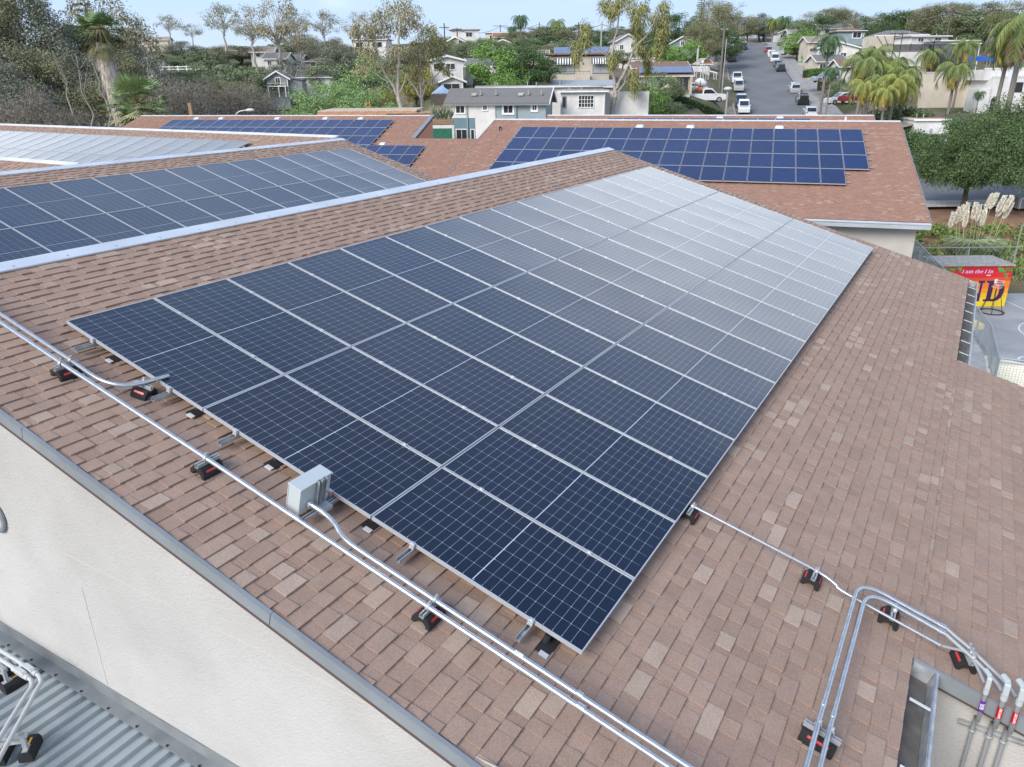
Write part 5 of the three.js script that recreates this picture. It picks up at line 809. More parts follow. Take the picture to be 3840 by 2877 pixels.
for (const [k, u, v, d, h, lab] of [['c', 1106, 62, 262, 8, 'small palm on the skyline beside the tallest skyline palm'], ['c', 1124, 42, 258, 12, 'tallest palm on the skyline above the orange-roofed houses'], ['d', 1200, 52, 240, 11, 'bushy palm on the skyline behind the power pole'], ['d', 1210, 62, 236, 9, 'lower bushy palm on the skyline behind the power pole'], ['d', 1672, 48, 262, 11, 'broad skyline palm at the head of the street'], ['c', 1694, 44, 270, 12, 'slim skyline palm beside the broad one'], ['c', 1724, 52, 275, 10, 'lone skyline palm right of the street head'], ['a', 1035, 106, 165, 5, 'feathery palm beside the white two-storey house'], ['a', 1062, 120, 150, 4, 'low palm above the bright green tree']]) palm(k, u, v, d, h, lab);

function fanPalm(seed, R, n, pal) {                                            // round head of fan leaves, drawn about the origin
  const rng = mulberry(seed), L = new Leaves();
  for (let k = 0; k < n; k++) { const d = rv(rng); d.y = d.y * 0.95 + 0.22; d.normalize(); const len = R * (0.55 + 0.2 * rng()), c = d.clone().multiplyScalar(len); c.y -= 0.12 * R; L.blade(new THREE.Vector3(), c, 0.09, rv(rng), [0.22, 0.2, 0.08]);
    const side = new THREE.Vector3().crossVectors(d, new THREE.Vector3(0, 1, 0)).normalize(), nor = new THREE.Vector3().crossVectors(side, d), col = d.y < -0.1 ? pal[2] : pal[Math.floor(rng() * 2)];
    for (let i = -9; i <= 9; i++) { const a = i * 0.165, e = c.clone().addScaledVector(d, Math.cos(a) * R * 0.42).addScaledVector(side, Math.sin(a) * R * 0.42).addScaledVector(nor, -0.05 * R * Math.abs(a)); e.y -= R * 0.1 * rng(); const kk = 1.2 + 0.8 * rng(); L.blade(c.clone().addScaledVector(side, i * 0.012 * R), e, 0.13 * R * 0.45, nor, col.map(v => v * kk)); } }
  return L.geo();
}
{
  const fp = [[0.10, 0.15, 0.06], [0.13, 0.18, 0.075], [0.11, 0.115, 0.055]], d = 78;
  const bot = sight(262, 275, d), top = sight(214, 60, d), t = thing('fan_palm', 'tall leaning fan palm with thick skirt of grey dead fronds', 'palm', bot), rel = [top[0] - bot[0], top[1] - bot[1], 0], rng = mulberry(5), L = new Leaves(), wood = [];
  const at = (s) => new THREE.Vector3(rel[0] * (0.15 * s + 0.85 * s * s * 0.6 + 0.25 * s * (1 - s)), rel[1] * s, 0); const ax = (s) => new THREE.Vector3(rel[0] * s, rel[1] * s, 0);
  wood.push(bar([0, -3, 0], ax(1).toArray(), 0.34, 0.3, 10)); part('trunk', wood, bark.palm, t);
  for (let i = 0; i < 5200; i++) { const s = 0.1 + 0.76 * Math.pow(rng(), 0.8), c = ax(s), a = rng() * 6.283, R = 0.3 + 0.62 * Math.pow(s, 1.5) * (0.75 + 0.35 * rng()); const p = c.clone().add(new THREE.Vector3(Math.cos(a) * R, 0, Math.sin(a) * R)), q = p.clone().add(new THREE.Vector3(Math.cos(a) * 0.16 + (rng() - 0.5) * 0.25, -0.6 - 0.6 * rng(), Math.sin(a) * 0.16)); L.blade(p, q, 0.09 + 0.07 * rng(), new THREE.Vector3(-Math.sin(a), 0, Math.cos(a)).cross(new THREE.Vector3(0, 1, 0)), pick(rng, [[0.40, 0.36, 0.32], [0.33, 0.29, 0.26], [0.46, 0.41, 0.36], [0.24, 0.20, 0.17]])); }
  part('dead_skirt', L.geo(), leafMat, t);
  const brown = new Leaves(); for (let i = 0; i < 260; i++) { const a = rng() * 6.283, s = 0.86 + 0.12 * rng(), c = ax(s), R = 0.35 + 0.9 * rng(), p = c.clone().add(new THREE.Vector3(Math.cos(a) * 0.4, 0.3, Math.sin(a) * 0.4)), q = c.clone().add(new THREE.Vector3(Math.cos(a) * R * 1.35, -0.9 - 0.7 * rng(), Math.sin(a) * R * 1.35)); brown.blade(p, q, 0.14, rv(rng), pick(rng, [[0.13, 0.12, 0.06], [0.17, 0.14, 0.08], [0.11, 0.12, 0.05]])); } part('drying_fronds', brown.geo(), leafMat, t);
  const head = part('fronds', fanPalm(6, 2.4, 64, fp), leafMat, t); head.position.set(rel[0], rel[1] - 0.3, 0);
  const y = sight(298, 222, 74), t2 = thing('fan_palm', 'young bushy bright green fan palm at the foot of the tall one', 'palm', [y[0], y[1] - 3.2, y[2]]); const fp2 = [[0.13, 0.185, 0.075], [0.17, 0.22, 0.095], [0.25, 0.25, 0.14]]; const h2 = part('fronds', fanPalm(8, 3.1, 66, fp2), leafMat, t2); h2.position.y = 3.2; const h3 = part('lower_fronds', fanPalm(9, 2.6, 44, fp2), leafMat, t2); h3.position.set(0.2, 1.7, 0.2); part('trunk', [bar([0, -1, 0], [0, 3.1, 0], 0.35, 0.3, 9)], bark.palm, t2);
}
// agaves in the planter, pampas grass, bank planting, big near tree
{
  const rng = mulberry(33), o = thing('agave_planter', 'spiky agave plants in a weathered timber planter above white wall', 'planter', sight(955, 268, 70)); const L = new Leaves();
  for (let k = 0; k < 5; k++) { const cx = -0.75 + k * 0.37, cz = (rng() - 0.5) * 0.5; for (let i = 0; i < 16; i++) { const a = rng() * 6.28, e = 0.55 + rng() * 0.9, l = 0.9 + 0.6 * rng(); L.leaf(cx, 0.35, cz, new THREE.Vector3(Math.cos(a) * Math.cos(e), Math.sin(e), Math.sin(a) * Math.cos(e)), new THREE.Vector3(-Math.cos(a), 0.4, -Math.sin(a)), l, 0.16, pick(rng, [[0.14, 0.18, 0.12], [0.18, 0.21, 0.14], [0.24, 0.25, 0.15]])); } }
  part('leaves', L.geo(), leafMat, o); for (let i = 0; i < 3; i++) part('plank', bx(0, 0.06 + i * 0.125, 0.42, 2.0, 0.115, 0.05), M.wood, o); part('box', bx(0, 0.16, 0, 1.96, 0.34, 0.76), M.wood, o); part('base_wall', bx(0, -1.2, 0.05, 2.1, 2.3, 0.8), M.white, o);
  const b = thing('pampas_grass', 'tall clump of pampas grass with white plumes on the planted bank', 'plant', sight(2098, 556, 50)); b.scale.setScalar(1.18); const P = new Leaves(), S = new Leaves();
  for (let i = 0; i < 2600; i++) { const a = rng() * 6.283, r = rng() * 0.8, l = 0.8 + 0.7 * rng(), p = new THREE.Vector3(Math.cos(a) * r, 0, Math.sin(a) * r * 0.7), m = p.clone().add(new THREE.Vector3(Math.cos(a) * l * 0.35, l * 0.75, Math.sin(a) * l * 0.3)), q = m.clone().add(new THREE.Vector3(Math.cos(a) * l * 0.5, -l * 0.28 * rng(), Math.sin(a) * l * 0.4)); const c = pick(rng, [[0.20, 0.24, 0.13], [0.25, 0.28, 0.17], [0.16, 0.20, 0.10]]); P.blade(p, m, 0.04, rv(rng), c); P.blade(m, q, 0.035, rv(rng), c); }
  part('blades', P.geo(), leafMat, b);
  [[-1.25, 2.35], [-1.0, 2.6], [-0.85, 2.7], [-0.55, 2.8], [-0.4, 2.85], [-0.25, 2.75], [0.0, 2.5], [0.12, 2.4], [0.3, 3.25], [0.45, 3.3], [0.62, 3.2], [0.85, 3.2], [0.75, 2.9], [1.1, 3.05], [1.05, 2.8], [-0.7, 2.4]].forEach(([x0, h]) => { const x = x0 * 1.3, z = (rng() - 0.5) * 0.7, q = new Leaves(), lean = x > 0.2 ? 0.28 : 0.02; for (let i = 0; i < 260; i++) { const s = rng(), a = rng() * 6.28, R = 0.10 * Math.sin(Math.PI * (0.12 + 0.8 * s)), p = new THREE.Vector3(x + lean * s * 0.9 + Math.cos(a) * R * 0.5, h - 0.7 + s * 0.85, z + Math.sin(a) * R * 0.5); q.leaf(p.x, p.y, p.z, new THREE.Vector3(Math.cos(a) * 0.6, 0.75, Math.sin(a) * 0.6), rv(rng), 0.17, 0.05, pick(rng, [[0.58, 0.55, 0.48], [0.50, 0.47, 0.40]])); } const pl = part('plume', q.geo(), leafMat, b); part('stalk', bar([x * 0.7, 0.3, z], [x, h - 0.68, z], 0.014, 0.01, 5), std([0.45, 0.42, 0.25], 0.9), pl); });
  const g = new Leaves(); for (let i = 0; i < 16000; i++) { const x = 21.5 + rng() * 22, z = -47.2 - rng() * 8.3, y = land(x, z) - 0.25 * (z < -52 ? 1 : 0); const n = fbm(x * 0.5, z * 0.5, 3); if (n < 0.36) continue; const d = rv(rng); d.y = Math.abs(d.y) + 0.3; g.leaf(x, y + rng() * 0.28, z, d, rv(rng).add(new THREE.Vector3(0, 1, 0)), 0.24 + 0.14 * rng(), 0.13, pick(rng, [[0.10, 0.16, 0.035], [0.13, 0.185, 0.045], [0.08, 0.125, 0.03], [0.19, 0.19, 0.07]])); }
  const gm = part('ground_cover', g.geo(), leafMat, scene); gm.userData = { kind: 'stuff', label: 'low green ground cover spreading over the planted bank', category: 'plants' };
  const tb = foot(2060, 58.6), tt = crownTree({ seed: 401, h: 6.9, w: 8.4, tr: 0.28, base: 0.1, clumps: 230, cr: 0.72, per: 190, len: 0.17, wid: 0.065, pal: [[0.05, 0.082, 0.028], [0.062, 0.10, 0.034], [0.085, 0.13, 0.044], [0.04, 0.065, 0.024]], droop: 0.5, hang: 0.5, every: 9 });
  const big = plantTree('pepper_tree', 'large bushy green tree leaning over the road beside the school bank', 'tree', tt, [tb[0] + 0.7, tb[1] - 0.1, tb[2]], 0.8, 1, 1, bark.dark); 
  plantTree('pepper_tree', 'second bushy green tree over the road behind the large one', 'tree', tt, [tb[0] + 7.2, tb[1] + 0.2, tb[2] - 2.5], 2.6, 1.1, 1.2, bark.dark);
}
// clipped hedges
function hedge(label, a, b, h, w, pal, seed) {                                      // a, b ends on the ground
  const rng = mulberry(seed), L = new Leaves(), D = new THREE.Vector3(b[0] - a[0], b[1] - a[1], b[2] - a[2]), len = D.length(), U = D.clone().normalize(), S = new THREE.Vector3(-U.z, 0, U.x).normalize(), o = thing('hedge', label, 'hedge', a);
  const n = Math.round(len * (h + w) * 85); for (let i = 0; i < n; i++) { const s = rng() * len, f = rng(); let y, k; if (f < 0.35) { y = h; k = (rng() - 0.5) * w; } else { y = rng() * h; k = (rng() < 0.5 ? -0.5 : 0.5) * w; } const p = U.clone().multiplyScalar(s).addScaledVector(S, k); const nd = f < 0.35 ? new THREE.Vector3(0, 1, 0) : S.clone().multiplyScalar(Math.sign(k)); L.leaf(p.x + (rng() - 0.5) * 0.15, p.y + y + (rng() - 0.5) * 0.15, p.z + (rng() - 0.5) * 0.15, rv(rng).addScaledVector(nd, 0.5), nd.clone().add(rv(rng).multiplyScalar(0.7)), 0.22, 0.13, pick(rng, pal)); }
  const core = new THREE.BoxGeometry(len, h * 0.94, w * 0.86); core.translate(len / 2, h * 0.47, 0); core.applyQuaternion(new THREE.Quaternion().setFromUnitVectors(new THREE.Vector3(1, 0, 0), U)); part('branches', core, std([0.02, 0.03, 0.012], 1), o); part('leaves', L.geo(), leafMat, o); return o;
}
// ---------------------------------------------------------------- houses on the hill
const HM = {
  white: M.white, cream: std([0.66, 0.60, 0.51], 0.9, 0, { map: rep(stainTex, 0.2) }), beige: std([0.58, 0.52, 0.45], 0.9, 0, { map: rep(stainTex, 0.2) }), grey: std([0.28, 0.30, 0.32], 0.9, 0, { map: rep(stainTex, 0.2) }), bluegrey: std([0.34, 0.42, 0.46], 0.9, 0, { map: rep(stainTex, 0.2) }), slateblue: std([0.17, 0.27, 0.32], 0.9, 0, { map: rep(stainTex, 0.2) }), tan: std([0.45, 0.36, 0.27], 0.9),
  darkRoof: std([0.25, 0.245, 0.24], 0.95, 0, { map: rep(grainTex, 0.6), bumpMap: rep(grainBump, 0.6), bumpScale: 0.01 }), greyRoof: std([0.21, 0.205, 0.20], 0.95, 0, { map: rep(patchTex, 0.3) }), paleRoof: std([0.55, 0.53, 0.50], 0.95, 0, { map: rep(patchTex, 0.3) }), brownRoof: std([0.30, 0.19, 0.14], 0.95, 0, { map: rep(patchTex, 0.5) }), tileRoof: std([0.42, 0.20, 0.12], 0.9, 0, { map: rep(patchTex, 0.5) }), tanRoof: std([0.42, 0.36, 0.30], 0.95, 0, { map: rep(patchTex, 0.3) }),
  solar: new THREE.MeshPhysicalMaterial({ map: (() => { const t = cellCanvas(512, 320, 8, 4, false, [92, 108, 136], 'rgb(225,230,236)', 0.75, 88); t.wrapS = t.wrapT = THREE.RepeatWrapping; return t; })(), roughness: 0.3, clearcoat: 1, clearcoatRoughness: 0.08 }),
  pane: new THREE.MeshStandardMaterial({ color: lin(0.035, 0.045, 0.05), roughness: 0.06 }), curtain: std([0.34, 0.36, 0.37], 0.25), trim: std([0.78, 0.78, 0.77], 0.7), black: M.dark,
};
function win(root, face, dim, x, y, w, h, o = {}) {                        // a window: frame with its panes
  const fw = o.fw ?? 0.1, g = [bx(0, h / 2 + fw / 2, 0, w + 2 * fw, fw, 0.09), bx(0, -h / 2 - fw / 2, 0, w + 2 * fw, fw, 0.12), bx(-w / 2 - fw / 2, 0, 0, fw, h, 0.09), bx(w / 2 + fw / 2, 0, 0, fw, h, 0.09)];
  for (let i = 1; i < (o.nx || 2); i++) g.push(bx(-w / 2 + w * i / (o.nx || 2), 0, -0.005, 0.05, h, 0.06)); for (let i = 1; i < (o.ny || 1); i++) g.push(bx(0, -h / 2 + h * i / o.ny, -0.006, w, 0.04, 0.06));
  const f = part(o.name || 'window', g, o.mat || HM.trim, root); part('pane', bx(0, 0, -0.025, w, h, 0.02), o.pane || HM.pane, f);
  if (face === 'f') f.position.set(x, y, dim[1] / 2 + 0.03); else if (face === 'r') { f.position.set(dim[0] / 2 + 0.03, y, -x); f.rotation.y = Math.PI / 2; } else { f.position.set(-dim[0] / 2 - 0.03, y, x); f.rotation.y = -Math.PI / 2; } return f;
}
function roofGeo(kind, w, d, h, rh, o) {
  const t = 0.16, W = w / 2 + o, D = d / 2 + o, sl = rh / (w / 2), sd = rh / (d / 2);
  if (kind === 'gableZ') return prism([[-W, h - o * sl], [0, h + rh], [W, h - o * sl], [W, h - o * sl + t], [0, h + rh + t], [-W, h - o * sl + t]], d + 2 * o);
  if (kind === 'gableX') return prism([[-D, h - o * sd], [0, h + rh], [D, h - o * sd], [D, h - o * sd + t], [0, h + rh + t], [-D, h - o * sd + t]], w + 2 * o).rotateY(Math.PI / 2);
  if (kind === 'hip') { const e = h - 0.02, k = Math.max(0, w / 2 - d / 2 * 0.9), A = [-W, e, D], B = [W, e, D], C = [W, e, -D], E = [-W, e, -D], P = [-k, h + rh, 0], Q = [k, h + rh, 0]; return merged([poly([A, B, Q, P]), poly([B, C, Q]), poly([C, E, P, Q]), poly([E, A, P]), bx(0, e - 0.08, 0, 2 * W, 0.15, 2 * D)]); }
  if (kind === 'shed') return prism([[-D, h + rh], [D, h], [D, h + t], [-D, h + rh + t]], w + 2 * o).rotateY(-Math.PI / 2);
  return merged([bx(0, h + 0.08, 0, 2 * W, 0.16, 2 * D)]);
}
function house(p) {                                                        // p: name,label,at,turn,w,d,h,roof,rh,over,wall,roofMat,wins,door
  const r = thing(p.name || 'house', p.label, 'house', p.at, p.turn || 0, p.group), { w, d, h } = p, rh = p.rh ?? 1.2, o = p.over ?? 0.45, deep = p.deep ?? 3;
  let g; if (p.roof === 'gableZ') g = prism([[-w / 2, -deep], [w / 2, -deep], [w / 2, h], [0, h + rh - 0.01], [-w / 2, h]], d); else if (p.roof === 'gableX') g = prism([[-d / 2, -deep], [d / 2, -deep], [d / 2, h], [0, h + rh - 0.01], [-d / 2, h]], w).rotateY(Math.PI / 2); else if (p.roof === 'shed') g = prism([[-d / 2, -deep], [d / 2, -deep], [d / 2, h - 0.01], [-d / 2, h + rh - 0.01]], w).rotateY(-Math.PI / 2); else g = bx(0, (h - deep) / 2, 0, w, h + deep, d);
  part('wall', g, p.wall, r); const rf = part('roof', roofGeo(p.roof, w, d, h, rh, o), p.roofMat, r);
  if (p.roof === 'gableZ' || p.roof === 'gableX') { const span = p.roof === 'gableZ' ? w : d, S = span / 2 + o, sl = rh / (span / 2), L = (p.roof === 'gableZ' ? d : w) / 2 + o + 0.012; for (const s of [-1, 1]) { const b = prism([[-S, h - o * sl - 0.06], [0, h + rh - 0.06], [S, h - o * sl - 0.06], [S, h - o * sl + 0.19], [0, h + rh + 0.19], [-S, h - o * sl + 0.19]], 0.06).translate(0, 0, s * L); if (p.roof === 'gableX') b.rotateY(Math.PI / 2); part('bargeboard', b, HM.trim, rf); } }
  const rq = mulberry(Math.round(w * 91 + h * 37 + p.at[0] * 13)), wins = p.wins && p.wins.length ? p.wins : h > 0.95 ? [['f', -w * 0.25, h * 0.55, 1.0, Math.min(1, h * 0.5)], ['f', w * 0.22, h * 0.55, 1.2, Math.min(1, h * 0.5)]] : [];
  if (p.roof !== 'gableZ') part('gutter', bx(0, h - (p.roof === 'gableX' ? o * rh / (d / 2) : 0) + 0.02, d / 2 + o + 0.06, w + 2 * o, 0.13, 0.1), HM.trim, rf);
  part('downpipe', bx(w / 2 - 0.12, h / 2 - 0.3, d / 2 + 0.06, 0.09, h + 0.4, 0.09), HM.trim, r);
  for (let i = 0; i < 2; i++) { const x = (rq() - 0.5) * w * 0.7, z = d * (0.12 + 0.2 * rq()), y = p.roof === 'flat' ? h + 0.1 : h + rh * (p.roof === 'gableZ' ? 1 - Math.abs(x) / (w / 2) : 1 - z / (d / 2)) * 0.9; part('roof_vent', bar([x, y - 0.1, z], [x, y + 0.45, z], 0.06, 0.06, 6), M.strut, rf); }
  for (const q of wins) win(r, q[0], [w, d], q[1], q[2], q[3], q[4], q[5]);
  if (p.door) { const D = part('door', bx(p.door[0], 1.02, d / 2 + 0.03, 0.95, 2.04, 0.06), p.doorMat || HM.slateblue, r); part('handle', bx(p.door[0] + 0.36, 1.0, d / 2 + 0.075, 0.04, 0.14, 0.04), M.strut, D); }
  if (p.chimney) part('chimney', bx(p.chimney[0], h + rh * 0.7, p.chimney[1], 0.6, 2.0, 0.6), p.chimney[2] || HM.tileRoof, rf);
  return r;
}
const uw = (u0, u1, d) => Math.abs(u1 - u0) / 1775 * d;

// white and blue apartment block beyond the far roof
{
  const d = 86, at = sight(1083, 318, d), w = 10.6, h = 12.5 - 2.3 - at[1], dep = 4.6;
  const r = thing('apartment_block', 'two-storey apartment block, white and blue grey, with dark shingle roof', 'building', [at[0], at[1], at[2] - dep / 2], -0.2);
    part('wall', [bx(0, h / 2, 0, w, h, dep)], HM.bluegrey, r);
  const X = (k) => -w / 2 + k * w, zf = dep / 2;
  part('white_wall', [bx(X(0.245), h - 0.8, zf + 0.06, 0.49 * w, 1.6, 0.12), bx(X(0.385), (h - 1.6) / 2, zf + 0.06, 0.21 * w, h - 1.6, 0.12)], HM.white, r);
  part('blue_base', [bx(X(0.14), (h - 1.6) / 2, zf + 0.05, 0.28 * w, h - 1.6, 0.1)], HM.slateblue, r);
  const rf = part('roof', roofGeo('gableX', w, dep, h, 1.2, 0.4), HM.darkRoof, r); part('bargeboard', prism([[-dep / 2 - 0.45, h - 0.3], [0, h + 1.15], [dep / 2 + 0.45, h - 0.3], [dep / 2 + 0.45, h - 0.02], [0, h + 1.42], [-dep / 2 - 0.45, h - 0.02]], 0.08).rotateY(Math.PI / 2).translate(w / 2 + 0.47, 0, 0), HM.trim, rf);
  part('gutter', bx(0, h - 0.28, dep / 2 + 0.47, w + 0.9, 0.12, 0.1), HM.grey, rf); for (const x of [X(0.2), X(0.7)]) part('downpipe', bx(x, h / 2 - 0.2, dep / 2 + 0.2, 0.1, h - 0.3, 0.1), HM.bluegrey, r);
  for (const [x, k] of [[-1.9, 0], [-0.2, 0], [3.3, 0], [5.0 - 0.3, 0]]) part('roof_vent', [bar([x, h + 0.5, 1.5], [x, h + 1.15, 1.5], 0.06, 0.06, 8), bx(x, h + 0.72, 1.5, 0.34, 0.04, 0.3)], HM.paleRoof, rf); for (const x of [-2.6, 2.5]) part('skylight', bx(x, h + 0.72, 1.5, 0.55, 0.12, 0.5, 0, 0.42), HM.paleRoof, rf);
  win(r, 'f', [w, dep + 0.24], X(0.128), h - 0.74, 0.9, 0.68, { fw: 0.14 }); win(r, 'f', [w, dep + 0.24], X(0.385), h - 0.56, 0.38, 0.46, { fw: 0.12 }); win(r, 'f', [w, dep], X(0.62), h - 0.74, 0.95, 0.7, { fw: 0.2 }); win(r, 'f', [w, dep], X(0.886), h - 0.58, 0.4, 0.46, { fw: 0.2 });
  win(r, 'f', [w, dep + 0.2], X(0.135), h - 3.6, 1.15, 1.6, { fw: 0.1, name: 'sliding_door' }); win(r, 'f', [w, dep + 0.2], X(0.035), h - 3.6, 0.24, 1.6, { nx: 1, fw: 0.07 }); win(r, 'f', [w, dep + 0.2], X(0.25), h - 3.6, 0.34, 1.6, { nx: 1, fw: 0.07 });
}
// white two-storey house and its neighbours
house({ label: 'white two-storey house with low gable and dark window pairs', at: sight(965, 172, 122), turn: 0.12, w: 4.6, d: 7, h: 2.55, roof: 'gableZ', rh: 0.55, wall: HM.white, roofMat: HM.paleRoof, wins: [['f', -1.3, 1.75, 1.25, 0.75], ['f', 0.45, 1.75, 1.25, 0.75], ['r', -1.5, 1.8, 0.6, 0.8], ['r', 1.2, 1.8, 0.6, 0.8]] });
house({ label: 'small white gabled house front just below the two-storey one', at: sight(976, 196, 116), turn: 0.12, w: 3.1, d: 4, h: 1.25, roof: 'gableZ', rh: 0.6, wall: HM.white, roofMat: HM.greyRoof, wins: [['f', -0.1, 0.55, 2.2, 0.75]] });
house({ label: 'low white house with dark roof next to the two-storey house', at: sight(1032, 172, 124), turn: 0.05, w: 3.6, d: 5, h: 1.6, roof: 'gableZ', rh: 0.5, wall: HM.white, roofMat: HM.darkRoof, wins: [['f', -0.75, 0.85, 1.0, 0.85], ['f', 0.65, 0.85, 1.0, 0.85]] });
house({ label: 'dark-roofed house behind the low white one', at: sight(1041, 155, 134), w: 4.6, d: 6, h: 0.9, roof: 'gableX', rh: 1.0, wall: HM.white, roofMat: HM.darkRoof });
// beige house with striped awnings and a solar roof
{
  const d = 126, at = sight(1248, 186, d), r = thing('awning_house', 'beige two-storey house with blue and white striped awnings and balcony', 'house', [at[0], at[1], at[2] - 3], -0.05), w = 9.8;
  part('wall', bx(0, 1.0, 0, w, 6.4, 6), HM.beige, r); part('upper_wall', bx(0.5, 4.3, -0.2, w - 1, 0.5, 5), HM.beige, r);
  const rf = part('roof', [bx(0.2, 4.55, 0.1, w + 0.6, 0.22, 6.8)], HM.brownRoof, r); const sp = new THREE.PlaneGeometry(8.4, 3.2); sp.attributes.uv.array.forEach((v, i, A) => { A[i] = v * (i % 2 ? 2 : 5); }); part('solar_panels', sp.rotateX(-Math.PI / 2 + 0.32).translate(0.75, 5.15, 1.0), HM.solar, rf); part('panel_backing', bx(0.75, 5.08, 1.0, 8.5, 0.06, 3.2, 0, 0.32), M.frame, rf);
  part('balcony', [bx(-1.55, 0.95, 3.7, 7.0, 1.3, 1.6)], HM.cream, r); const rail = []; for (let x = -5.0; x < 1.9; x += 0.22) rail.push(bx(x, 1.85, 4.45, 0.03, 0.5, 0.03)); part('balcony_rail', [...rail, bx(-1.55, 2.1, 4.45, 7, 0.05, 0.05)], M.dark, r); for (const x of [-4.9, -1.7, 1.8]) part('balcony_post', bx(x, -0.9, 4.3, 0.2, 2.4, 0.2), HM.cream, r);
  part('porch_roof', bx(-4.4, 3.65, 3.7, 1.7, 0.12, 1.6), M.dark, r);
  const stripe = dataTex(64, 8, (i) => (i % 16 < 8 ? [0.16, 0.2, 0.3] : [0.9, 0.9, 0.88])); stripe.magFilter = THREE.NearestFilter; const am = new THREE.MeshStandardMaterial({ map: stripe, roughness: 0.9, side: THREE.DoubleSide });
  for (const [x, ww] of [[-1.7, 3.2], [3.6, 2.9]]) { win(r, 'f', [w, 6], x, 2.55, ww * 0.8, 1.3, { mat: HM.grey, pane: HM.curtain }); const a = new THREE.PlaneGeometry(ww, 1.0); a.attributes.uv.array.forEach((v, i, A) => { if (i % 2 === 0) A[i] = v * 2; }); const aw = part('awning', a.rotateX(-0.85).translate(x, 3.65, 3.4), am, r); const val = new THREE.PlaneGeometry(ww, 0.22); val.attributes.uv.array.forEach((v, i, A) => { if (i % 2 === 0) A[i] = v * 2; }); part('valance', val.translate(x, 3.2, 3.78), am, aw); }
  win(r, 'f', [w, 6], -4.2, 2.6, 0.9, 1.3, { mat: HM.grey, pane: HM.curtain }); part('wall_lamp', bx(0.9, 3.2, 3.06, 0.14, 0.24, 0.12), M.dark, r); for (const x of [-3.2, -0.4]) win(r, 'f', [w, 6], x, -0.4, 1.6, 0.9, { mat: HM.tan });
}
house({ label: 'grey metal-roofed annex in front of the awning house', at: sight(1258, 200, 112), w: 8.6, d: 5, h: 0.7, roof: 'shed', rh: 0.75, wall: HM.beige, roofMat: std([0.36, 0.38, 0.41], 0.6), over: 0.3 });
{ const h = house({ label: 'long low flat-roofed house with pale gravel roof behind the apartment block', at: sight(1165, 216, 102), w: 15.2, d: 7, h: 1.55, roof: 'flat', wall: HM.white, roofMat: HM.paleRoof, over: 0.3 }); for (const x of [-5.5, -1.5, 2.5]) part('roof_pipe', bar([x, 1.6, 1], [x, 2.2, 1], 0.06, 0.06, 6), M.strut, h); }
house({ label: 'white house with a many-paned window beside the apartment block', at: sight(1258, 245, 92), turn: -0.08, w: 4.9, d: 5, h: 2.35, roof: 'flat', wall: HM.white, roofMat: HM.paleRoof, over: 0.35, wins: [['f', 0.35, 1.35, 1.6, 1.15, { nx: 5, ny: 3, fw: 0.08 }], ['f', -2.05, 1.3, 0.3, 1.0, { nx: 1, mat: HM.grey }]] });
solo('garden_wall', [bx(0, 0.4, 0, 7.5, 2.6, 0.25).translate(...sight(1330, 232, 93))], M.white, 'white garden wall behind the weeping eucalyptus trunk', 'wall');
// bungalow with solar roof and porch
{
  const at = sight(1432, 202, 126), r = house({ name: 'bungalow', label: 'beige bungalow with blue solar panels on its roof and shady porch', at, turn: -0.1, w: 7.6, d: 6, h: 2.6, roof: 'gableX', rh: 1.0, wall: HM.beige, roofMat: HM.brownRoof, wins: [['f', -1.8, 1.45, 2.6, 1.1, { nx: 3, pane: HM.curtain }], ['f', 2.6, 1.3, 1.6, 1.8, { mat: HM.tan }]] });
  const sp = new THREE.PlaneGeometry(7.8, 3.0); sp.attributes.uv.array.forEach((v, i, A) => { A[i] = v * (i % 2 ? 2 : 5); }); part('solar_panels', sp.rotateX(-Math.PI / 2 + 0.3).translate(0, 3.42, 1.85), HM.solar, r);
  part('porch_rail', [bx(2.6, 0.55, 3.35, 2.2, 0.06, 0.06), ...[0, 1, 2, 3, 4, 5, 6].map(i => bx(1.6 + i * 0.33, 0.3, 3.35, 0.05, 0.5, 0.05))], M.dark, r); part('porch_post', bx(3.75, 1.2, 3.4, 0.35, 2.6, 0.3), HM.beige, r); part('porch_post', bx(1.45, 1.2, 3.2, 0.25, 2.6, 0.25), HM.beige, r);
}
house({ label: 'brown low-roofed house behind the solar bungalow', at: sight(1420, 158, 148), w: 9.6, d: 6, h: 0.9, roof: 'gableX', rh: 0.9, wall: HM.cream, roofMat: HM.brownRoof });
house({ label: 'white flat box house with small roof hatch above brown roof', at: sight(1385, 150, 158), w: 4.2, d: 4, h: 1.9, roof: 'flat', wall: HM.white, roofMat: HM.paleRoof, over: 0.2 });
house({ label: 'grey gabled house with white bargeboards and little attic window', at: sight(1470, 116, 200), turn: -0.12, w: 7.6, d: 8, h: 1.6, roof: 'gableZ', rh: 2.0, wall: HM.bluegrey, roofMat: HM.greyRoof, wins: [['f', 0, 2.1, 0.8, 0.9, { fw: 0.16 }]], chimney: [1.6, -2] });
house({ label: 'tall pale grey gabled house behind the weeping eucalyptus', at: sight(1347, 132, 182), turn: 0.1, w: 5.0, d: 6, h: 3.9, roof: 'gableZ', rh: 1.3, wall: HM.white, roofMat: HM.darkRoof, wins: [['f', 1.2, 3.0, 0.8, 0.9], ['f', 1.2, 0.8, 1.1, 1.2, { nx: 3, ny: 2 }], ['f', -1.3, 2.7, 0.7, 0.9]] });
house({ label: 'red-roofed cottage edge beside the picket fence', at: sight(1502, 150, 165), w: 4.6, d: 5, h: 1.0, roof: 'gableX', rh: 0.7, wall: HM.cream, roofMat: HM.tileRoof });
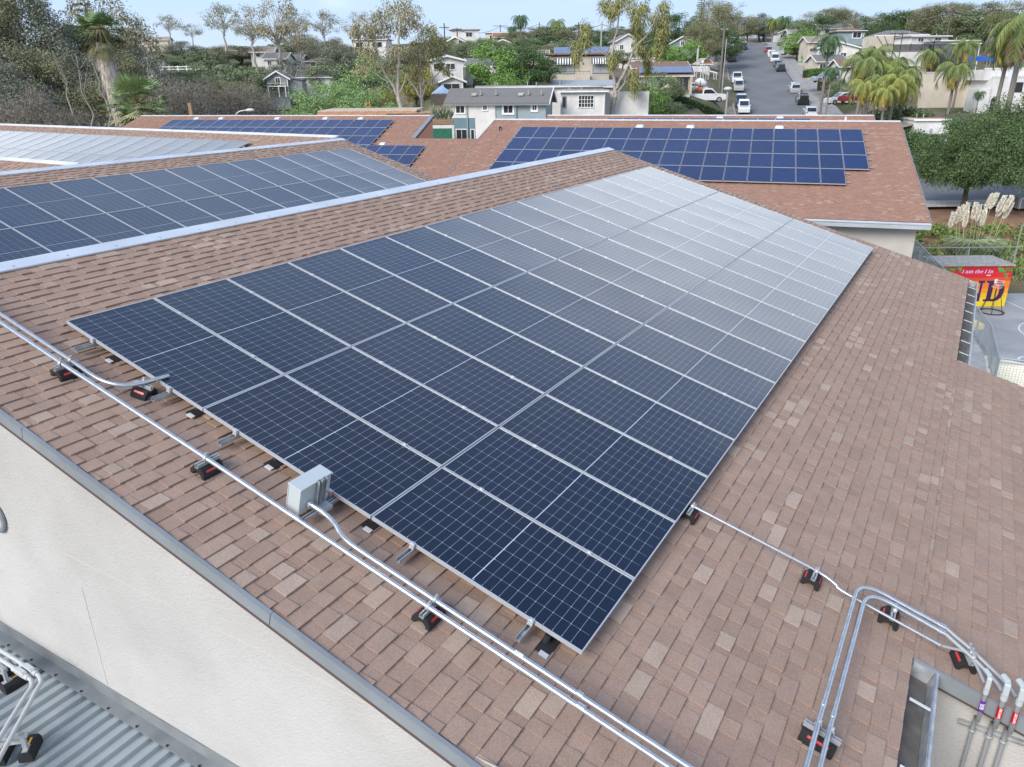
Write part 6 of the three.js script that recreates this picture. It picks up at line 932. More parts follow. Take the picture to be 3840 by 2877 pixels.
for (const [u, v, d, w, h, roof, wall, rm, lab, wins] of [
  [1178, 122, 205, 7.5, 1.2, 'gableZ', HM.white, HM.paleRoof, 'pale-roofed white house up the hill above the green tree', []],
  [1218, 118, 200, 7, 1.1, 'gableX', HM.white, HM.paleRoof, 'long white-roofed house beside the skyline palms', []],
  [1150, 136, 170, 6, 1.2, 'gableX', HM.beige, HM.tanRoof, 'tan-roofed house half hidden behind green trees', []],
  [1075, 96, 262, 7, 3.2, 'flat', HM.cream, HM.paleRoof, 'cream box house on the skyline with flat roof', [['f', -1.5, 2, 1.2, 1], ['f', 1.5, 2, 1.2, 1]]],
  [1100, 98, 250, 9, 2.2, 'gableX', HM.cream, HM.tileRoof, 'peach house with orange tiled roof on the skyline', [['f', -2, 1.3, 1.2, 1], ['f', 2, 1.3, 1.2, 1]]],
  [1088, 112, 228, 6, 1.8, 'gableZ', HM.white, HM.tileRoof, 'white house with orange roof below the peach one', [['f', 0, 0.9, 1.2, 1]]],
  [805, 112, 205, 8.5, 2.6, 'flat', HM.white, HM.paleRoof, 'modern white house with flat terraces behind the eucalyptus', [['f', -2.4, 1.5, 1.6, 1.1], ['f', 2, 1.5, 2.4, 1.1]]],
  [815, 98, 212, 6, 2.0, 'flat', HM.white, HM.greyRoof, 'upper white storey with dark window band above the modern house', [['f', 0, 1.1, 4, 0.7, { nx: 4, mat: HM.grey }]]],
  [990, 112, 190, 5, 1.8, 'gableZ', HM.beige, HM.greyRoof, 'beige wooden house among the trees behind the power pole', [['f', -1.2, 1.7, 1, 1.1], ['f', 1.2, 1.7, 1, 1.1]]],
  [1005, 98, 215, 7, 3.6, 'flat', HM.white, HM.paleRoof, 'white cube house with solar slope behind the power poles', [['f', 1, 2.4, 1.5, 1]]],
  [1044, 128, 175, 5, 1.4, 'gableX', HM.white, HM.greyRoof, 'little white house with grey roof behind the feathery palm', [['f', 0, 0.8, 1.2, 0.8]]],
  [573, 126, 210, 5.5, 1.4, 'gableX', HM.white, HM.tanRoof, 'white cottage with tan roof high on the left hillside', [['f', -1, 0.7, 0.9, 0.8]]],
  [606, 156, 178, 4.6, 2.7, 'gableX', HM.white, HM.greyRoof, 'white two-storey house behind the tall left eucalyptus', [['f', -1.2, 1.8, 0.8, 0.8], ['f', 0.9, 1.8, 0.8, 0.8], ['f', -0.4, 0.4, 1, 0.9]]],
  [642, 150, 185, 3.6, 1.9, 'gableX', HM.white, HM.greyRoof, 'small pale blue-white house beside the left eucalyptus', [['f', 0.4, 1, 0.8, 0.8]]],
  [694, 146, 172, 5.4, 1.1, 'hip', HM.tan, HM.tanRoof, 'tan hip-roofed house in the trees left of the pepper trees', [['f', -1.2, 0.6, 0.8, 0.7], ['f', 1, 0.6, 0.8, 0.7]]],
  [685, 172, 150, 5.6, 0.5, 'gableX', HM.white, HM.greyRoof, 'long dark roof with white edge beside the pepper trees', []],
  [330, 152, 170, 3.2, 2.2, 'flat', HM.white, HM.greyRoof, 'small white building beyond the young fan palm', [['f', 0, 1.2, 1, 0.8]]],
  [505, 118, 300, 6, 1.4, 'gableX', HM.white, HM.tanRoof, 'tiny pale house on the distant left ridge', []], [330, 100, 330, 14, 2.2, 'gableX', HM.cream, HM.tanRoof, 'long cream building on the far left ridge', []],
  [1780, 160, 168, 5.5, 2.4, 'gableX', HM.cream, HM.darkRoof, 'cream house with dark roof and white porch columns by the green bank', [['f', -1.6, 1.3, 1.2, 1.1], ['f', 0.8, 1.3, 1.3, 1.1, { mat: HM.tan }]]],
  [1800, 130, 184, 8.6, 2.4, 'gableZ', HM.white, HM.greyRoof, 'white clapboard gabled house behind the slim palm', [['f', 1.2, 0.9, 1.1, 1.0], ['f', -2.2, 1.0, 1.6, 1.2]]],
  [1826, 96, 200, 6.2, 2.8, 'hip', HM.bluegrey, HM.brownRoof, 'grey upper storey with brown roof and white corner window', [['f', 1.4, 1.9, 1.8, 1.1, { fw: 0.2 }]]],
  [1758, 118, 190, 5, 2.6, 'gableX', HM.cream, HM.tanRoof, 'cream house with tan roof up the street', [['f', 0, 1.4, 1.2, 1.2]]],
  [1795, 80, 225, 8, 2.0, 'gableX', HM.white, HM.greyRoof, 'house with pale blue solar slope among the skyline trees', []],
  [1718, 90, 262, 6, 2.4, 'gableX', HM.white, HM.paleRoof, 'white house near the head of the street', [['f', 0, 1.2, 1.2, 1]]], [1690, 88, 272, 5, 2.2, 'gableZ', HM.white, HM.greyRoof, 'small white gabled house under the broad skyline palm', []],
  [1826, 160, 150, 4, 1.3, 'gableX', HM.white, HM.brownRoof, 'low white house with brown eave behind the feather palms', []],
  [1930, 98, 158, 9, 1.6, 'hip', HM.white, HM.darkRoof, 'low white house with dark hip roof behind the deck', [['f', -1, 0.9, 1.6, 0.8]]], [1985, 96, 152, 7, 1.2, 'flat', HM.white, HM.paleRoof, 'white low building beside the dark hip roof', []], [2130, 64, 190, 12, 2.2, 'gableX', HM.grey, HM.darkRoof, 'dark grey house on the right skyline behind the trees', [['f', 1, 1.2, 1.2, 1]]], [2050, 104, 142, 6, 1.0, 'flat', HM.white, HM.paleRoof, 'white parapet building behind the grey block', []],
]) house({ label: lab, at: sight(u, v, d), turn: ((u * 7) % 9 - 4) * 0.03, w, d: 6, h, roof, rh: roof === 'hip' ? 1.0 : 1.1, wall, roofMat: rm, wins, deep: 4 });
// small grey gabled cottage with balcony in the ravine trees
{ const r = house({ name: 'cottage', label: 'dark grey gabled cottage with white balcony door and porch in the trees', at: sight(608, 196, 142), turn: 0.1, w: 3.6, d: 6, h: 2.0, roof: 'gableZ', rh: 1.05, wall: HM.grey, roofMat: HM.greyRoof, wins: [['f', 0.1, 1.5, 0.7, 1.1, { fw: 0.12 }]] }); part('balcony', [bx(0, 0.75, 3.6, 3.0, 0.12, 1.3), bx(0, 1.25, 4.2, 3.0, 0.05, 0.05)], HM.trim, r); for (const x of [-1.4, 0.3, 1.4]) part('porch_post', bx(x, -0.1, 4.15, 0.12, 1.7, 0.12), HM.trim, r); part('side_roof', bx(3.0, 1.9, 0, 2.6, 0.15, 5.5, 0, 0, -0.12), HM.greyRoof, r); part('side_wall', bx(2.9, 0, 0, 2.2, 3.7, 5), HM.grey, r); }
// unfinished timber building
{
  const d = 84, at = sight(812, 262, d - 4), r = thing('timber_building', 'unfinished flat-roofed timber building with raw plywood deck and studs', 'building', [at[0], at[1], at[2] - 4], 0.0), y = HC - (232 - 172) / 1775 * d - at[1], ply = std([0.66, 0.36, 0.20], 0.85, 0, { map: rep(patchTex, 0.8) }), pale = std([0.74, 0.62, 0.48], 0.85, 0, { map: rep(patchTex, 0.8) });
  part('roof_deck', [bx(-0.8, y, 0.5, 9.8, 0.1, 7)], pale, r); part('rim_board', [bx(-0.8, y - 0.2, 4.03, 9.8, 0.34, 0.06), bx(-0.8, y - 0.45, 3.8, 8.8, 0.22, 0.06)], ply, r); part('lower_deck', [bx(3.4, y - 0.25, 2.4, 4.6, 0.08, 4)], ply, r); part('plywood_wall', [bx(4.2, y - 1.0, 4.2, 3.2, 1.5, 0.06)], pale, r);
  for (let i = 0; i < 26; i++) part('stud', bx(-5.4 + i * 0.4, y - 1.2, 3.75, 0.05, 1.6, 0.1), ply, r); part('inner_wall', bx(-0.8, y - 1.4, 0, 9.2, 2.2, 0.1), std([0.20, 0.11, 0.07], 0.9), r);
  const l = thing('ladder', 'orange ladder poking up through the timber roof', 'ladder', [sight(796, 234, d + 2)[0], sight(796, 234, d + 2)[1] - 0.5, -d - 2], 0, null); for (const s of [-1, 1]) part('rail', bar([s * 0.2 + 0.1, -0.4, 0], [s * 0.2 - 0.08, 1.15, -0.1], 0.04), std([0.62, 0.2, 0.08], 0.7), l); for (let i = 0; i < 4; i++) part('rung', bar([-0.2 + 0.08 - i * 0.04, 0.05 + i * 0.3, -0.03], [0.28 - i * 0.04, 0.05 + i * 0.3, -0.03], 0.03), std([0.62, 0.2, 0.08], 0.7), l);
  solo('timber_post', bx(0, 0.2, 0, 0.28, 1.4, 0.28).translate(...sight(413, 246, 70)), M.wood, 'short square timber post sticking up behind the far roof', 'post');
}
// canopy tent and board fence
{
  const at = sight(953, 204, 96), r = thing('canopy_tent', 'pale blue peaked canopy tent behind the board fence', 'tent', [at[0], at[1] - 2.0, at[2] - 1.2]), m = std([0.55, 0.67, 0.82], 0.7, 0, { side: THREE.DoubleSide }), P = [[-1.2, 2.1, -1.2], [1.2, 2.1, -1.2], [1.2, 2.1, 1.2], [-1.2, 2.1, 1.2]]; part('cloth', [...[0, 1, 2, 3].map(i => poly([P[i], [0, 3.0, 0], P[(i + 1) % 4]])), ...[0, 1, 2, 3].map(i => { const a = P[i], b = P[(i + 1) % 4]; return poly([a, b, [b[0], 1.95, b[2]], [a[0], 1.95, a[2]]]); })], m, r); for (const p of P) part('leg', bar([p[0], 0, p[2]], [p[0], 2.1, p[2]], 0.03), M.strut, r);
  const fence = (label, u, v, d, n, h, mat, turn = 0) => { const f = thing('board_fence', label, 'fence', sight(u, v, d), turn, null); for (let i = 0; i < n; i++) part('board', bx((i - n / 2) * 0.2, h / 2 + ((i * 37) % 5) * 0.01, 0, 0.185, h, 0.03), mat, f); part('rail', [bx(0, h * 0.3, -0.04, n * 0.2, 0.08, 0.04), bx(0, h * 0.8, -0.04, n * 0.2, 0.08, 0.04)], mat, f); };
  const old = std([0.24, 0.19, 0.16], 0.95, 0, { map: rep(patchTex, 1) }); fence('weathered dark board fence below the canopy tent', 957, 228, 92, 13, 1.25, old); fence('brown board fence beside the solar bungalow', 1458, 207, 116, 16, 1.1, old);
  const wp = thing('picket_fence', 'white picket fence on the slope above the skeleton decorations', 'fence', sight(1500, 155, 150), 0.1); for (let i = 0; i < 22; i++) part('picket', bx((i - 11) * 0.24, 0.5, 0, 0.12, 1.0, 0.04), HM.trim, wp); part('rail', [bx(0, 0.3, -0.04, 5.4, 0.08, 0.04), bx(0, 0.75, -0.04, 5.4, 0.08, 0.04)], HM.trim, wp); part('stair', [0, 1, 2, 3, 4].map(i => bx(0.3 + i * 0.3, 1.4 + i * 0.2, -0.2, 1.2, 0.1, 0.3)), HM.trim, wp);
  const gs = thing('green_screen_fence', 'green mesh screen fence at the foot of the apartment block', 'fence', sight(952, 302, 68)); part('screen', bx(0, 0.45, 0, 1.95, 0.95, 0.02), std([0.03, 0.20, 0.12], 0.8, 0, { map: rep(patchTex, 1.4) }), gs); for (const x of [-0.97, 0, 0.97]) part('post', bar([x, -1, -0.03], [x, 0.98, -0.03], 0.03), M.strut, gs);
  const rf = thing('rail_fence', 'long white rail fence across the far ravine slope', 'fence', sight(412, 152, 165)); for (let i = 0; i < 8; i++) part('post', bx(-6 + i * 1.75, 0.4, 0, 0.14, 1, 0.14), HM.trim, rf); for (const y of [0.25, 0.7]) part('rail', bx(0.1, y, 0, 12.6, 0.16, 0.06), HM.trim, rf);
}
// right bank: block house with roof deck and spiral stair, cream wall, arched white house, blue screens
{
  const d = 132, at = sight(1945, 178, d), r = thing('deck_house', 'white modern house with black roof-deck railing and spiral stair', 'house', [at[0], at[1], at[2] - 3], 0.02), H = 4.6; part('wall', bx(0, H / 2 - 1, 0, 10.6, H + 2, 6), HM.white, r); part('roof_deck', bx(0, H + 0.06, 0, 10.8, 0.12, 6.2), HM.greyRoof, r);
  const rl = []; for (let i = 0; i < 6; i++) rl.push(bx(1.6, H + 0.2 + i * 0.15, 3.1, 7.6, 0.125, 0.04)); part('deck_rail', rl, M.dark, r); for (const x of [-2.2, -1.0, 0.6, 2.4, 5.4]) part('rail_post', bx(x, H + 0.6, 3.06, 0.08, x < 0 ? 4.2 : 1.1, 0.08), M.dark, r); part('pergola', [bx(-1.0, H + 2.6, 1.8, 3, 0.1, 0.1), bx(0.4, H + 2.6, 0.5, 0.1, 0.1, 2.6)], M.dark, r); part('upper_wall', bx(-3.6, H + 1.2, 0.6, 3.0, 2.2, 4), HM.cream, r); part('shade_frame', [bar([-4.9, H + 2.3, 2.7], [-3.7, H + 0.9, 2.7], 0.04), bar([-3.7, H + 2.3, 2.7], [-2.9, H + 0.9, 2.7], 0.04)], M.dark, r);
  win(r, 'f', [10.6, 6], -3.4, 3.2, 1.4, 1.2); win(r, 'f', [10.6, 6], 1.0, 1.6, 2.0, 1.6);
  const s = sight(2004, 170, d - 4), st = thing('spiral_stair', 'black metal spiral stair beside the grey block wall', 'stair', [s[0], s[1], s[2]]); part('pole', bar([0, -1, 0], [0, 5.4, 0], 0.09), M.dark, st); for (let i = 0; i < 22; i++) { const a = i * 0.42; part('tread', bx(0.5, 0, 0, 1.0, 0.05, 0.28).rotateY(-a).translate(0, i * 0.21, 0), M.dark, st); } const hr = []; for (let i = 0; i < 23; i++) hr.push([Math.cos(i * 0.42), i * 0.21 + 1.0, Math.sin(i * 0.42)]); part('handrail', tube(hr, 0.035, 6, true), M.dark, st);
  const b = house({ name: 'block_house', label: 'dark grey rendered block house with small black window', at: sight(2046, 178, 130), turn: 0.03, w: 4.8, d: 6, h: 5.5, roof: 'flat', wall: std([0.17, 0.18, 0.20], 0.9, 0, { map: rep(patchTex, 0.3) }), roofMat: HM.greyRoof, over: 0.08, wins: [['f', -1.0, 1.9, 1.0, 1.2, { mat: M.dark, nx: 1 }]] });
  solo('cream_wall', [bx(0, 1.3, 0, 9.4, 4.6, 0.3).translate(...sight(2062, 222, 104)), bx(0, 3.65, 0, 9.5, 0.12, 0.42).translate(...sight(2062, 222, 104))], HM.cream, 'long cream rendered wall below the grey block house', 'wall');
  const w = sight(2186, 236, 98), wr = thing('arched_house', 'white stucco house with arched doorway, parapets and terracotta ledge', 'house', [w[0], w[1], w[2] - 3], -0.05); part('wall', [bx(0.4, 1.0, 0, 6.4, 5.2, 6), bx(0.2, 3.9, -0.5, 7.2, 1.2, 5)], HM.white, wr); part('side_wall', bx(-3.4, 0.4, 1.5, 1.4, 3.8, 3), HM.white, wr); part('parapet', [bx(0.4, 3.68, 2.9, 6.5, 0.2, 0.3), bx(0.2, 4.58, 1.9, 7.3, 0.2, 0.3)], HM.white, wr); const ar = new THREE.Shape(); ar.moveTo(-0.45, -0.5); ar.lineTo(-0.45, 1.0); ar.absarc(0, 1.0, 0.45, Math.PI, 0, true); ar.lineTo(0.45, -0.5); part('arched_doorway', new THREE.ExtrudeGeometry(ar, { depth: 0.06, bevelEnabled: false }).translate(-2.1, 0, 3.0), HM.pane, wr); part('terracotta_ledge', bx(2.2, 1.45, 3.2, 1.9, 0.14, 0.6, 0, 0.25), HM.tileRoof, wr); win(wr, 'f', [6, 6], 0.4, 2.5, 0.6, 0.9, { mat: M.dark });
  const bm = std([0.015, 0.12, 0.55], 0.6); const sc = (label, u0, u1, v0, v1, dd) => { const p = sight((u0 + u1) / 2, (v0 + v1) / 2, dd), o = thing('blue_screen', label, 'screen', p, 0, 'blue screens on the white house terrace'), ww = uw(u0, u1, dd), hh = uw(v0, v1, dd); part('sheet', bx(0, 0, 0, ww, hh, 0.03), bm, o); for (const s of [-1, 1]) part('post', bx(s * ww / 2, -0.3, -0.04, 0.06, hh + 1.2, 0.06), M.strut, o); };
  sc('long blue screen sheet over the white terrace wall', 2092, 2134, 122, 131, 108); sc('small blue screen sheet beside the long one', 2140, 2152, 122, 133, 108); sc('tall blue screen sheet behind the big palm', 2186, 2212, 124, 146, 104);
  solo('laundry', [bx(-0.35, 0, 0, 0.5, 1.6, 0.04, 0, 0, 0.08), bx(0.3, -0.1, 0.05, 0.45, 1.5, 0.04, 0, 0, -0.05)].map(g => g.translate(...sight(2190, 160, 92))), std([0.7, 0.74, 0.8], 0.9), 'pale cloths hanging on the white house terrace', 'laundry');
  const wh = sight(2000, 350, 80), hh = house({ name: 'corner_house', label: 'white flat-roofed house with reddish roof edge across the road', at: [wh[0] + 0.3, 3, wh[2] - 3], turn: -0.12, w: 3.4, d: 6, h: 5.2, roof: 'flat', wall: HM.white, roofMat: HM.white, over: 0.1, wins: [['f', -0.5, 2.5, 0.45, 1.9, { mat: HM.tan, nx: 1 }], ['f', 1.0, 2.9, 0.7, 1.0, { mat: HM.grey }]] }); part('roof_top', bx(0.2, 5.38, 0, 2.9, 0.04, 5.4), HM.tileRoof, hh); part('eave_hood', bx(0.7, 3.9, 3.3, 1.8, 0.1, 0.7), HM.grey, hh); part('wall_lamp', bx(-0.05, 4.3, 3.08, 0.22, 0.3, 0.15), M.strut, hh); const sf = thing('slat_shed', 'dark timber slat screen beside the white corner house', 'screen', [wh[0] - 2.3, 3, wh[2] - 1.5]); for (let i = 0; i < 18; i++) part('slat', bx(0, 0.25 + i * 0.24, 0, 1.2, 0.12, 0.05), M.wood, sf); part('lean_roof', bx(0.1, 4.7, 0, 1.9, 0.08, 2.2, 0, 0, 0.2), HM.tanRoof, sf);
}
hedge('dark clipped hedge behind the white pickup', foot(1455, 112), foot(1585, 116), 1.9, 1.6, [[0.03, 0.055, 0.02], [0.04, 0.07, 0.025]], 501);
hedge('rounded yellow green hedge end by the street pavement', foot(1578, 117), foot(1598, 118), 1.8, 1.8, [[0.12, 0.15, 0.04], [0.09, 0.125, 0.035]], 502);
hedge('low dark hedge behind the white two-storey house', foot(1022, 118), foot(1070, 118), 1.2, 0.9, [[0.03, 0.055, 0.02], [0.04, 0.07, 0.025]], 503);
hedge('green ivy bank hedge below the cream house by the street', sight(1738, 168, 150), sight(1795, 164, 150), 1.3, 2.4, [[0.06, 0.13, 0.03], [0.08, 0.16, 0.04]], 504);
hedge('brown clipped hedge beside the driveway car', sight(1768, 196, 143), sight(1800, 192, 143), 1.5, 1.4, [[0.13, 0.12, 0.06], [0.16, 0.13, 0.07]], 505);
hedge('dark hedge on the upper street lawn', sight(1710, 118, 205), sight(1732, 112, 210), 1.6, 1.4, [[0.04, 0.07, 0.03], [0.05, 0.09, 0.035]], 506);
// ---------------------------------------------------------------- vehicles, poles and small things
const glassCar = new THREE.MeshPhysicalMaterial({ color: lin(0.02, 0.025, 0.03), roughness: 0.05, clearcoat: 1, clearcoatRoughness: 0.03 });
const tyre = std([0.015, 0.015, 0.016], 0.9), rim = std([0.45, 0.46, 0.48], 0.35, 0.8), redLamp = std([0.45, 0.02, 0.02], 0.25), whiteLamp = std([0.75, 0.76, 0.78], 0.15), plate = std([0.8, 0.8, 0.82], 0.6);
function car(kind, label, pos, turn, color, pitch = 0, group = 'cars parked along the street') {     // nose toward local +x
  const o = thing(kind === 'pickup' ? 'pickup_truck' : kind === 'van' ? 'van' : 'car', label, kind === 'pickup' ? 'truck' : kind === 'van' ? 'van' : 'car', pos, turn, group); o.rotation.order = 'YZX'; o.rotation.z = pitch;
  const paint = new THREE.MeshPhysicalMaterial({ color: lin(...color), roughness: 0.35, metalness: 0.25, clearcoat: 1, clearcoatRoughness: 0.06 });
  const S = { suv: { L: 4.7, W: 1.86, body: [[-2.3, 0.34], [-2.34, 0.7], [-2.3, 1.02], [-1.0, 1.06], [1.0, 1.04], [2.1, 0.95], [2.32, 0.78], [2.34, 0.36]], cab: [[-2.2, 1.03], [-1.95, 1.6], [-1.2, 1.7], [0.2, 1.68], [1.1, 1.04]], wx: 1.42, r: 0.36 }, sedan: { L: 4.6, W: 1.8, body: [[-2.25, 0.32], [-2.3, 0.62], [-2.2, 0.94], [-1.2, 0.97], [1.0, 0.94], [2.05, 0.82], [2.28, 0.64], [2.3, 0.34]], cab: [[-1.75, 0.95], [-1.0, 1.4], [-0.3, 1.45], [0.3, 1.42], [1.15, 0.94]], wx: 1.38, r: 0.33 }, pickup: { L: 5.8, W: 1.98, body: [[-2.9, 0.5], [-2.92, 0.9], [-2.9, 1.18], [-0.6, 1.18], [-0.55, 1.2], [1.3, 1.2], [2.6, 1.13], [2.86, 0.95], [2.9, 0.46]], cab: [[-0.68, 1.17], [-0.55, 1.86], [0.0, 1.93], [0.65, 1.9], [1.5, 1.18]], wx: 1.8, r: 0.4 }, van: { L: 5.3, W: 1.98, body: [[-2.6, 0.4], [-2.65, 0.9], [-2.6, 1.15], [0.5, 1.15], [1.7, 1.1], [2.5, 0.9], [2.62, 0.4]], cab: [[-2.58, 1.13], [-2.45, 2.05], [-1.5, 2.15], [0.7, 2.12], [1.8, 1.12]], wx: 1.65, r: 0.38 } }[kind];
  const wheelArch = (pts) => { const s = new THREE.Shape(); s.moveTo(pts[0][0], pts[0][1]); for (const p of pts.slice(1)) s.lineTo(...p); s.lineTo(S.wx + S.r * 1.15, 0.36); s.absarc(S.wx, 0.36, S.r * 1.15, 0, Math.PI, false); s.lineTo(-S.wx + S.r * 1.15, 0.36); s.absarc(-S.wx, 0.36, S.r * 1.15, 0, Math.PI, false); s.closePath(); return s; };
  const ex = (s, W, bev) => { const g = new THREE.ExtrudeGeometry(s, { depth: W - 2 * bev, bevelEnabled: true, bevelSize: bev * 0.7, bevelThickness: bev, bevelSegments: 3, curveSegments: 8 }); return g.translate(0, 0, -W / 2 + bev); };
  part('body', ex(wheelArch(S.body), S.W, 0.1), paint, o);
  const c = S.cab, cs = new THREE.Shape(c.map(p => new THREE.Vector2(...p))), gh = ex(cs, S.W - 0.22, 0.16), cabin = part('cabin', gh, paint, o), cx = (c[0][0] + c[4][0]) / 2 * 0.5 + (c[1][0] + c[3][0]) / 4, cy = (c[0][1] + c[2][1]) / 2;
  const inner = c.map(([x, y]) => [cx + (x - cx) * 0.88, cy + (y - cy) * 0.78]);
  for (const s of [-1, 1]) part('side_window', prism(inner, 0.03).translate(0, 0, s * ((S.W - 0.22) / 2 + 0.008)), glassCar, cabin);
  const pane = (p, q, nm) => { const L = Math.hypot(q[0] - p[0], q[1] - p[1]), a = Math.atan2(q[1] - p[1], q[0] - p[0]), n = [-Math.sin(a), Math.cos(a)], m = [(p[0] + q[0]) / 2 + n[0] * 0.118, (p[1] + q[1]) / 2 + n[1] * 0.118]; part(nm, bx(0, 0, 0, L * 0.86, 0.02, S.W - 0.5).rotateZ(a).translate(m[0], m[1], 0), glassCar, cabin); };
  pane(c[0], c[1], 'rear_window'); pane(c[3], c[4], 'windscreen');
  const top = [[c[1][0] - 0.02, c[1][1] - 0.05], [c[2][0], c[2][1] - 0.02], [c[3][0], c[3][1] - 0.03], [c[3][0] + 0.12, c[3][1] - 0.09], [c[3][0] + 0.1, c[3][1] + 0.03], [c[3][0], c[3][1] + 0.07], [c[2][0], c[2][1] + 0.08], [c[1][0] - 0.02, c[1][1] + 0.05]];
  part('roof', prism(top, S.W - 0.3, 0.04), paint, o);
  for (const s of [-1, 1]) { const z = s * (S.W / 2 - 0.1); part('mirror', rbx(c[4][0] - 0.35, c[4][1] + 0.1, s * (S.W / 2 + 0.08), 0.12, 0.15, 0.2, 0.04), paint, o);
    part('headlight', rbx(S.L / 2 - 0.08, 0.78, s * (S.W / 2 - 0.3), 0.14, 0.16, 0.38, 0.05), whiteLamp, o); part('tail_light', rbx(-S.L / 2 + 0.05, 0.88, s * (S.W / 2 - 0.16), 0.12, 0.3, 0.2, 0.04), redLamp, o);
    for (const x of [-S.wx, S.wx]) { const w = part('wheel', new THREE.CylinderGeometry(S.r, S.r, 0.22, 20).rotateX(Math.PI / 2).translate(x, S.r, s * (S.W / 2 - 0.13)), tyre, o); part('rim', new THREE.CylinderGeometry(S.r * 0.62, S.r * 0.62, 0.235, 16).rotateX(Math.PI / 2).translate(x, S.r, s * (S.W / 2 - 0.13)), rim, w); } }
  part('bumper', [rbx(S.L / 2 - 0.06, 0.45, 0, 0.18, 0.22, S.W - 0.25, 0.06), rbx(-S.L / 2 + 0.06, 0.48, 0, 0.18, 0.22, S.W - 0.25, 0.06)], color[0] > 0.3 ? std([0.25, 0.25, 0.26], 0.6) : tyre, o); part('licence_plate', bx(-S.L / 2 - 0.035, 0.72, 0, 0.02, 0.16, 0.34), plate, o); part('grille', bx(S.L / 2 - 0.005, 0.66, 0, 0.06, 0.2, S.W * 0.5), tyre, o);
  if (kind === 'pickup') part('cargo_bed', bx(-1.8, 1.15, 0, 2.0, 0.1, 1.6), tyre, o); return o;
}
const streetD = (v) => 22.2 / (0.125 + (v - 163) / 1775), SY = 0.2284;
// parked on the street; those on the left face down the hill, those on the right face up
const onStreet = (kind, label, side, v, off, color) => { const d = streetD(v), x = streetX(d) + NX * side * off, z = -d + NZ * side * off; const up = side > 0; car(kind, label, [x, table(PROFILE, -z) + 0.03, z], up ? Math.PI / 2 - SY : -Math.PI / 2 - SY, color, up ? 0.1244 : -0.1244); };
onStreet('suv', 'white SUV facing downhill, last of the row by the hedge corner', -1, 240, 5.0, [0.8, 0.8, 0.8]); onStreet('suv', 'dark blue SUV facing downhill behind the white one', -1, 227, 5.2, [0.03, 0.05, 0.12]); onStreet('suv', 'silver SUV facing downhill beside the front path', -1, 194, 5.0, [0.5, 0.5, 0.48]); onStreet('pickup', 'white pickup facing downhill behind the silver SUV', -1, 178, 5.0, [0.75, 0.75, 0.75]); onStreet('pickup', 'black pickup facing downhill under the street tree', -1, 133.5, 5.0, [0.03, 0.03, 0.035]); onStreet('pickup', 'white pickup facing downhill behind the black one', -1, 123, 5.0, [0.75, 0.75, 0.75]);
onStreet('suv', 'silver SUV seen from behind below the cross street', 1, 196, 5.1, [0.45, 0.47, 0.48]); onStreet('suv', 'black SUV seen from behind with bright plate', 1, 220, 5.1, [0.02, 0.02, 0.022]); onStreet('sedan', 'pale car seen from behind at the foot of the slim palm', 1, 246, 5.1, [0.6, 0.62, 0.62]); onStreet('suv', 'black SUV at the corner of the upper pavement', 1, 153.5, 5.0, [0.03, 0.03, 0.03]); onStreet('sedan', 'dark car ahead of the black corner SUV', 1, 145, 5.0, [0.04, 0.045, 0.05]); onStreet('van', 'white van parked on the upper street', 1, 135, 5.0, [0.78, 0.78, 0.77]); onStreet('suv', 'white SUV ahead of the white van', 1, 125.5, 5.0, [0.75, 0.75, 0.75]); onStreet('sedan', 'red car on the upper street', 1, 116, 5.0, [0.30, 0.03, 0.035]); onStreet('suv', 'dark SUV near the crest of the street', -0.2, 110, 5.0, [0.05, 0.05, 0.055]); onStreet('suv', 'white SUV at the crest of the street', -0.75, 106.5, 5.0, [0.7, 0.7, 0.7]);
car('pickup', 'white pickup parked side-on behind the clipped hedge', sight(1525, 221, 124), -0.1, [0.72, 0.73, 0.74], 0, 'cars in front gardens'); car('sedan', 'white saloon parked behind the white pickup', sight(1496, 200, 134), 0.05, [0.65, 0.67, 0.68], 0, 'cars in front gardens');
car('suv', 'white crossover parked side-on in the driveway under the palms', sight(1816, 226, 124), Math.PI + 0.1, [0.75, 0.75, 0.75], 0, 'cars in driveways right of the street'); car('suv', 'red car behind the white crossover', sight(1846, 222, 120), Math.PI + 0.3, [0.22, 0.02, 0.025], 0, 'cars in driveways right of the street'); car('suv', 'silver estate car beside the brown hedge', sight(1782, 178, 146), Math.PI + 0.1, [0.4, 0.43, 0.47], 0, 'cars in driveways right of the street'); car('suv', 'white SUV on the upper driveway lawn', sight(1705, 119, 206), 0.1, [0.7, 0.7, 0.7], 0, 'cars in driveways right of the street');
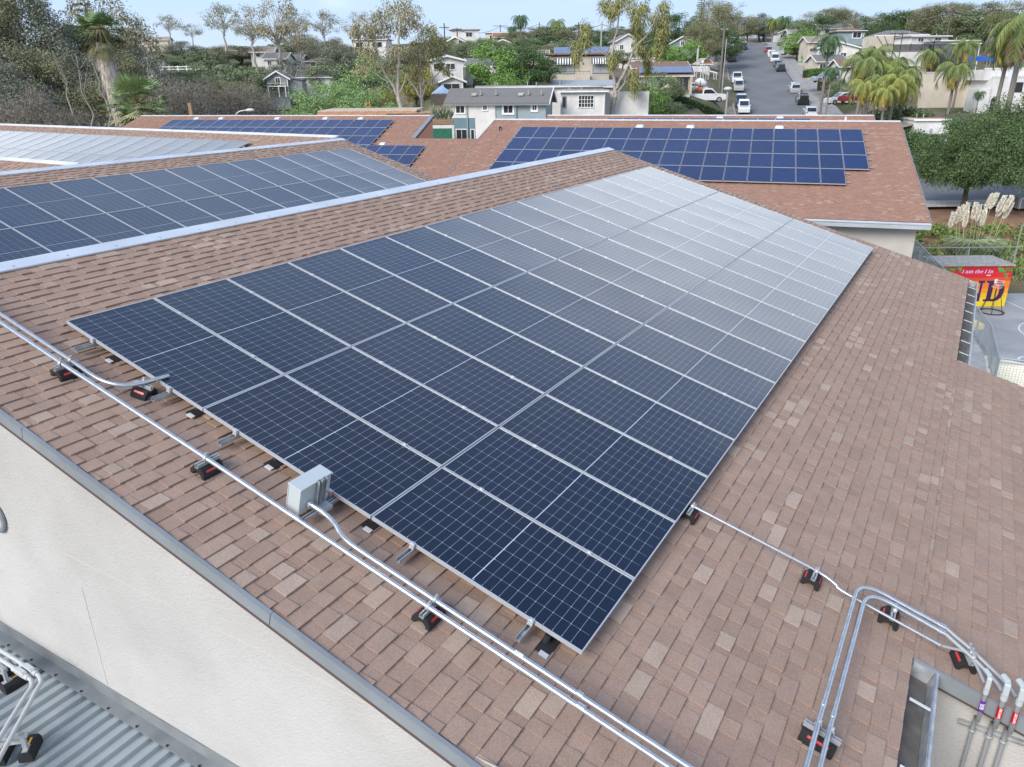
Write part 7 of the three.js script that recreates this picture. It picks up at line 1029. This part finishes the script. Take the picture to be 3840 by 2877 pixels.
// poles and wires
const poleWood = std([0.20, 0.155, 0.12], 0.95, 0, { map: rep(barkTex, 1, 0.4) });
const poleTops = {};
function powerPole(key, label, u, d, vTop, arms, r = 0.15, mat = poleWood) {
  const f = foot(u, d), h = sight(u, vTop, d)[1] - f[1], o = thing('power_pole', label, 'pole', f, 0, 'power poles on the hill'); part('pole', bar([0, -1, 0], [0, h, 0], r * 1.2, r * 0.8, 8), mat, o); poleTops[key] = [f[0], f[1] + h, f[2]];
  for (const [dy, w] of arms) { const a = part('crossarm', bx(0, h - dy, 0, w, 0.14, 0.12), mat, o); for (const x of [-0.45, -0.25, 0.25, 0.45]) part('insulator', new THREE.CylinderGeometry(0.05, 0.06, 0.2, 8).translate(x * w, h - dy + 0.16, 0), M.strut, a); }
  return o;
}
powerPole('a', 'tall wooden power pole with two arms beside the slim eucalyptus', 963, 172, 50, [[0.8, 2.0], [3, 1.8]]); powerPole('b', 'wooden power pole right of the two-armed one', 990, 190, 60, [[0.3, 2.2], [3.4, 2.2]]); powerPole('c', 'skyline power pole with stacked arms above the cream box house', 1081, 270, 53, [[0.4, 4.6], [5, 3.6]]); powerPole('d', 'skyline pole behind the bushy palms', 1165, 260, 48, []); powerPole('e', 'power pole leaning over the white roofs', 1248, 200, 48, [[0.6, 2.0]]); powerPole('f', 'pale pole with low arm beside the dark trees', 1297, 190, 47, [[8, 6.5]], 0.2, bark.pale); powerPole('g', 'tall grey pole by the front path at the street', 1555, 150, 58, [[0.5, 1.2]], 0.2, bark.grey); powerPole('h', 'slim steel pole right beside the tall grey one', 1560, 146, 84, [], 0.08, M.strut); powerPole('i', 'power pole with single arm above the round dark trees', 1950, 190, 33, [[0.4, 3.6]]); powerPole('j', 'tall power pole with wide arm behind the deck house', 2037, 160, 18, [[1.6, 3.8]]); powerPole('k', 'tall pole with short arm near the blue screens', 2124, 150, 16, [[0.4, 2.2]], 0.2); powerPole('l', 'thin pole rising behind the house with solar slope', 1837, 230, 25, []); powerPole('m', 'small distant pole on the right skyline', 1973, 235, 48, [[0.4, 3]]); powerPole('n', 'distant pole behind the large olive trees on the right', 2088, 200, 38, [[0.3, 4.2]]); powerPole('o', 'pole in front of the tan-roofed house', 1115, 118, 118, [], 0.1); powerPole('p', 'pole near the dark tree below the awning house', 1197, 175, 92, [], 0.14);
function wire(a, b, sag, label) { const A = poleTops[a] || a, B = poleTops[b] || b, p = []; for (let i = 0; i <= 10; i++) { const t = i / 10; p.push([mix(A[0], B[0], t), mix(A[1], B[1], t) - 0.5 - sag * 4 * t * (1 - t), mix(A[2], B[2], t)]); } solo('overhead_wire', tube(p, 0.05, 4, true), M.dark, label, 'wire', 'overhead wires'); }
wire('a', 'b', 0.6, 'overhead wire between the two-armed pole and its neighbour'); wire('b', 'c', 1.2, 'overhead wire rising to the stacked-arm skyline pole'); wire('c', 'd', 1.0, 'overhead wire along the skyline past the bushy palms'); wire('d', 'e', 1.0, 'overhead wire down to the leaning pole'); wire('e', 'f', 0.7, 'overhead wire between leaning pole and pale pole'); wire('f', 'g', 1.6, 'overhead wire passing behind the weeping eucalyptus'); wire('i', 'j', 1.0, 'overhead wire between the right skyline poles'); wire('j', 'k', 0.8, 'overhead wire between the wide-armed pole and short-armed pole'); wire('i', 'l', 1.2, 'overhead wire from the single-arm pole over the street houses'); wire('k', [110, 26, -130], 0.8, 'overhead wire leaving past the right edge trees');
// street lamps
{
  const lamp = (label, u, v, d, arm) => { const f = foot(u, d), h = sight(u, v, d)[1] - f[1], o = thing('street_lamp', label, 'street lamp', f, 0); if (arm) { part('pole', bar([0, 0, 0], [0, h - 0.7, 0], 0.09, 0.06, 8), M.flashWhite, o); part('arm', tube([[0, h - 0.72, 0], [0.1, h - 0.35, 0], [0.5, h - 0.1, 0], [1.2, h, 0]], 0.05, 8, true), M.flashWhite, o); part('lamp_head', new THREE.SphereGeometry(0.3, 14, 10).scale(1.5, 0.55, 0.8).translate(1.5, h, 0), M.white, o); } else { part('pole', bar([0, 0, 0], [0, h, 0], 0.16, 0.13, 8), M.strut, o); part('lamp_head', new THREE.SphereGeometry(0.5, 14, 10).scale(1.1, 0.55, 1).translate(0, h + 0.1, 0), M.white, o); } };
  lamp('street lamp with curved arm and pale head over the far roof', 528, 238, 80, true); lamp('stout post lamp with white dome head beside the hedge', 1561, 194, 104, false);
  const s = thing('street_sign', 'green street name sign on a thin pole at the cross street', 'sign', sight(1724, 168, 160)); part('pole', bar([0, -0.5, 0], [0, 3.0, 0], 0.05), M.strut, s); part('blade', bx(0, 2.85, 0, 1.0, 0.25, 0.03), std([0.02, 0.3, 0.12], 0.6), s);
}
// skeleton decorations, flag, white inflatables in the front garden
{
  const sk = thing('skeleton_figure', 'tall white skeleton decoration standing in the front garden', 'decoration', sight(1515, 176, 140)), W2 = std([0.72, 0.72, 0.70], 0.8);
  part('skull', new THREE.SphereGeometry(0.28, 12, 10).scale(0.85, 1.1, 0.9).translate(0, 3.05, 0), W2, sk); part('spine', bar([0, 1.6, 0], [0, 2.75, 0], 0.06), W2, sk); for (let i = 0; i < 5; i++) part('rib', new THREE.TorusGeometry(0.24 - i * 0.02, 0.03, 5, 14).rotateX(Math.PI / 2).translate(0, 2.6 - i * 0.14, 0), W2, sk); part('pelvis', new THREE.TorusGeometry(0.18, 0.06, 6, 12).rotateX(1.2).translate(0, 1.55, 0), W2, sk); for (const s of [-1, 1]) { part('arm', limb([s * 0.25, 2.65, 0], [s * 0.75, 1.6, 0.3], 0.05, 0.04, 0, mulberry(3), 3), W2, sk); part('leg', limb([s * 0.14, 1.5, 0], [s * 0.3, 0, 0.1], 0.06, 0.05, 0, mulberry(4), 3), W2, sk); }
  const sd = thing('skeleton_arch', 'curved white skeleton dog decoration beside the standing skeleton', 'decoration', sight(1527, 172, 141)); part('body', tube([[-0.9, 1.6, 0], [-0.4, 1.9, 0], [0.2, 1.4, 0], [1.0, 1.2, 0], [1.7, 1.0, 0]], 0.12, 8, true), W2, sd); for (const x of [-0.3, 0.1, 1.1, 1.5]) part('leg', bar([x, 1.5 - x * 0.3, 0], [x + 0.1, 0, 0.1], 0.05), W2, sd);
  const inf = thing('garden_inflatable', 'rounded white and grey inflatable ghost decoration with orange base', 'decoration', sight(1509, 208, 130)); part('shell', new THREE.SphereGeometry(0.9, 16, 12).scale(1.1, 0.75, 0.8).rotateZ(-0.3).translate(0.2, 2.0, 0), W2, inf); part('stripes', [0, 1, 2].map(i => new THREE.TorusGeometry(0.62 - i * 0.08, 0.05, 6, 18).rotateY(1.2).translate(0.2 + i * 0.3, 2.0, 0.1)), M.dark, inf); part('hood', new THREE.ConeGeometry(0.45, 0.9, 10).rotateZ(0.5).translate(-0.5, 2.5, 0), std([0.18, 0.16, 0.17], 0.9), inf); part('pumpkin', new THREE.SphereGeometry(0.55, 14, 10).scale(1, 0.75, 1).translate(-0.2, 0.95, 0.4), std([0.75, 0.16, 0.02], 0.7), inf); part('drape', new THREE.ConeGeometry(0.5, 1.5, 10).translate(-0.75, 1.2, 0), std([0.6, 0.6, 0.58], 0.9), inf);
  const fl = thing('flag_pole', 'thin flagpole with a furled striped flag in the front garden', 'flag', sight(1504, 176, 138)); part('pole', bar([0, -0.5, 0], [0, 5.6, 0], 0.04), M.flashWhite, fl); part('flag', bx(-0.1, 4.2, 0, 0.28, 1.8, 0.1), std([0.5, 0.45, 0.47], 0.9), fl);
}
// white vent boxes along the ridges of the roofs with blue arrays
for (const [key, a, b, lab] of [['D', 6.3, -0.45, 'white roof vent box above the seventh column of the blue array'], ['D', 8.9, -0.45, 'white roof vent box above the middle of the blue array'], ['D', 13.25, -0.45, 'white roof vent box above the right part of the blue array'], ['E', -7.3, -0.55, 'white roof vent box at the left end of the far array'], ['E', -5.2, -0.55, 'second white roof vent box from the left end of the far array'], ['E', -0.5, -0.55, 'white roof vent box in the middle of the far array'], ['E', 3.4, -0.55, 'white roof vent box right of the far array middle'], ['E', 6.2, -0.55, 'white roof vent box near the right end of the far array'], ['E', 9.7, 4.55, 'white roof vent box above the small lower array'], ['G', 10.8, 0.6, 'white roof vent box on the rear roof ridge'], ['G', 14.3, 0.6, 'second white roof vent box on the rear roof ridge']]) {
  const f = FRAME[key], o = thing('roof_vent_box', lab, 'roof vent', [0, 0, 0], 0, 'white vent boxes on the school roofs'); const R = new THREE.Matrix4().makeRotationFromEuler(new THREE.Euler(0, -f.yaw, -SL, 'YXZ')); o.position.set(b, ROOF, -a).applyMatrix4(R).add(new THREE.Vector3(...f.p)); o.quaternion.setFromRotationMatrix(R); part('hood', prism([[-0.2, 0], [-0.2, 0.07], [0.08, 0.1], [0.2, 0.05], [0.2, 0]], 0.34, 0.008), M.flashWhite, o); part('flange', bx(0, 0.016, 0, 0.46, 0.008, 0.42), M.flashWhite, o); part('louvre', bx(0.206, 0.03, 0, 0.01, 0.03, 0.26), M.trim, o);
}
renderer.render(scene, camera);
